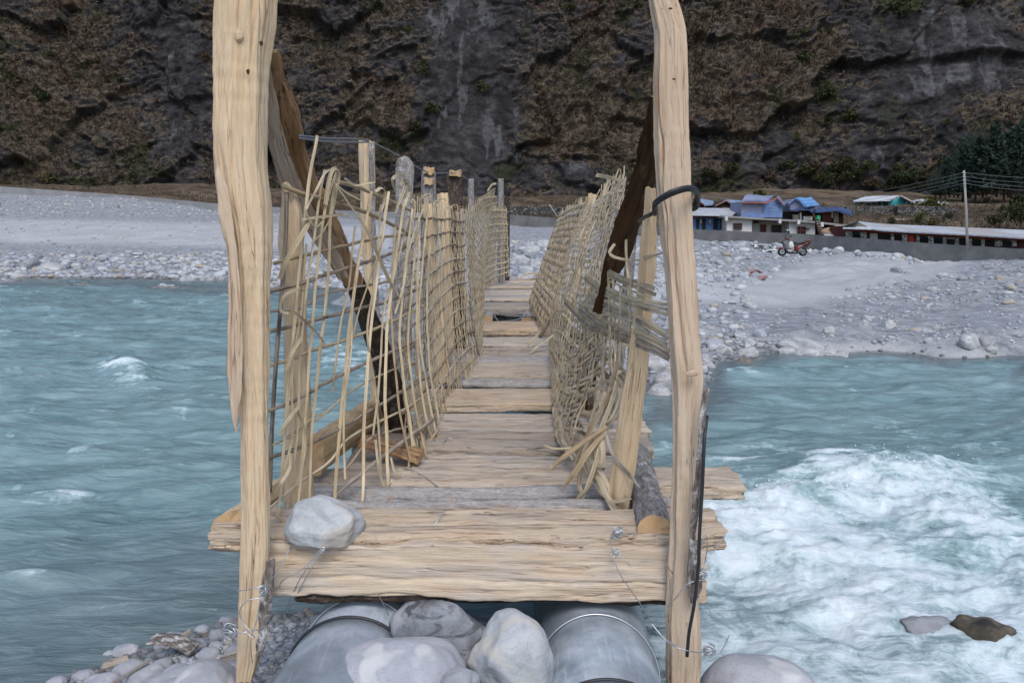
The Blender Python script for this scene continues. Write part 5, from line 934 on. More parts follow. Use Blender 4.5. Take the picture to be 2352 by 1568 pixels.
# torn bands that run on in front of the bright post to the right pole
def yr(x, y): return min(float(np.interp(x, (1268, 1290, 1310, 1340, 1370, 1400, 1440, 1480, 1534), (6.2, 5.3, 4.8, 4.2, 3.7, 3.3, 2.9, 2.62, 2.5))), float(ydeck(max(y, 660))) - .05)
BAND = [([(1372, 606), (1400, 628), (1440, 646), (1505, 670)], 9, 2), ([(1375, 628), (1410, 650), (1450, 668), (1492, 682)], 5, 1), ([(1344, 632), (1380, 662), (1440, 690), (1490, 702), (1534, 711)], 8, 3), ([(1350, 672), (1400, 700), (1450, 722), (1490, 745), (1534, 772)], 8, 2), ([(1345, 690), (1395, 715), (1450, 738), (1490, 768), (1530, 790)], 8, 2), ([(1330, 700), (1380, 740), (1440, 764), (1490, 780), (1536, 806)], 9, 3), ([(1296, 690), (1340, 735), (1390, 762), (1445, 782), (1490, 800), (1535, 820)], 8, 2),
        ([(1275, 724), (1320, 770), (1370, 800), (1420, 850), (1440, 870)], 9, 3), ([(1268, 750), (1310, 800), (1360, 840), (1405, 880)], 9, 3), ([(1266, 780), (1300, 820), (1340, 868), (1368, 920)], 9, 2), ([(1290, 850), (1330, 890), (1370, 930), (1392, 985)], 9, 3), ([(1282, 900), (1310, 950), (1345, 1000), (1380, 1040)], 9, 3), ([(1274, 960), (1290, 1010), (1325, 1050), (1365, 1090)], 9, 3)]
for q_, w_, ns in BAND:
    for s_ in range(ns):
        off = (s_ - (ns - 1) / 2) * (w_ + 1.5); c = pxline([(x + .25 * off * (i > 1), y + off * (1 + .25 * (i == len(q_) - 1)), yr(x, y) - .02 - .004 * s_) for i, (x, y) in enumerate(q_)], 50); L = arclen(c); c = c + .004 * np.stack([perlin(L * 5, s_, w_ + q_[0][0]), perlin(L * 5, s_, 5 + q_[0][1]), perlin(L * 7, s_, q_[0][1])], -1)
        m = MB(); m.ribbon(c, w_ * c[:, 1] / FPX * (1 + .12 * perlin(L * 8, s_, q_[0][1])), .0025, np.array([-.62, -.75, .2])); m.done('cane_band', M[['cane_grey', 'stick_grey', 'cane_grey', 'cane_dry'][int(q.randint(0, 4))]], t, False)
for x0, y0, x1, y1 in ((1448, 640, 1440, 880), (1395, 585, 1400, 850), (1378, 600, 1380, 900), (1408, 640, 1412, 870), (1360, 620, 1352, 930), (1425, 660, 1420, 860)):
    c = pxline([(x0, y0, yr(x0, y0) - .05), ((x0 + x1) / 2 + 3, (y0 + y1) / 2, yr((x0 + x1) / 2, 0) - .05), (x1, y1, yr(x1, y1) - .05)], 24); m = MB(); m.ribbon(c, 6 * c[:, 1].mean() / FPX, .0022, np.array([-.5, -.85, .1])); m.done('cane_upright', M['cane_dry'], t, False)
TW = [([(1418, 830, 2.95), (1400, 900, 2.95), (1370, 960, 2.93), (1345, 1010, 2.93), (1320, 1065, 2.95)], 12, 'cane_dry'), ([(1425, 850, 2.92), (1405, 920, 2.9), (1380, 985, 2.88), (1352, 1060, 2.88)], 10, 'cane_dry'), ([(1402, 880, 2.95), (1430, 862, 2.9), (1442, 890, 2.88), (1430, 940, 2.88), (1400, 965, 2.9)], 9, 'cane_grey'), ([(1404, 890, 2.94), (1422, 872, 2.9), (1434, 900, 2.88), (1420, 950, 2.88), (1392, 975, 2.9)], 9, 'cane_dry'), ([(1398, 900, 2.95), (1415, 885, 2.92), (1424, 905, 2.9), (1410, 950, 2.9), (1385, 985, 2.9)], 8, 'cane_grey'),
      ([(1395, 980, 2.86), (1340, 1015, 2.84), (1300, 1045, 2.84), (1265, 1078, 2.86)], 13, 'cane_tan'), ([(1392, 990, 2.85), (1350, 1040, 2.83), (1320, 1085, 2.84), (1292, 1122, 2.86)], 13, 'cane_tan'), ([(1390, 985, 2.86), (1372, 1050, 2.84), (1352, 1110, 2.86), (1335, 1150, 2.88)], 11, 'cane_dry'), ([(1382, 985, 2.86), (1384, 1040, 2.83), (1382, 1068, 2.83), (1374, 1062, 2.84), (1372, 1010, 2.85), (1376, 985, 2.87)], 14, 'cane_grey'), ([(1390, 990, 2.85), (1402, 1030, 2.82), (1420, 1062, 2.79), (1448, 1092, 2.76), (1468, 1118, 2.74)], 11, 'stick_grey'),
      ([(1368, 1110, 2.86), (1385, 1135, 2.82), (1405, 1150, 2.80), (1430, 1148, 2.78), (1450, 1145, 2.76)], 9, 'cane_dry'), ([(1372, 1090, 2.86), (1395, 1140, 2.80), (1412, 1170, 2.74), (1430, 1200, 2.68)], 15, 'cane_grey'), ([(1365, 1080, 2.86), (1350, 1120, 2.86), (1330, 1140, 2.88), (1318, 1152, 2.9)], 9, 'cane_dry'), ([(1352, 1050, 2.88), (1380, 1085, 2.85), (1395, 1115, 2.83), (1400, 1140, 2.82)], 11, 'cane_grey'), ([(1342, 1060, 2.9), (1330, 1110, 2.9), (1340, 1140, 2.88)], 11, 'cane_grey'), ([(1360, 1005, 2.9), (1340, 1050, 2.9), (1352, 1085, 2.88), (1378, 1110, 2.86)], 13, 'cane_grey'), ([(1300, 1000, 3.3), (1315, 1040, 3.2), (1345, 1080, 3.0), (1370, 1110, 2.9)], 13, 'cane_grey'), ([(1285, 960, 3.6), (1295, 1010, 3.4), (1315, 1055, 3.15)], 13, 'cane_grey'),
      ([(1252, 1022, 3.3), (1275, 1030, 3.25), (1320, 1028, 3.2)], 5, 'cane_pale'), ([(1412, 560, 3.0), (1400, 580, 3.0), (1410, 590, 3.0), (1450, 598, 2.9), (1490, 590, 2.62), (1520, 582, 2.5)], 8, 'cane_dry'), ([(1440, 500, 3.2), (1438, 580, 3.15), (1446, 650, 3.1), (1458, 690, 3.05)], 6, 'cane_dry'), ([(1370, 402, 4.6), (1400, 408, 4.45), (1430, 418, 4.35)], 9, 'cane_pale'), ([(1395, 412, 4.5), (1405, 425, 4.45), (1418, 422, 4.4)], 5, 'cane_dry'), ([(1430, 790, 2.8), (1470, 800, 2.75), (1500, 806, 2.7)], 7, 'cane_pale'), ([(1240, 760, 6.6), (1225, 780, 6.5), (1205, 800, 6.5)], 5, 'cane_dry'), ([(1190, 640, 7), (1215, 628, 7), (1240, 632, 6.9)], 4, 'cane_dry'), ([(1180, 650, 7), (1220, 642, 7), (1245, 640, 6.9)], 3, 'cane_pale'), ([(1270, 772, 6.4), (1240, 790, 6.3), (1215, 812, 6.2)], 6, 'cane_grey'), ([(1310, 750, 5.6), (1280, 765, 5.6), (1255, 780, 5.6)], 5, 'cane_dry')]
for i, (qq, w_, mt) in enumerate(TW):
    c = pxline(qq, 50); L = arclen(c); m = MB(); m.ribbon(c, w_ * c[:, 1].mean() / FPX * (1 - .6 * sst(.75, 1, L / L[-1])), .004, np.array([-.4, -.9, .3]) + .5 * np.stack([np.sin(L * 8 + i), 0 * L, np.cos(L * 6 + i)], -1)); m.done('loose_strip', M[mt], t, False)
m = MB(); m.tube(pxline([(1372, 462, 6.55), (1355, 530, 6.5), (1332, 600, 6.4), (1296, 680, 6.35), (1258, 745, 6.4), (1240, 775, 6.45)], 40), .013, 8); tag(m.done('thin_stick', M['stick_dark'], None, True), 'dark crooked stick between the near and far right weaves', 'stick')
# --- right, far panel
R3 = Sheet([[(1250, 765, 6.8), (1285, 640, 6.9), (1356, 458, 6.9)], [(1228, 725, 7.8), (1262, 620, 8.0), (1320, 470, 8.0)], [(1214, 692, 9.4), (1246, 600, 9.4), (1286, 490, 9.4)]])
t = thing('wicker_panel', P(1228, 725, 7.8), 'far grey weave on the right leaning out over the river', 'fence panel', 'woven panels of the bridge fences')
weave(R3, t, (40, .017, .004, ['cane_dry', 'cane_grey', 'cane_tan', 'cane_dry'], 1.2), [((j + .5) / 17, (.048, .004), ['cane_grey', 'cane_grey', 'cane_dry', 'stick_grey'][j % 4], 0, 1) for j in range(17)], .012, 31, (.98, 1.05))
m = MB(); m.tube(pxline([(1282, 500, 9.3), (1270, 482, 9.3), (1262, 470, 9.3)], 10), .006, 5); tag(m.done('binding_wire', M['wire'], None, True), 'bright wire end at the far top corner of the right weave', 'wire')
# ---------------------------------------------------------------- big stones close by
def boulder(px, py, Y, rx, ry, rz, seed, mat, label, sub=4, cuts=8, rough=.12, rot=(0, 0, 0), name='boulder', soft=.6, group=None):
    V, F = cobble(sub, seed, 2.4, rough * 1.5, .30, max(3, cuts - 2)); c = P(px, py, Y)
    from mathutils import Euler
    Rm = np.array(Euler(rot).to_matrix()); V = (V * [rx, ry, rz]) @ Rm.T + c
    o = put(name, V, F, mat, None, True); return tag(o, label, 'stone', group)
boulder(750, 1203, 2.52, .124, .105, .078, 9, M['st_deck'], 'pale speckled stone lying on the deck beside the left pole', 5, 10, .12, (.12, .10, .3))
boulder(1004, 1462, 2.42, .150, .14, .118, 15, M['st_dark'], 'dark banded boulder between the pipes, at the back', 5, 6, .10, (0, .1, .2))
boulder(912, 1582, 2.15, .205, .16, .120, 28, M['st_flat'], 'flat dusty lilac boulder leaning on the left pipe', 5, 6, .08, (.1, 0, 0), soft=.7)
boulder(1167, 1518, 2.22, .128, .13, .130, 41, M['st_pale'], 'smooth pale rounded boulder beside the right pipe', 5, 6, .12, (0, -.15, .4))
boulder(1735, 1612, 2.62, .20, .17, .15, 52, M['st_flat'], 'rounded lilac boulder at the water edge right of the right pole', 5, 5, .07)
boulder(1055, 1590, 2.05, .06, .06, .06, 53, M['st_grey'], 'small dark stone wedged between the flat and the pale boulder', 4)
boulder(490, 1590, 2.45, .12, .11, .085, 61, M['st_flat'], 'pale boulder at the foot of the left pole', 4, 6, .1)
near = [(300, 1548, .085, 'st_flat'), (375, 1530, .05, 'st_grey'), (255, 1512, .05, 'st_flat'), (290, 1502, .07, 'st_flat'), (330, 1572, .10, 'st_flat'), (420, 1565, .085, 'st_flat'), (480, 1512, .065, 'st_flat'), (395, 1485, .09, 'st_grey'), (345, 1520, .032, 'st_dark'), (445, 1490, .075, 'st_grey'), (190, 1562, .06, 'st_flat'), (130, 1575, .05, 'st_flat'), (500, 1462, .05, 'st_grey'), (520, 1430, .05, 'st_grey'), (465, 1450, .045, 'st_flat'), (540, 1500, .05, 'st_grey'), (360, 1592, .1, 'st_flat'), (230, 1590, .1, 'st_flat'), (550, 1545, .06, 'st_grey'), (400, 1600, .08, 'st_flat'), (320, 1548, .05, 'st_grey')]
for i, (a, b, r_, mt) in enumerate(near):
    c = ground_hit(a, b, 300, 1.7, 6)[0]; V, F = cobble(3, 200 + i, 2.3, .16); r_ *= .74; o = put('bank_stone', V * [r_ * 1.15, r_, r_ * .72] + c + [0, 0, r_ * .25], F, M[mt], None, True)
    tag(o, 'dusty rounded stone on the near bank left of the left pole', 'stone', 'stones of the near bank')
c = ground_hit(395, 1510, 300, 1.7, 6)[0]
o = beam('bark_piece', np.array([c + [-.10, .03, .075], c + [0, 0, .085], c + [.13, -.05, .07]]), .085, .02, (.3, 1, .3), 'slab', M['bark_lichen'], None, 40, 22, .006, seed=91, edge=.01); tag(o, 'curved strip of grey bark dropped on the near bank stones', 'bark')
for a, b, l_, an, nm in ((275, 1548, .05, .3, 'brown wood chip lying nearest the water on the bank stones'), (425, 1490, .045, 1.0, 'bright wood chip on the near bank by the bark piece'), (300, 1580, .09, .9, 'long thin wood chip on the near bank'), (535, 1540, .03, .2, 'small wood chip beside the foot of the left pole')):
    c = ground_hit(a, b, 300, 1.7, 6)[0] + [0, -.03, .075]; d = np.array([math.cos(an), math.sin(an), .2]) * l_
    tag(beam('wood_chip', np.array([c - d, c, c + d]), .035 if l_ < .06 else .02, .01, (0, .6, 1), 'slab', M['wood_deck_grey'], None, 20, 14, .003, seed=int(a)), nm, 'wood chip')
# rock awash in the rapids
boulder(2180, 1462, 3.86, .24, .15, .07, 77, M['st_grey'], 'grey rock awash in the foam at the right', 4, 6, .2, (0, .12, -.15)); boulder(2258, 1468, 3.80, .14, .12, .11, 79, M['st_brown'], 'wet brown rock sticking out of the foam at the lower right', 4, 6, .2, (0, .2, 0))
# ---------------------------------------------------------------- stones of the far banks
BASE = [mesh_data('stone', *(rock_shape(3, 300 + i, 6, .14, .8) if i % 3 == 0 else cobble(3, 300 + i, 2.2 + .2 * (i % 3), .20, .3, 4)), True, None, [M['stone']]) for i in range(14)]
def set_stone(pos, r_, fl, label, group, q, name='river_stone', sink=.3):
    o = link(name, BASE[q.randint(len(BASE))]); o.location = (pos[0], pos[1], pos[2] + r_ * fl * (1 - 2 * sink) * .6); o.scale = (r_ * q.uniform(.85, 1.35), r_ * q.uniform(.75, 1.1), r_ * fl)
    o.rotation_euler = (q.uniform(-.25, .25), q.uniform(-.25, .25), q.uniform(0, 6.28)); return tag(o, label, 'stone', group)
q = np.random.RandomState(44)
NAMED = [(68, 612, 45, 'grey slab boulder split by a dark edge at the far left shore'), (120, 622, 62, 'large pale greenish boulder on the far left shore'), (50, 642, 36, 'flat stone lying in the water of the far left shore'), (245, 598, 22, 'brownish tilted stone among the cobbles of the left shore'), (345, 640, 30, 'pale flat boulder at the left waterline'), (430, 652, 40, 'pale stone right of the others on the left waterline'), (395, 656, 26, 'low stone in the shallows near the left pole'), (258, 478, 30, 'dark hollowed rock on the sand left of the left pole'), (478, 645, 34, 'rounded pale stone just left of the left pole'), (175, 615, 26, 'pale cobble beside the large greenish boulder'),
         (1838, 800, 100, 'long low pale boulder at the right waterline'), (1900, 818, 50, 'rounded stone touching the long low boulder'), (1838, 822, 34, 'small grey stone below the long low boulder'), (1935, 825, 42, 'grey stone right of the long low boulder, in the water'), (1808, 815, 36, 'pale stone left of the long low boulder'), (2225, 792, 52, 'pale angular boulder on the right beach'), (2262, 790, 44, 'darker boulder beside the angular one on the right beach'), (2275, 808, 30, 'small stone by the pair of boulders on the right beach'), (1905, 765, 36, 'grey boulder standing on the beach behind the waterline'), (1990, 735, 24, 'square grey stone standing up on the right beach'), (1985, 748, 28, 'flat pale stone at the foot of the square stone'), (2040, 752, 30, 'pale flat stone right of the square one'), (1725, 706, 30, 'grey stone on the slope left of the track'), (1715, 690, 30, 'grey pointed stone beside the track'), (1700, 776, 30, 'pale round stone on the beach near the right pole'), (1640, 795, 40, 'tan tilted slab among the stones near the right pole'), (1660, 812, 36, 'pale grey stone near the right pole'), (1720, 818, 44, 'long pale stone at the corner of the right bay'), (1615, 832, 42, 'grey stone at the right bay corner'), (1630, 845, 34, 'pale stone at the right bay corner'), (1640, 600, 30, 'dark hollow rock above the track'),
         (2040, 852, 30, 'brown stone awash in the bay'), (2030, 838, 18, 'small dark stone at the bay edge'), (2315, 888, 40, 'low brown rock awash at the right edge of the bay'), (1995, 868, 20, 'tan stone under the bay water'), (2215, 838, 20, 'dark little stone at the bay shore')]
for a, b, w_, lb_ in NAMED:
    p = ground_hit(a, b)[0]; r_ = w_ * p[1] / FPX * .5; o = set_stone(p, r_, .8 if w_ < 60 else .5, lb_, None, q)
    if not any(w in lb_ for w in ('brown', 'tan ')): o.material_slots[0].link = 'OBJECT'; o.material_slots[0].material = M['st_far'] if 'dark' not in lb_ else M['st_grey']
for a, b, w_, lb_ in ((1512, 845, 62, 'upright grey slab of the landing behind the bright right post'), (1525, 890, 70, 'big grey rock at the landing under the right fence'), (1510, 955, 60, 'dark rock at the water under the right fence'), (1512, 920, 66, 'rounded wet rock between landing and water'), (1470, 800, 60, 'pale rock of the landing behind the torn weave'), (930, 770, 70, 'grey rock of the landing seen through the left lattice'), (1555, 870, 40, 'grey stone behind the right pole'), (1210, 630, 44, 'flat pale stone where the deck ends'), (1195, 605, 40, 'pale stone on the path off the bridge'), (1235, 615, 36, 'tilted slab right of the path off the bridge'), (1222, 580, 34, 'square block on the landing'), (1190, 575, 30, 'dark topped slab on the landing'), (1250, 568, 30, 'grey slab on the landing by the far weave'), (1205, 645, 30, 'round stone at the last plank')):
    p = ground_hit(a, b)[0]; r_ = w_ * p[1] / FPX * .5; o = set_stone(p, r_, .9, lb_, None, q, 'landing_rock'); o.material_slots[0].link = 'OBJECT'; o.material_slots[0].material = M['st_far'] if 'dark' not in lb_ else M['st_grey']
def scatter(n, fn, wmin, wmax, label, group, pw=2.2, fl=(.5, .85)):
    for _ in range(n):
        a, b = fn(); p = ground_hit(a, b)[0]
        if p[2] < -.12: continue
        w_ = wmin + (wmax - wmin) * q.uniform()**pw; set_stone(p, w_ * p[1] / FPX * .5, q.uniform(*fl), label, group, q)
scatter(95, lambda: (q.uniform(-20, 560), 655 - 45 * q.uniform()**1.5), 10, 30, 'pale cobble on the far left shore by the water', 'cobbles of the left shore')
scatter(22, lambda: (q.uniform(600, 950), q.uniform(640, 740)), 12, 34, 'pale cobble on the shore seen through the left fence', 'cobbles behind the left fence')
scatter(34, lambda: (q.uniform(1600, 1790), q.uniform(585, 655)), 10, 26, 'pale stone on the heap left of the track', 'stones left of the track')
scatter(38, lambda: (q.uniform(1610, 1760), q.uniform(770, 840)), 10, 36, 'pale stone at the shore beside the right pole', 'stones beside the right pole')
scatter(40, lambda: (q.uniform(2040, 2360), q.uniform(625, 700)), 9, 26, 'pale stone on the slope right of the track', 'stones right of the track')
scatter(30, lambda: (q.uniform(1620, 2350), q.uniform(715, 800)), 8, 22, 'small pale stone on the right beach', 'stones of the right beach')
for _ in range(44):    # row of stones at the foot of the flood wall
    a = q.uniform(1595, 2120); b = np.interp(a, (1600, 1860, 2060, 2120), (553, 577, 592, 606)) + q.uniform(-2, 7); p = ground_hit(a, b)[0]; w_ = q.uniform(9, 19); set_stone(p, w_ * p[1] / FPX * .5, q.uniform(.7, 1), 'pale stone heaped against the foot of the flood wall', 'stones along the flood wall', q, sink=.1)
# gravel: thousands of small stones, one mesh
def gravel(name, n, fn, wmin, wmax, seed, pw=3.0, fl=.65, sub=1):
    q = np.random.RandomState(seed); S_ = [rock_shape(sub, 500 + i, 4, .22) for i in range(10)]
    ab = np.array([fn(q) for _ in range(n)]); p = ground_hit(ab[:, 0], ab[:, 1]); ok = (p[:, 2] > -.10) & (p[:, 1] < wall_y(p[:, 0]) - .4); p = p[ok]; n = len(p)
    r_ = (wmin + (wmax - wmin) * q.uniform(size=n)**pw) * p[:, 1] / FPX * .5; Vs, Fs, Ts = [], [], []; off = 0
    for k_ in range(10):
        sel = np.where(np.arange(n) % 10 == k_)[0]; Vb, Fb = S_[k_]; m_ = len(sel); a = q.uniform(0, 6.28, m_); ca, sa_ = np.cos(a), np.sin(a); sc = q.uniform(.75, 1.3, (m_, 3)) * [1, 1, fl]
        W = Vb[None] * sc[:, None]; X = W[..., 0] * ca[:, None] - W[..., 1] * sa_[:, None]; Y_ = W[..., 0] * sa_[:, None] + W[..., 1] * ca[:, None]
        W = np.stack([X, Y_, W[..., 2] + .18], -1) * r_[sel][:, None, None] + p[sel][:, None]; Vs.append(W.reshape(-1, 3)); Fs.append((Fb[None] + off + (np.arange(m_) * len(Vb))[:, None, None]).reshape(-1, 3)); off += m_ * len(Vb)
        Ts.append(np.repeat(q.uniform(0, 1, m_), len(Vb)))
    o = put(name, np.concatenate(Vs), [np.concatenate(Fs)], M['pebble'], None, True, {'tint': ('FLOAT', np.concatenate(Ts))}); return tag(o, kind='stuff')
gravel('shore_gravel', 5200, lambda q: (q.uniform(-60, 1000), 664 - 82 * q.uniform()**1.6), 3, 20, 1, 2.6)
gravel('bank_gravel', 3000, lambda q: (q.uniform(-60, 1000), q.choice([q.uniform(450, 500), q.uniform(500, 590)], p=[.72, .28])), 2, 9, 2)
def rg(q):
    while 1:
        a, b = q.uniform(1150, 2420), q.uniform(555, 850)
        d = abs(np.interp(b, (600, 640, 668), (2080, 1900, 1700)) - a); 
        n_ = float(fbm(a * .011, b * .03, 2.7, 2)); left = a < 1800 and (b < 660 or b > 770)
        if (d > 210 or b > 712) and (left or n_ > .05 or q.uniform() < .15) and not (b > 790 and 1800 < a and q.uniform() < .8): return a, b
gravel('beach_gravel', 5600, rg, 2, 13, 3, 3.0)
gravel('landing_gravel', 1800, lambda q: (q.choice([q.uniform(1170, 1300), q.uniform(1440, 1720), q.uniform(880, 1060)], p=[.3, .55, .15]), q.uniform(560, 940)), 4, 26, 4, 2.6)
gravel('near_gravel', 4200, lambda q: (q.uniform(-40, 720), q.uniform(1400, 1640)), 5, 26, 5, 2.6)
# ---------------------------------------------------------------- flood wall
def plain(name, a, b, sc=1.2, rough=.85, spec=.2, bump=.3, stretch=(1, 1, 1), d=5):
    k = NT(name, rough, spec); n1 = k.noise(k.scale(k.pos(), stretch), sc, d, .65); k.col(k.ramp(n1, [(.3, a), (.7, b)])).bump(n1, bump, .03); return k.m
M['concrete'] = plain('grey_concrete', (.115, .115, .115), (.20, .20, .20), .9, .9, .1)
M['concrete_light'] = plain('pale_concrete', (.20, .205, .215), (.29, .295, .30), .5, .9, .1)
def wall_part(name, X0, X1, mat, parent, hgt, zoff=0.0):
    n = 60; xs = np.linspace(X0, X1, n); ys = wall_y(xs); zt = np.interp(xs, WALLP[:, 0], WALLP[:, 2]) + zoff + .02 * perlin(xs * .4, 2, 1)
    V = []; F = []
    for i in range(n):
        V += [(xs[i], ys[i], zt[i] - hgt), (xs[i], ys[i], zt[i]), (xs[i] + .15, ys[i] + .45, zt[i]), (xs[i] + .15, ys[i] + .45, zt[i] - hgt)]
    for i in range(n - 1):
        b = i * 4; F += [(b + j, b + 4 + j, b + 4 + (j+1) % 4, b + (j+1) % 4) for j in range(4)]
    F += [(3, 2, 1, 0), tuple(4*(n-1) + j for j in range(4))]
    return put(name, V, F, mat, parent, False)
xm = float(P(2062, 553, 55.5)[0]); xl_ = float(P(1120, 492, 87)[0])
t = thing('flood_wall', (float(WALLP[5][0]), float(WALLP[5][1]), 0), 'long grey concrete flood wall between the gravel bank and the village', 'wall')
wall_part('wall_length', WALLP[0][0], xl_, M['concrete_light'], t, 3.0); wall_part('wall_length', xl_, xm, M['concrete'], t, 4.0); wall_part('wall_length', xm, WALLP[-1][0], M['concrete'], t, 5.0, -.02)
# ---------------------------------------------------------------- houses behind the wall
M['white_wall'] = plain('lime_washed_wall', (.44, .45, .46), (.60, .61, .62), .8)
M['white_shade'] = plain('shaded_white_wash', (.34, .35, .36), (.46, .465, .47), .8)  # white wash with the porch shade put into its colour; also off-white joinery
M['blue_wall'] = plain('blue_painted_boards', (.045, .10, .24), (.08, .16, .33), 2)
M['blue_tarp'] = plain('faded_blue_tarpaulin', (.10, .165, .34), (.17, .25, .45), 1.2, .55, .3)
M['blue_tarp_grey'] = plain('greyed_blue_tarpaulin', (.15, .175, .28), (.23, .26, .37), 1.0, .6, .3)
M['tarp_bright'] = plain('bright_blue_tarpaulin', (.09, .22, .48), (.17, .34, .60), 1.4, .5, .35)
M['tarp_dark'] = plain('navy_tarpaulin', (.035, .06, .14), (.065, .105, .22), 1.4, .5, .3)
M['red_trim'] = plain('red_brown_paint', (.14, .035, .028), (.20, .055, .04), 2)
M['orange_trim'] = plain('orange_hem', (.30, .09, .045), (.38, .13, .07), 2)
M['maroon'] = plain('maroon_wood', (.085, .028, .026), (.13, .05, .045), 2)
M['dark_open'] = plain('dark_opening', (.010, .010, .011), (.022, .021, .021), 1)
M['dark_green'] = plain('dark_green_paint', (.012, .045, .036), (.025, .075, .06), 2)
M['red_door'] = plain('red_door_paint', (.34, .045, .035), (.46, .07, .05), 2)
M['turq'] = plain('turquoise_paint', (.035, .23, .26), (.06, .33, .36), 1.2)
M['pink_trim'] = plain('pinkish_fascia', (.24, .13, .13), (.33, .19, .19), 1.5)
M['brown_dark'] = plain('dark_timber', (.03, .022, .018), (.07, .05, .04), 2)
M['plank_pale'] = plain('pale_boards', (.25, .22, .19), (.36, .32, .28), 3)
M['rubble'] = plain('brown_sheeting', (.22, .13, .08), (.42, .30, .22), 1.6)
M['grey_tarp'] = plain('grey_tarpaulin', (.26, .27, .29), (.38, .39, .41), 1)
M['barrel'] = plain('green_plastic', (.02, .28, .11), (.03, .36, .15), 2, .45, .4)
M['white_tin'] = plain('white_bag', (.55, .56, .57), (.70, .71, .72), 2)
M['steel_pole'] = plain('weathered_pole', (.26, .25, .24), (.36, .35, .34), 1.5)
def tin(name, a, b, rust, rs=.6):
    k = NT(name, .5, .4); v = k.pos(); n1 = k.noise(v, .5, 4); wv = k.n('ShaderNodeTexWave'); wv.bands_direction = 'X'; wv.inputs['Scale'].default_value = 1.1; k.l(v, wv.inputs['Vector'])
    st = k.noise(k.scale(v, (.55, .12, .12)), 1, 2); c = k.mix(k.ramp(n1, [(.35, 0.0), (.65, 1.0)]), a, b); c = k.mix(k.ramp(st, [(.52, 0.0), (.60, rs)]), c, rust); c = k.mix(k.ramp(wv.outputs['Fac'], [(.25, .35), (.5, 0.0)]), c, tuple(x * .6 for x in a)); c = k.mix(k.ramp(k.noise(k.scale(v, (1.4, .2, .2)), 1, 2), [(.6, 0.0), (.7, .35)]), c, tuple(x * .6 for x in a))
    k.col(c).bump(wv.outputs['Fac'], .35, .04); return k.m
M['tin'] = tin('pale_tin_roof', (.40, .43, .47), (.50, .53, .57), (.40, .34, .28)); M['tin_blue'] = tin('bluish_tin_roof', (.20, .29, .43), (.27, .36, .50), (.25, .3, .38), .2); M['tin_light'] = tin('white_tin_roof', (.52, .56, .61), (.62, .66, .70), (.5, .52, .55), .2)
def stonewall(name, a, b, c_, mortar, sc):
    k = NT(name, .9, .1); v = k.pos(); vo = k.n('ShaderNodeTexVoronoi'); vo.inputs['Scale'].default_value = sc; k.l(k.scale(v, (1, 1, 1.7)), vo.inputs['Vector'])
    c = k.mix(k.n('ShaderNodeSeparateColor').outputs[0] if False else .5, a, b); sep = k.n('ShaderNodeSeparateColor'); k.l(vo.outputs['Color'], sep.inputs[0]); c = k.ramp(sep.outputs[0], [(0, a), (.5, b), (1, c_)])
    e = k.vor(k.scale(v, (1, 1, 1.7)), sc, 'DISTANCE_TO_EDGE'); c = k.mix(k.ramp(e, [(.04, 1.0), (.12, 0.0)]), c, mortar); k.col(c).bump(e, .8, .08); return k.m
M['stone_pier'] = stonewall('dressed_stone', (.40, .37, .31), (.50, .47, .41), (.34, .32, .29), (.13, .12, .11), 2.2); M['dry_wall'] = stonewall('dry_stone', (.06, .06, .063), (.12, .118, .115), (.18, .175, .17), (.018, .017, .016), 2.6)

def house(name, poly, Y, d, mat, label, cat='house', group=None, part='wall'):
    b = P(*poly[0][:2], poly[0][2] if len(poly[0]) > 2 else Y)
    t = thing(name, b, label, cat, group); m = MB(); m.prism(poly, Y, d); m.done(part, mat, t); return t
def part(t, name, polys, Y, d, mat):
    m = MB()
    for p in polys: m.prism(p, Y, d)
    return m.done(name, mat, t)
def rect(a, b, c, d_): return [(a, d_), (c, d_), (c, b), (a, b)]
def sheet(t, name, a, b, mat, th=.06, n=10, sag=0.0, ruf=0.0):
    """roof or tarpaulin between a front line a and a back line b, each a list of (px, py, distance)"""
    A = crom(np.array([P(*p) for p in a]), n); B = crom(np.array([P(*p) for p in b]), n); k = 6; u = np.linspace(0, 1, k)[:, None, None]
    G = A[None] * (1 - u) + B[None] * u; G[..., 2] -= sag * (np.sin(u[..., 0] * math.pi)) ; G[..., 2] += ruf * fbm(G[..., 0] * 1.1, G[..., 1] * 1.1, .4, 3)
    V = np.concatenate([G.reshape(-1, 3), G.reshape(-1, 3) - [0, 0, th]]); m_ = n * k; F = [tuple(f) for f in grid_faces(k, n)] + [tuple(int(i) + m_ for i in f[::-1]) for f in grid_faces(k, n)]
    bd = list(range(n)) + [i * n + n - 1 for i in range(1, k)] + [(k-1)*n + j for j in range(n - 2, -1, -1)] + [i * n for i in range(k - 2, 0, -1)]
    F += [(bd[i], bd[(i+1) % len(bd)], bd[(i+1) % len(bd)] + m_, bd[i] + m_) for i in range(len(bd))]
    return put(name, V, F, mat, t, ruf > 0)
def window(t, x0, y0, x1, y1, Y, frame, pane, nx=2, ny=2, name='window', fw=1.4, d=.12):
    f = part(t, name, [rect(x0, y0, x1, y1)], Y - d, .05, pane)
    m = MB(); ox = (x1 - x0 - fw) / nx; oy = (y1 - y0 - fw) / ny
    for i in range(nx + 1): m.prism(rect(x0 + i * ox, y0, x0 + i * ox + fw, y1), Y - d - .06, .055)
    for j in range(ny + 1): m.prism(rect(x0, y0 + j * oy, x1, y0 + j * oy + fw), Y - d - .08, .055)
    V = np.concatenate(m.V) - np.array(f['_org']); c = V.mean(0); o = link('frame', mesh_data('frame', V - c, m.F, False, None, [frame]), f); o.location = c
    return f
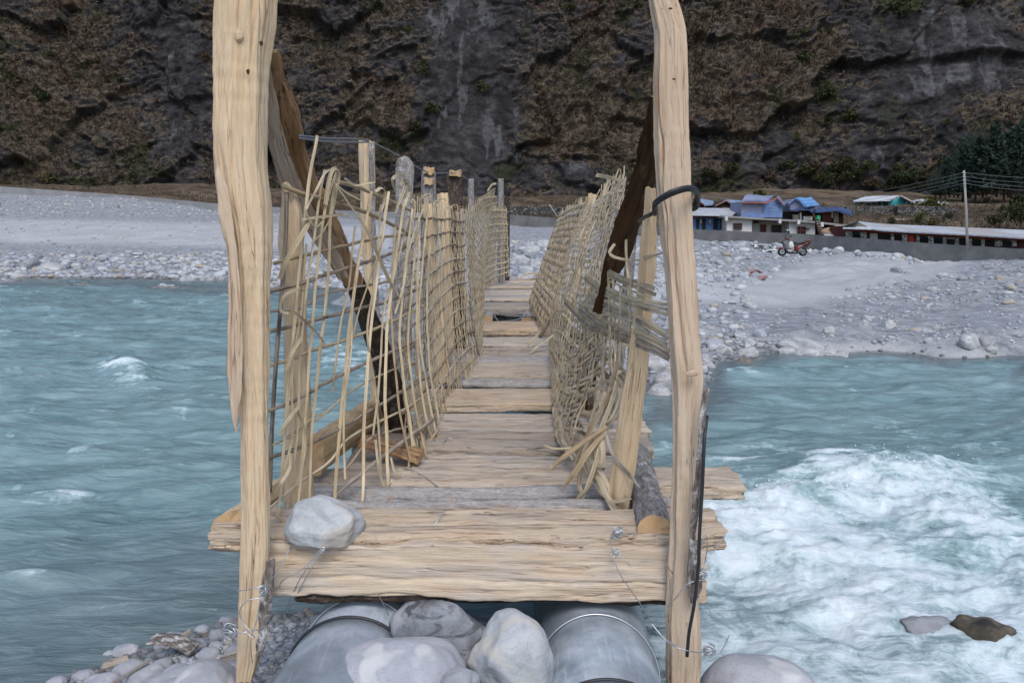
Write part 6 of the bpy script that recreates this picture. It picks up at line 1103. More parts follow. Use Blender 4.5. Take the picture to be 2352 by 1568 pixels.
# chalets at the back
for gx, lbl in ((0, 'small gabled chalet with bluish roof, nearest the right pole'), (1, 'small gabled chalet with bluish roof beside the blue tarpaulin house')):
    pts = [(1570, 471), (1601, 456), (1618, 470), (1618, 494), (1570, 494)] if gx == 0 else [(1644, 472), (1668, 459), (1692, 475), (1692, 494), (1644, 494)]
    t = house('gabled_chalet', pts, 88, 5, M['brown_dark'], lbl, 'house', 'gabled chalets')
    ap = pts[1]; r_ = pts[2]; bx = (1636, 460.5) if gx == 0 else (1706, 461); b2 = (1647, 470) if gx == 0 else (1712, 477)
    sheet(t, 'roof', [(ap[0], ap[1] - 1, 87.6), (r_[0] + 1, r_[1] + 1, 87.6)], [(bx[0], bx[1], 93), (b2[0], b2[1], 93)], M['tin_blue'], .1); sheet(t, 'roof', [(pts[0][0] - 2, pts[0][1] + 1, 87.6), (ap[0], ap[1] - 1, 87.6)], [(pts[0][0] + 20, pts[0][1] - 1, 93), (bx[0], bx[1], 93)], M['tin_blue'], .1)
    part(t, 'fascia', [[(pts[0][0] - 1, pts[0][1] + 2), (pts[0][0] - 1, pts[0][1]), (ap[0], ap[1]), (ap[0], ap[1] + 3)], [(ap[0], ap[1] + 3), (ap[0], ap[1]), (r_[0] + 1, r_[1]), (r_[0] + 1, r_[1] + 2.4)]], 87.4, .15, M['pink_trim'])
    window(t, pts[0][0] + 14, 476, pts[0][0] + 30, 486, 88, M['pink_trim'], M['dark_open'])
# blue shop row
t = house('shop_row', [(1570, 528), (1669, 530), (1669, 494), (1570, 492)], 79, 5, M['blue_wall'], 'low blue boarded shop row under a pale tin roof, beside the right pole', 'shop')
sheet(t, 'roof', [(1568, 492, 78.2), (1682, 494, 78.0)], [(1578, 477, 84), (1704, 478.5, 83)], M['tin'], .12); part(t, 'beam', [[(1570, 498), (1669, 500), (1669, 496), (1570, 494)]], 78.7, .2, M['red_trim'])
for a, b in ((1600, 1606), (1613, 1621), (1639, 1648), (1655, 1659)): part(t, 'door', [rect(a, 502, b, 526)], 78.85, .1, M['dark_open'])
for a in (1608, 1629, 1662): part(t, 'poster', [rect(a, 504, a + 4, 513)], 78.9, .06, M['plank_pale'])
# white concrete house
t = house('white_house', [(1669, 535), (1727, 540), (1727, 500), (1669, 497)], 77, 5, M['white_wall'], 'long flat roofed white house with a shaded porch behind the flood wall', 'house')
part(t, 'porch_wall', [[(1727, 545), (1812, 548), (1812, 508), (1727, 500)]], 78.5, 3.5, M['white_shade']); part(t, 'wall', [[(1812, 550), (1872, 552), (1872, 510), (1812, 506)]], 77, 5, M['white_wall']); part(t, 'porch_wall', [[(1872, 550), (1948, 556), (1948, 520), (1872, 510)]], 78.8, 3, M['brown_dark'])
part(t, 'roof_slab', [[(1661, 499.5), (1662, 495), (1867, 507.5), (1950, 516.5), (1950, 521), (1867, 512)]], 76.4, 6, M['concrete_light'])
for a, b in ((1666, 497), (1789, 503), (1832, 505), (1886, 511)): part(t, 'beam_end', [rect(a, b, a + 6, b + 10)], 76.2, .35, M['white_wall'])
window(t, 1685, 512.5, 1704.5, 527, 77, M['maroon'], M['dark_green'], 3, 2); window(t, 1772, 517, 1795, 534, 78.5, M['maroon'], M['dark_green'], 3, 2); window(t, 1832, 520, 1851, 540, 77, M['maroon'], M['dark_open'], 3, 2); part(t, 'door', [rect(1747, 515.5, 1760, 540)], 78.35, .1, M['maroon']); part(t, 'lamp_box', [rect(1734, 508, 1743, 512.5)], 78.2, .3, M['dark_open']); part(t, 'bracket', [rect(1853, 523.5, 1861, 525.5)], 76.7, .3, M['dark_open'])
# blue tarpaulin house on the roof
t = house('tarpaulin_hut', [(1702, 497), (1753, 499), (1753, 464), (1703, 463)], 78, 4, M['blue_tarp_grey'], 'boxy hut wrapped in blue tarpaulin on the roof of the white house', 'hut')
part(t, 'side_wall', [[(1753, 499, 77.9), (1797, 500, 79), (1797, 470, 79), (1786, 457, 79), (1753, 465, 77.9)]], 78, 3, M['blue_tarp'])
sheet(t, 'roof', [(1703, 464.5, 77.5), (1762, 466, 77.4)], [(1720, 448.5, 80), (1784, 450, 80)], M['blue_tarp_grey'], .08, 10, -.25, .12); sheet(t, 'roof', [(1784, 450, 78.2), (1801, 472, 78.6)], [(1788, 449, 82), (1806, 470, 82)], M['blue_tarp_grey'], .08, 8, 0, .06)
part(t, 'hem', [[(1703, 466, 77.3), (1703, 464, 77.3), (1758, 465, 77.2), (1785, 454, 77.6), (1800, 471, 78), (1800, 473, 78), (1785, 456.5, 77.6), (1759, 467.5, 77.2)]], 77, .06, M['orange_trim'])
part(t, 'skirt', [[(1700, 499), (1755, 500), (1753, 491), (1716, 487), (1702, 496)]], 77.8, .15, M['blue_tarp'])
# second tent and tarpaulin canopies
t = house('tarpaulin_tent', [(1815, 484), (1847, 484), (1847, 472), (1828, 456), (1815, 466)], 80, 3, M['blue_tarp_grey'], 'small tent with a bright blue tarpaulin roof above the white house', 'tent')
sheet(t, 'roof', [(1828, 454, 79.6), (1849, 475, 79.6)], [(1862, 454, 82), (1883, 472, 82)], M['tarp_bright'], .08, 9, 0, .10); sheet(t, 'roof', [(1812, 468, 79.6), (1828, 454, 79.6)], [(1846, 466, 82), (1862, 454, 82)], M['tarp_bright'], .08, 8, 0, .05)
t = house('lean_to', [(1812, 506), (1868, 508), (1868, 484), (1812, 480)], 80.5, 2.5, M['brown_dark'], 'cluttered lean-to under a sagging blue tarpaulin on the roof', 'shed')
sheet(t, 'tarpaulin', [(1808, 480, 78.8), (1840, 481, 78.6), (1868, 487, 78.8)], [(1812, 476, 82), (1840, 474, 82), (1872, 475, 82)], M['tarp_dark'], .06, 14, .1, .22)
for a, b, c, d_, mt in ((1822, 493, 1835, 506, 'plank_pale'), (1838, 488, 1841, 506, 'white_tin'), (1846, 497, 1866, 506, 'white_tin')): part(t, 'clutter', [rect(a, b, c, d_)], 79.6, .3, M[mt])
t = house('roof_shed', [(1884, 512), (1937, 515), (1937, 484), (1884, 482)], 79.5, 2.5, M['brown_dark'], 'open shed with a maroon door under a dark blue tarpaulin, beside the ladder', 'shed')
sheet(t, 'tarpaulin', [(1870, 489, 77.6), (1900, 486, 77.4), (1936, 486, 77.4), (1961, 496, 77.8)], [(1879, 474, 81), (1900, 475, 81), (1936, 477, 81), (1955, 486, 81)], M['tarp_dark'], .08, 18, .0, .16); part(t, 'door', [rect(1889, 486, 1909, 508)], 79.2, .1, M['maroon']); part(t, 'board', [rect(1915, 488, 1926, 512)], 79.1, .1, M['plank_pale']); part(t, 'board', [rect(1910, 487, 1913, 500)], 79.1, .1, M['white_tin'])
# ladder, barrel, sheets
t = thing('wooden_ladder', P(1883, 540, 75.5), 'rough wooden ladder leaning on the roof edge of the white house', 'ladder')
for nm, a, b in (('rail', (1869, 490), (1884, 541)), ('rail', (1878.5, 503), (1892, 541))): part(t, nm, [[(a[0] - 1.8, a[1]), (a[0] + 1.8, a[1]), (b[0] + 1.8, b[1]), (b[0] - 1.8, b[1])]], 75.6, .15, M['brown_dark'])
for i in range(6): part(t, 'rung', [rect(1874 + i * 2.1, 508 + i * 5.5, 1884 + i * 1.6, 509.6 + i * 5.5)], 75.55, .1, M['plank_pale'])
m = MB(); c = P(1879, 507, 78); m.tube(np.array([c, c + [0, 0, .05], c + [0, 0, .46], c + [0, 0, .5]]), [.2, .21, .21, .19], 14); tag(m.done('barrel', M['barrel'], None, True), 'green plastic barrel beside the ladder top', 'barrel')
t = thing('scrap_heap', P(1915, 545, 74.5), 'heap of brown and grey sheeting between the ladder and the long tin roofed building', 'heap')
sheet(t, 'sheet', [(1886, 536, 73.5), (1915, 539, 73.5), (1942, 538, 73.5)], [(1900, 526, 76), (1918, 522, 76), (1942, 525, 76)], M['rubble'], .06, 14, -.3, .25); sheet(t, 'sheet', [(1890, 542, 73), (1938, 544, 73)], [(1900, 533, 74.5), (1935, 534, 74.5)], M['tin'], .06, 10, -.1, .2); part(t, 'board', [[(1886, 545), (1940, 549), (1940, 543), (1886, 541)]], 74.5, 1, M['brown_dark'])
# long building with tin roof
LY = lambda x: 1 / float(1 / 71 + (x - 1935) / (2352 - 1935) * (1 / 57 - 1 / 71))
def lp(x, y, o=0.0): return (x, y, LY(x) + o)
t = house('long_building', [lp(1941, 560), lp(2400, 572), lp(2400, 546), lp(2218, 536), lp(2034, 526), lp(1941, 519)], 0, 3.5, M['maroon'], 'long low building with pale tin roof and stone piers behind the flood wall', 'building')
sheet(t, 'roof', [lp(1990, 523.5, -.8), lp(2034, 529, -.8), lp(2218, 538, -.8), lp(2420, 550, -.8)], [lp(1970, 508, 2.5), lp(2022, 513.5, 2.5), lp(2214, 522, 2.5), lp(2420, 531, 2.5)], M['tin'], .1, 30)
part(t, 'gable', [[lp(1938, 521, -.3), lp(1998, 523, -.3), lp(1970, 509, -.3)]], 0, .3, M['plank_pale']); sheet(t, 'roof', [lp(1934, 520.5, -.8), lp(1970, 508.5, -.8)], [lp(1955, 516, 3), lp(1972, 507.5, 3)], M['dark_green'], .1, 6); sheet(t, 'porch_roof', [lp(1936, 524, -1.2), lp(2002, 526, -1.2)], [lp(1937, 520, -.3), lp(2000, 521.5, -.3)], M['tin_light'], .08, 6)
part(t, 'eave_beam', [[lp(1941, 530, -.35), lp(2034, 536, -.35), lp(2218, 547, -.35), lp(2400, 556, -.35), lp(2400, 550.5, -.35), lp(2218, 540, -.35), lp(2034, 529.5, -.35), lp(1941, 523, -.35)]], 0, .2, M['red_trim'])
zx = lambda v: 1920.8 + .1833 * v
yb = lambda x: float(np.interp(x, (1941, 2352), (526.5, 549)))
for a, b in ((130, 205), (310, 380), (695, 725), (835, 890), (1018, 1047), (1165, 1220), (1352, 1375), (1495, 1540), (1648, 1700), (1830, 1860), (2010, 2080), (2218, 2262)): x0, x1 = zx(a), zx(b); part(t, 'stone_pier', [[lp(x0, 566, -.22), lp(x1, 566, -.22), lp(x1, yb(x1) + 3, -.22), lp(x0, yb(x0) + 3, -.22)]], 0, .25, M['stone_pier'])
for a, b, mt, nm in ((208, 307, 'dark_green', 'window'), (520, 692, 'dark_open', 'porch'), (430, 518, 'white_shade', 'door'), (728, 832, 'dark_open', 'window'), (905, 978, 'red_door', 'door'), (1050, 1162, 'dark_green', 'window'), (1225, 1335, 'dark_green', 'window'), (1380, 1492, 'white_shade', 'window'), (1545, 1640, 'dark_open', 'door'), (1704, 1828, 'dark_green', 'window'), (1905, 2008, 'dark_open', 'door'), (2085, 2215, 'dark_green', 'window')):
    x0, x1 = zx(a), zx(b); w_ = part(t, nm, [[lp(x0, 566, -.12), lp(x1, 566, -.12), lp(x1, yb(x1) + 6, -.12), lp(x0, yb(x0) + 6, -.12)]], 0, .12, M[mt])
    if nm == 'window':
        xa, xb = x0 + 1.5, x1 - 1.5; m = MB(); m.prism([lp(xa, 563, -.16), lp(xb, 563, -.16), lp(xb, yb(xb) + 9, -.16), lp(xa, yb(xa) + 9, -.16)], 0, .03); V = np.concatenate(m.V) - np.array(w_['_org']); c = V.mean(0); o = link('pane', mesh_data('pane', V - c, m.F, False, None, [M['dark_open']]), w_); o.location = c
# turquoise house on the terrace, tarps beside it
t = house('turquoise_house', [(1972, 474), (2044, 475), (2044, 458), (1972, 461)], 105, 5, M['turq'], 'turquoise house with white tin roof on the terrace above the village', 'house')
part(t, 'gable_wall', [[(2044, 475, 104.9), (2091, 473, 106), (2091, 463, 106), (2067, 450.5, 106), (2044, 459, 104.9)]], 105, 4, M['turq']); sheet(t, 'roof', [(1960, 461.5, 103.5), (2044.5, 459.5, 103.5)], [(1988, 450.5, 108), (2068, 448.8, 108)], M['tin_light'], .12, 8); sheet(t, 'roof', [(2068, 449, 104.5), (2095, 464, 104.8)], [(2071, 448.6, 109), (2098, 463, 109)], M['tin'], .12, 6); part(t, 'barge_board', [[(2043, 461, 103.6), (2043, 459, 103.6), (2068, 448.8, 104.4), (2096, 463.5, 104.6), (2096, 465.3, 104.6), (2068, 450.8, 104.4)]], 0, .12, M['rubble'])
for a, b in ((1979, 1985), (1993, 1998), (2005, 2012), (2018, 2023), (2030, 2040)): part(t, 'window', [rect(a, 464, b, 473)], 104.85, .1, M['dark_open'] if a != 2005 else M['maroon'])
t = thing('tarpaulin_shed', P(2110, 475, 106), 'shed under a grey tarpaulin right of the turquoise house', 'shed'); part(t, 'wall', [[(2093, 474), (2138, 475), (2135, 466), (2093, 464)]], 106, 2, M['brown_dark']); sheet(t, 'tarpaulin', [(2091, 466, 104.5), (2115, 468, 104.5), (2142, 470, 104.5)], [(2094, 460, 108), (2115, 459, 108), (2134, 459.5, 108)], M['grey_tarp'], .06, 12, 0, .35)
t = thing('covered_stack', P(2170, 477, 104), 'low stack covered by a pale tarpaulin, right of the grey tarpaulin shed', 'stack'); sheet(t, 'tarpaulin', [(2138, 474, 102.5), (2165, 477, 102.5), (2192, 476, 102.5)], [(2142, 464, 106), (2160, 464.5, 106), (2186, 473, 106)], M['tin_light'], .06, 14, -.2, .4); part(t, 'stack', [[(2142, 480), (2186, 480), (2184, 474), (2150, 468), (2142, 470)]], 104.5, 1.5, M['brown_dark'])
# dry stone terrace walls
for poly, Y, lb_ in (([(1945, 486), (2060, 488), (2062, 472), (1985, 473), (1945, 476)], 93, 'dry stone terrace wall below the turquoise house'), ([(2062, 492), (2200, 492), (2197, 478), (2130, 473), (2062, 474)], 92, 'dry stone terrace wall below the grey tarpaulins'), ([(2130, 517), (2192, 520), (2188, 505), (2150, 500), (2132, 505)], 78, 'dark dry stone wall on the dry slope left of the utility pole'), ([(1170, 492), (1330, 493), (1330, 476), (1170, 474)], 92, 'dry stone wall beyond the flood wall, seen through the bridge'), ([(1330, 494), (1500, 500), (1500, 480), (1330, 477)], 90, 'dry stone wall beyond the flood wall, partly behind the right weave')):
    m = MB(); n = 30; xs = np.linspace(poly[0][0], poly[1][0], n); top = np.interp(xs, sorted(p[0] for p in poly[2:]), [p[1] for p in sorted(poly[2:])]) + 1.2 * perlin(xs * .12, Y, 3); bot = np.interp(xs, (poly[0][0], poly[1][0]), (poly[0][1], poly[1][1])) + 3
    m.prism([(a, b) for a, b in zip(xs, bot)] + [(a, b) for a, b in zip(xs[::-1], top[::-1])], Y, .8); tag(m.done('stone_wall', M['dry_wall']), lb_, 'wall', 'dry stone walls of the hillside')
t = thing('firewood_stack', P(2083, 516, 82), 'stack of split firewood behind the long tin roof', 'stack'); m = MB()
for i in range(5):
    for j in range(16): c = P(2053 + j * 4.1, 515 - i * 2.4, 82); m.tube(np.array([c, c + [.05, 1.0, 0]]), .085 + .02 * R.uniform(), 6)
m.done('firewood', M['brown_dark'], t); part(t, 'cover_boards', [[(2050, 505), (2117, 507), (2117, 504), (2050, 502)]], 81.8, 1.3, M['plank_pale'])
# utility pole and lines
t = thing('utility_pole', P(2222, 562, 50.5), 'tall weathered utility pole standing behind the flood wall', 'pole'); m = MB(); m.tube(np.array([P(2222.5, 575, 50.6), P(2219, 480, 50.6), P(2214, 392, 50.6)]), [.085, .075, .06], 10); m.done('shaft', M['steel_pole'], t, True)
for y in (397, 406, 414, 422): m = MB(); c = P(2214.5 + (y - 392) * .05, y, 50.55); m.tube(np.array([c + [-.09, 0, 0], c + [.09, 0, 0]]), .03, 6); m.done('insulator', M['white_tin'], t, True)
M['line'] = plain('grey_power_line', (.16, .17, .18), (.22, .23, .24), 1)
wl = [(396, 401, (1625, 448)), (405, 414, (1625, 456)), (413, 425, (1625, 463)), (421, 434, (1625, 470))]
for i, (y0, y1, e) in enumerate(wl):
    m = MB(); A = P(2214.5, y0, 50.5); B = P(*e, 95); u = np.linspace(0, 1, 40)[:, None]; p = A + (B - A) * u; p[:, 2] -= 1.2 * (4 * u * (1 - u))[:, 0]; m.tube(p, np.linspace(.012, .02, 40), 5)
    tag(m.done('power_line', M['line'], None, True), f'{["topmost", "second", "third", "lowest"][i]} wire running left from the utility pole', 'power line', 'power lines')
    m = MB(); B = P(2460, y1 + 8, 44); p = A + (B - A) * u; p[:, 2] -= .12 * (4 * u * (1 - u))[:, 0]; m.tube(p, .011, 5); tag(m.done('power_line', M['line'], None, True), f'{["topmost", "second", "third", "lowest"][i]} wire running right from the utility pole', 'power line', 'power lines')

# ---------------------------------------------------------------- scooter
M['black_plastic'] = plain('black_plastic', (.012, .012, .014), (.022, .022, .025), 8, .4, .4); M['scooter_red'] = plain('red_lacquer', (.13, .008, .008), (.18, .012, .011), 8, .3, .5); M['tyre'] = plain('tyre_rubber', (.012, .012, .012), (.02, .02, .02), 8, .8, .1); M['alloy'] = plain('grey_alloy', (.20, .20, .21), (.30, .30, .31), 8, .4, .4); M['grey_plastic'] = plain('grey_plastic', (.10, .105, .115), (.15, .155, .165), 8, .5, .3); M['sack'] = plain('white_sack', (.48, .48, .46), (.66, .66, .63), 6, .8, .1)
sc0 = ground_hit(1819, 590)[0]; gz = sc0[2]
t = thing('scooter', sc0, 'red and black scooter parked facing left on the dirt track', 'scooter')
def S3(x, z, y=0.0): return np.array([sc0[0] + x, sc0[1] + y, gz + z])     # x along the scooter (front is -x)
def wheel(x, z):
    w_ = empty('wheel'); w_.parent = t; w_.location = (x, 0, z); w_['_org'] = [sc0[0] + x, sc0[1], gz + z]
    def tor(R_, r_, sx):
        th = np.linspace(0, 2*math.pi, 33)[:-1]; ph = np.linspace(0, 2*math.pi, 11)[:-1]; V = np.array([[(R_ + r_ * math.cos(b)) * math.cos(a), r_ * sx * math.sin(b), (R_ + r_ * math.cos(b)) * math.sin(a)] for a in th for b in ph]); return V + S3(x, z), [(i*10 + j, ((i+1) % 32)*10 + j, ((i+1) % 32)*10 + (j+1) % 10, i*10 + (j+1) % 10) for i in range(32) for j in range(10)]
    put('tyre', *tor(.215, .06, .9), M['tyre'], w_); m = MB(); m.add(*tor(.155, .018, 1.6)); 
    for i in range(5): a = i * 2 * math.pi / 5 + .3; m.tube(np.array([S3(x, z), S3(x + .15 * math.cos(a), z + .15 * math.sin(a))]), .016, 6)
    m.tube(np.array([S3(x, z, -.06), S3(x, z, .06)]), .045, 10); m.done('rim', M['alloy'], w_, True)
wheel(-.62, .275); wheel(.66, .275)
def slabp(name, poly, hw, mat, bev=.8):
    """body panel: side outline (x, z) with rounded flanks"""
    p = resample(poly, 36); p = soften(p, 1); c = p.mean(0); V = []; F = []; ys = (-hw, -hw * .75, hw * .75, hw); sc = (bev, 1, 1, bev)
    for y, s_ in zip(ys, sc): V += [S3(*(c + (q_ - c) * s_), y) for q_ in p]
    n = 36; F = [(i*n + j, i*n + (j+1) % n, (i+1)*n + (j+1) % n, (i+1)*n + j) for i in range(3) for j in range(n)] + [tuple(range(n-1, -1, -1)), tuple(range(3*n, 4*n))]
    return put(name, np.array(V), F, mat, t, True)
slabp('front_fender', [(-.88, .42), (-.80, .52), (-.62, .58), (-.42, .48), (-.36, .34), (-.48, .42), (-.62, .48), (-.78, .44)], .085, M['scooter_red']); m = MB(); m.tube(np.array([S3(-.62, .275, -.1), S3(-.52, .62, -.1)]), .025, 8); m.done('fork', M['alloy'], t, True); m = MB(); m.tube(np.array([S3(-.62, .275, .1), S3(-.52, .62, .1)]), .025, 8); m.done('fork', M['alloy'], t, True)
slabp('leg_shield', [(-.62, .92), (-.42, 1.0), (-.30, .90), (-.28, .62), (-.30, .30), (-.36, .24), (-.44, .40), (-.52, .62), (-.66, .78)], .2, M['grey_plastic']); slabp('front_fairing', [(-.72, .80), (-.55, .96), (-.36, .98), (-.40, .84), (-.56, .74)], .17, M['black_plastic']); slabp('fairing_stripe', [(-.60, .80), (-.48, .88), (-.34, .90), (-.44, .80)], .19, M['scooter_red'])
slabp('headlight_cover', [(-.52, 1.02), (-.38, 1.10), (-.24, 1.06), (-.22, 1.0), (-.36, .97)], .13, M['scooter_red']); m = MB(); m.tube(np.array([S3(-.36, 1.06, -.34), S3(-.40, 1.08, -.12), S3(-.40, 1.08, .12), S3(-.36, 1.06, .34)]), .02, 8); m.done('handlebar', M['black_plastic'], t, True)
m = MB(); m.tube(np.array([S3(-.34, 1.08, -.28), S3(-.28, 1.20, -.30)]), .009, 6); m.add(rock_shape(1, 3, 0, 0)[0] * [.075, .02, .05] + S3(-.24, 1.22, -.30), rock_shape(1, 3, 0, 0)[1]); m.done('mirror', M['black_plastic'], t, True)
slabp('floorboard', [(-.36, .20), (-.34, .30), (-.10, .28), (.12, .26), (.34, .24), (.30, .14), (-.20, .14)], .17, M['black_plastic']); slabp('body_side', [(.12, .28), (.16, .56), (.32, .64), (.60, .72), (.98, .90), (1.06, .88), (.95, .80), (.62, .64), (.34, .52), (.24, .30)], .19, M['scooter_red']); slabp('tail', [(.62, .66), (1.06, .92), (1.16, .90), (1.05, .74), (.90, .62), (.70, .56)], .13, M['black_plastic'])
slabp('seat', [(.06, .72), (.10, .84), (.30, .88), (.52, .86), (.78, .92), (.98, .98), (1.0, .92), (.70, .78), (.40, .72), (.14, .68)], .15, M['black_plastic']); slabp('grab_rail', [(.78, .96), (1.0, 1.02), (1.18, 1.0), (1.14, .95), (.92, .93)], .12, M['scooter_red']); slabp('engine', [(.28, .26), (.30, .44), (.50, .50), (.74, .38), (.76, .24), (.50, .18)], .16, M['grey_plastic']); slabp('rear_fender', [(.80, .60), (.95, .56), (1.04, .42), (.98, .40), (.88, .52)], .07, M['black_plastic']); slabp('indicator', [(.90, .50), (.98, .52), (1.0, .47), (.92, .45)], .12, M['orange_trim'])
m = MB(); m.tube(np.array([S3(.05, .2, -.1), S3(.12, .02, -.22)]), .015, 6); m.done('side_stand', M['alloy'], t, True)
# helmet hung on the mirror and a sack on the footboard
t2 = thing('helmet', S3(-.36, 1.28), 'dark helmet resting on the handlebar of the scooter', 'helmet'); V, F = ico(3); V = V.copy(); V[:, 2] = np.where(V[:, 2] < -.55, -.55, V[:, 2]); put('shell', V * [.16, .14, .16] + S3(-.36, 1.46), F, M['black_plastic'], t2); put('visor', V[:, :] * [.135, .135, .075] + S3(-.40, 1.40), F, M['grey_plastic'], t2); slb = rock_shape(2, 8, 0, .02); put('crown_sticker', slb[0] * [.10, .10, .05] + S3(-.36, 1.57), slb[1], M['sack'], t2); m = MB(); m.tube(np.array([S3(-.42, 1.30), S3(-.44, 1.16), S3(-.40, 1.06)]), .03, 8); m.done('strap', M['black_plastic'], t2, True)
V, F = rock_shape(3, 9, 3, .12); tag(put('sack', V * [.17, .2, .30] + S3(-.10, .62), F, M['sack']), 'white sack standing on the footboard of the scooter', 'sack')
# litter: pale sheets and rags beside the scooter and on the heap
for i, (a, b, w_) in enumerate(((1752, 572, 1.5), (1772, 566, 1.3), (1765, 578, 1.0), (1735, 636, .42), (1752, 643, .3))):
    c = ground_hit(a, b)[0]; n = 8; g = np.stack(np.meshgrid(np.linspace(-.5, .5, n), np.linspace(-.4, .4, n), indexing='ij'), -1).reshape(-1, 2) * w_; z = .12 + .22 * fbm(g[:, 0] * 2.2 + i * 7, g[:, 1] * 2.2, .4, 3)
    V = np.concatenate([np.column_stack([g, z]), np.column_stack([g, z - .02])]) + c; F = [tuple(f) for f in grid_faces(n, n)] + [tuple(int(x) + n*n for x in f[::-1]) for f in grid_faces(n, n)]
    tag(put('litter_sheet', V, F, M['sack'] if i < 3 else M['pink_trim']), ['crumpled white sheet left of the scooter wheel', 'crumpled white sheet at the wall beside the scooter', 'small white rag before the scooter', 'pinkish rag on the heap of stones by the track', 'small pinkish rag on the heap of stones by the track'][i], 'litter')
# ---------------------------------------------------------------- bushes and trees
def leafmat(name, a, b, c_): return tinted(name, [(0, a), (.5, b), (1, c_)], .8, .2)
M['leaf_green'] = leafmat('shrub_leaf', (.020, .028, .012), (.045, .060, .022), (.085, .10, .035)); M['leaf_olive'] = leafmat('olive_leaf', (.035, .035, .015), (.07, .068, .028), (.13, .12, .05)); M['leaf_yellow'] = leafmat('yellow_green_leaf', (.06, .065, .02), (.12, .125, .04), (.20, .19, .07)); M['leaf_pine'] = leafmat('pine_needle', (.018, .032, .026), (.036, .06, .046), (.068, .098, .074)); M['leaf_dry'] = leafmat('dry_leaf', (.06, .04, .03), (.10, .07, .05), (.15, .11, .08)); M['trunk'] = plain('pine_trunk', (.035, .03, .026), (.08, .07, .06), 3)
def leaves(n, rad, seed, size, squash=1.0, clumps=7, hole=.5):
    q = np.random.RandomState(seed); cc = q.normal(size=(clumps, 3)); cc /= np.linalg.norm(cc, axis=1)[:, None]; cc *= q.uniform(.25, .75, (clumps, 1)); cr = q.uniform(.28, .5, clumps); k = q.randint(0, clumps, n)
    d = q.normal(size=(n, 3)); d /= np.linalg.norm(d, axis=1)[:, None]; p = cc[k] + d * (cr[k] * q.uniform(.35, 1, n)**.5)[:, None]; p[:, 2] *= squash; tint = np.clip(q.uniform(0, .5, clumps)[k] + q.uniform(-.15, .5, n), 0, 1)
    a = q.normal(size=(n, 3)); a /= np.linalg.norm(a, axis=1)[:, None]; b = np.cross(a, q.normal(size=(n, 3))); b /= np.linalg.norm(b, axis=1)[:, None]; s_ = (size * q.uniform(.6, 1.3, n))[:, None] / rad
    V = np.stack([p - a * s_, p + b * s_ * .45, p + a * s_, p - b * s_ * .45], 1).reshape(-1, 3) * rad; i = np.arange(n)[:, None] * 4
    return V, [np.concatenate([i, i+1, i+2, i+3], 1)], np.repeat(tint, 4)
def leafmesh(name, mat, *a, **k_): V, F, T_ = leaves(*a, **k_); return mesh_data(name, V, F, False, {'tint': ('FLOAT', T_)}, [mat])
def stems(n, h, seed, r_=.03, spread=.5):
    q = np.random.RandomState(seed); m = MB()
    for _ in range(n): e = np.array([q.normal() * spread * h, q.normal() * spread * h, h]); m.tube(crom(np.array([[0, 0, -.3 * h], e * [.35, .35, .5] + q.normal(size=3) * .06 * h, e]), 7), np.linspace(r_, r_ * .3, 7), 5)
    return mesh_data('stem', np.concatenate(m.V), m.F, True, None, [M['trunk']])
BUSH = {}
for nm, mt in (('green', 'leaf_green'), ('olive', 'leaf_olive'), ('yellow', 'leaf_yellow'), ('dry', 'leaf_dry')): BUSH[nm] = [leafmesh('crown', M[mt], 420, 1.0, 70 + i + len(nm), .15, squash=.8, clumps=9) for i in range(3)]
STEM = [stems(6, .6, 5 + i, .035, .5) for i in range(2)]
def bush(p, r_, kind, label, group, q, name='shrub', lift=.35):
    o = empty(name, tuple(p)); tag(o, label, 'shrub', group); o.rotation_euler = (0, 0, q.uniform(0, 6.28)); s_ = (r_ * q.uniform(.85, 1.2), r_ * q.uniform(.85, 1.2), r_ * q.uniform(.75, 1.1)); o.scale = s_
    c = link('crown', BUSH[kind][q.randint(3)], o); c.location = (0, 0, lift); st = link('stem', STEM[q.randint(2)], o); return o
q = np.random.RandomState(12)
cpr, cqr = cpx, cpy
def cliff_at(px, py):
    d = (cpr - px)**2 + (cqr - py)**2; k = np.unravel_index(d.argmin(), d.shape); return CV[k]
for a, b, r_, kd, lb_ in ((115, 413, 20, 'yellow', 'bright green bush at the foot of the cliff, far left above the wall'), (330, 418, 14, 'green', 'round green bush at the foot of the cliff, left of the left pole'), (1880, 235, 26, 'green', 'dark bush in the gully of the right cliff face'), (2060, 40, 44, 'green', 'big dark bush hanging on the smooth rock at the upper right'), (2200, 30, 26, 'olive', 'dark bush on the pale streaked rock at the upper right'), (1835, 160, 24, 'green', 'dark bush under the brown slab of the right cliff'), (985, 195, 22, 'green', 'green bush on the rock left of the black cliff band'), (1000, 280, 24, 'green', 'dark green bush beside the reddish grass'), (960, 320, 18, 'olive', 'olive bush below the reddish grass'), (1110, 215, 20, 'olive', 'olive tuft of bush on the black cliff band'), (205, 160, 18, 'olive', 'olive bush high on the left slope'), (280, 190, 16, 'green', 'green bush high on the left slope'), (60, 200, 22, 'olive', 'olive bush at the left edge of the slope'), (120, 245, 20, 'green', 'dark bush over a small overhang on the left slope'), (1935, 290, 26, 'olive', 'olive bush on the lower right cliff'), (1880, 300, 22, 'green', 'green bush on the lower right cliff beside the brown hump'), (700, 330, 18, 'green', 'green bush behind the left brace'), (640, 380, 16, 'olive', 'olive bush low on the slope beside the left pole')):
    p = cliff_at(a, b); bush(p + [0, -.4, .1], r_ * p[1] / FPX * 1.0, kd, lb_, None, q)
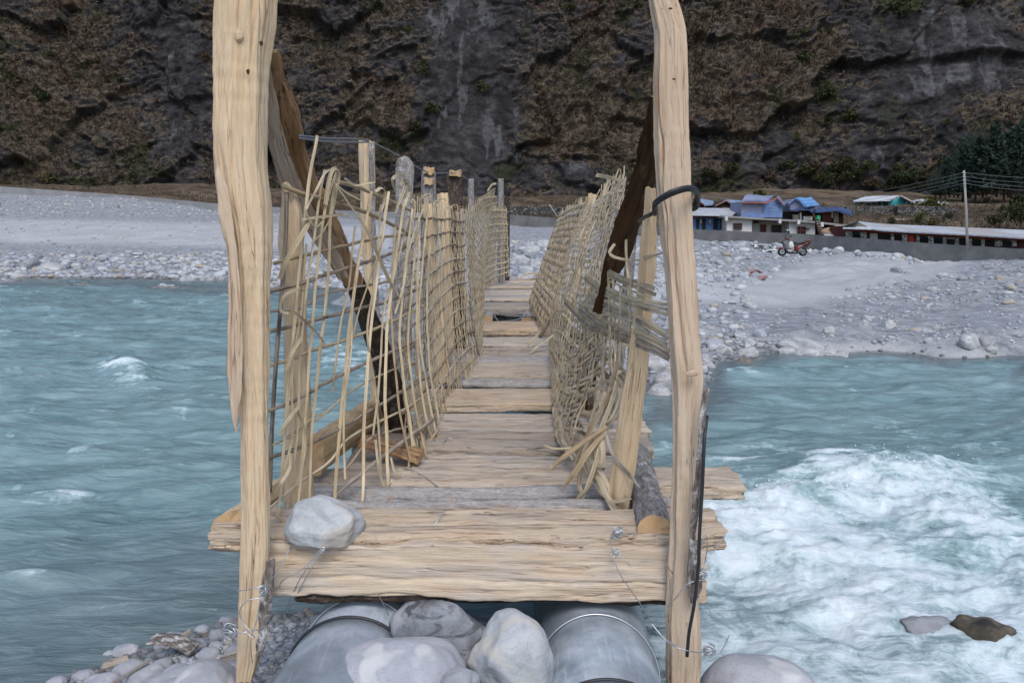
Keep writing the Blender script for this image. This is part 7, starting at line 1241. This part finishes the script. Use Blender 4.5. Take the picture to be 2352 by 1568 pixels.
for _ in range(70):
    a, b = q.uniform(0, 2360), q.uniform(20, 430); p = cliff_at(a, b)
    k = np.unravel_index(((cpr - a)**2 + (cqr - b)**2).argmin(), cpr.shape)
    if smooth[k] > .4: continue
    bush(p + [0, -.3, .1], q.uniform(6, 15) * p[1] / FPX, q.choice(['green', 'olive', 'olive', 'dry']), 'small scrubby bush clinging to the cliff', 'bushes on the cliff', q)
for _ in range(46):
    a = q.uniform(1590, 2330); b = np.interp(a, (1590, 2100, 2330), (440, 430, 440)) + q.uniform(-45, 12); p = cliff_at(a, b) if b < 440 else ground_hit(a, b, 300, 60, 180)[0]
    bush(p + [0, -1, 0], q.uniform(10, 24) * p[1] / FPX, q.choice(['green', 'olive', 'green', 'dry']), 'dark bush in the thicket at the cliff foot behind the houses', 'thicket behind the houses', q)
for a, b, r_, kd, lb_ in ((1752, 445, 24, 'yellow', 'tall yellow green bush behind the blue tarpaulin hut'), (2135, 462, 26, 'yellow', 'yellow green bush behind the grey tarpaulin shed'), (2112, 500, 20, 'yellow', 'yellow green bush on the dry slope above the firewood stack'), (2142, 508, 15, 'yellow', 'small yellow green bush beside the dark stone wall'), (2048, 505, 15, 'green', 'dark bush left of the firewood stack'), (2180, 496, 13, 'green', 'dark bush behind the dark stone wall'), (2285, 506, 22, 'olive', 'low olive bush on the dry slope right of the utility pole'), (2265, 455, 20, 'dry', 'leafless reddish bush before the pine trunks'), (2300, 480, 14, 'green', 'green bush on the terrace below the pines'), (1985, 515, 12, 'olive', 'bush behind the gable of the long building')):
    p = ground_hit(a, b + r_ * .6, 300, 62, 180)[0]; bush(p, r_ * p[1] / FPX, kd, lb_, None, q, lift=.6)
# leafy tree by the road
p = ground_hit(2342, 528, 300, 60, 120)[0]; t = thing('leafy_tree', p, 'rounded leafy green tree at the right edge behind the long building', 'tree')
m = MB(); m.tube(crom(np.array([p - [0, 0, .3], p + [.05, 0, .7], p + [-.1, .1, 1.6]]), 8), np.linspace(.12, .06, 8), 7)
for dx, dy in ((-.7, .1), (.6, -.2), (.1, .5)): m.tube(crom(np.array([p + [0, 0, .6], p + [dx * .6, dy, 1.3], p + [dx, dy, 2.0]]), 6), np.linspace(.06, .02, 6), 5)
m.done('trunk', M['trunk'], t, True); V, F, T_ = leaves(1500, 1.45, 5, .14, .95, 14); put('crown', V + p + [0, 0, 1.75], F, M['leaf_green'], t, False, {'tint': ('FLOAT', T_)})
# pine wood
def pine_mesh(seed, H=1.0):
    q = np.random.RandomState(seed); V, T_ = [], []
    n = 0
    for lv in np.linspace(.22, .98, 26):
        rad = .26 * (1 - lv)**.7 * q.uniform(.8, 1.15) + .015
        for b in range(int(6 + 7 * (1 - lv))):
            a = q.uniform(0, 6.28); L = rad * q.uniform(.6, 1.1); tn = q.uniform(0, .55)
            for s_ in range(9):
                f = (s_ + .5) / 9; c = np.array([math.cos(a) * L * f, math.sin(a) * L * f, lv - .05 * f + .03 * f * f + q.normal() * .008]) + q.normal(size=3) * .012
                for w_ in range(2):
                    d = q.normal(size=3) * .5 + [math.cos(a) * .5, math.sin(a) * .5, .25]; d /= np.linalg.norm(d); e = np.cross(d, q.normal(size=3)); e /= np.linalg.norm(e) + 1e-6; s2 = .034 * q.uniform(.6, 1.3); V += [c - d * s2, c + e * s2 * .35, c + d * s2, c - e * s2 * .35]; T_ += [min(1, tn + q.uniform(0, .45))] * 4
    n = len(V) // 4; i = np.arange(n)[:, None] * 4
    return mesh_data('crown', np.array(V), [np.concatenate([i, i+1, i+2, i+3], 1)], False, {'tint': ('FLOAT', np.array(T_))}, [M['leaf_pine']])
def soft_pine(seed):
    V, F, T_ = leaves(3600, 1.0, seed, .055, 1.0, 26); V = V * [.25, .25, .42]; V[:, :2] *= (1.15 - .55 * np.clip((V[:, 2:3] + .42) / .84, 0, 1)); V[:, 2] += .60
    return mesh_data('crown', V, F, False, {'tint': ('FLOAT', T_)}, [M['leaf_pine']])
PINE = [soft_pine(90 + i) if i % 2 == 0 else pine_mesh(i) for i in range(4)]
m = MB(); m.tube(np.array([[0, 0, -.03], [.004, 0, .4], [0, .004, .96]]), [.017, .012, .003], 7); TR = mesh_data('trunk', np.concatenate(m.V), m.F, True, None, [M['trunk']])
sp = [(2150, 430, 118), (2172, 445, 112), (2192, 440, 122), (2212, 452, 116), (2230, 430, 124), (2240, 455, 112), (2258, 440, 118), (2275, 456, 110), (2290, 436, 124), (2306, 455, 113), (2322, 442, 119), (2338, 458, 109), (2352, 440, 118), (2370, 455, 112), (2160, 452, 124), (2200, 458, 127), (2265, 458, 128), (2315, 460, 128), (2345, 462, 130), (2390, 450, 118), (2222, 462, 131), (2180, 462, 132)]
for i, (a, b, Y) in enumerate(sp):
    x = float(P(a, b, Y)[0]); z = float(height_fast(np.array(x), np.array(Y))); top = np.interp(a, (2140, 2200, 2260, 2352), (380, 305, 285, 265)) + q.uniform(-12, 40); H = float(P(a, top, Y)[2]) - z
    o = empty('pine_tree', (x, Y, z)); tag(o, 'dark pine in the small wood at the right behind the utility pole', 'tree', 'pines of the right hand wood'); w_ = q.uniform(.85, 1.15) * max(H, 7); o.scale = (w_, w_, H); o.rotation_euler = (0, 0, q.uniform(0, 6.28)); link('crown', PINE[i % 4], o); link('trunk', TR, o)
# dry grass and weeds behind the wall
n = 5200; a = q.uniform(-30, 2400, n); b = np.where(a > 1590, q.uniform(470, 540, n), np.interp(a, (0, 520, 1180), (400, 455, 470)) + q.uniform(-5, 36, n)); pg = ground_hit(a, b, 240, 50, 175); ok = pg[:, 1] > wall_y(pg[:, 0]) + 2; pg = pg[ok]; n = len(pg)
V, F = blades(pg, q.uniform(.25, .7, n), 5, (0, -.1, 1), .45, .05); tn = np.clip(.45 + .4 * fbm(pg[:, 0] * .25, pg[:, 1] * .25, 3, 3) + q.normal(size=n) * .12, 0, 1); o = put('hillside_grass', V, F, M['dry_grass'], None, False, {'tint': ('FLOAT', np.repeat(tn, 25))}); tag(o, kind='stuff')
# ---------------------------------------------------------------- light
w = bpy.data.worlds.new('World'); S.world = w; w.use_nodes = True; t = w.node_tree
bg = t.nodes['Background']; sky = t.nodes.new('ShaderNodeTexSky'); sky.sky_type = 'NISHITA'; sky.sun_disc = False
EL, AZ = math.radians(52), math.radians(172)      # from behind the right shoulder
sky.sun_elevation = EL; sky.sun_rotation = AZ; sky.air_density = 1.0; sky.dust_density = 2.0; sky.ozone_density = 1.0
t.links.new(sky.outputs[0], bg.inputs[0]); bg.inputs[1].default_value = .15
ld = bpy.data.lights.new('sun', 'SUN'); ld.energy = 1.3; ld.angle = math.radians(26); ld.color = (1, .975, .95)
lo = bpy.data.objects.new('sun', ld); COL.objects.link(lo)
dv = Vector((math.sin(AZ) * math.cos(EL), math.cos(AZ) * math.cos(EL), math.sin(EL)))
lo.rotation_euler = dv.to_track_quat('Z', 'Y').to_euler(); lo.location = (3, -6, 12)
S.cycles.use_denoising = True; S.cycles.use_adaptive_sampling = False; S.cycles.max_bounces = 5; S.cycles.diffuse_bounces = 3
S.view_settings.view_transform = 'Standard'; S.view_settings.look = 'None'; S.view_settings.gamma = 1.0; S.view_settings.exposure = 0.36
for o in bpy.data.objects:
    if '_org' in o: del o['_org']
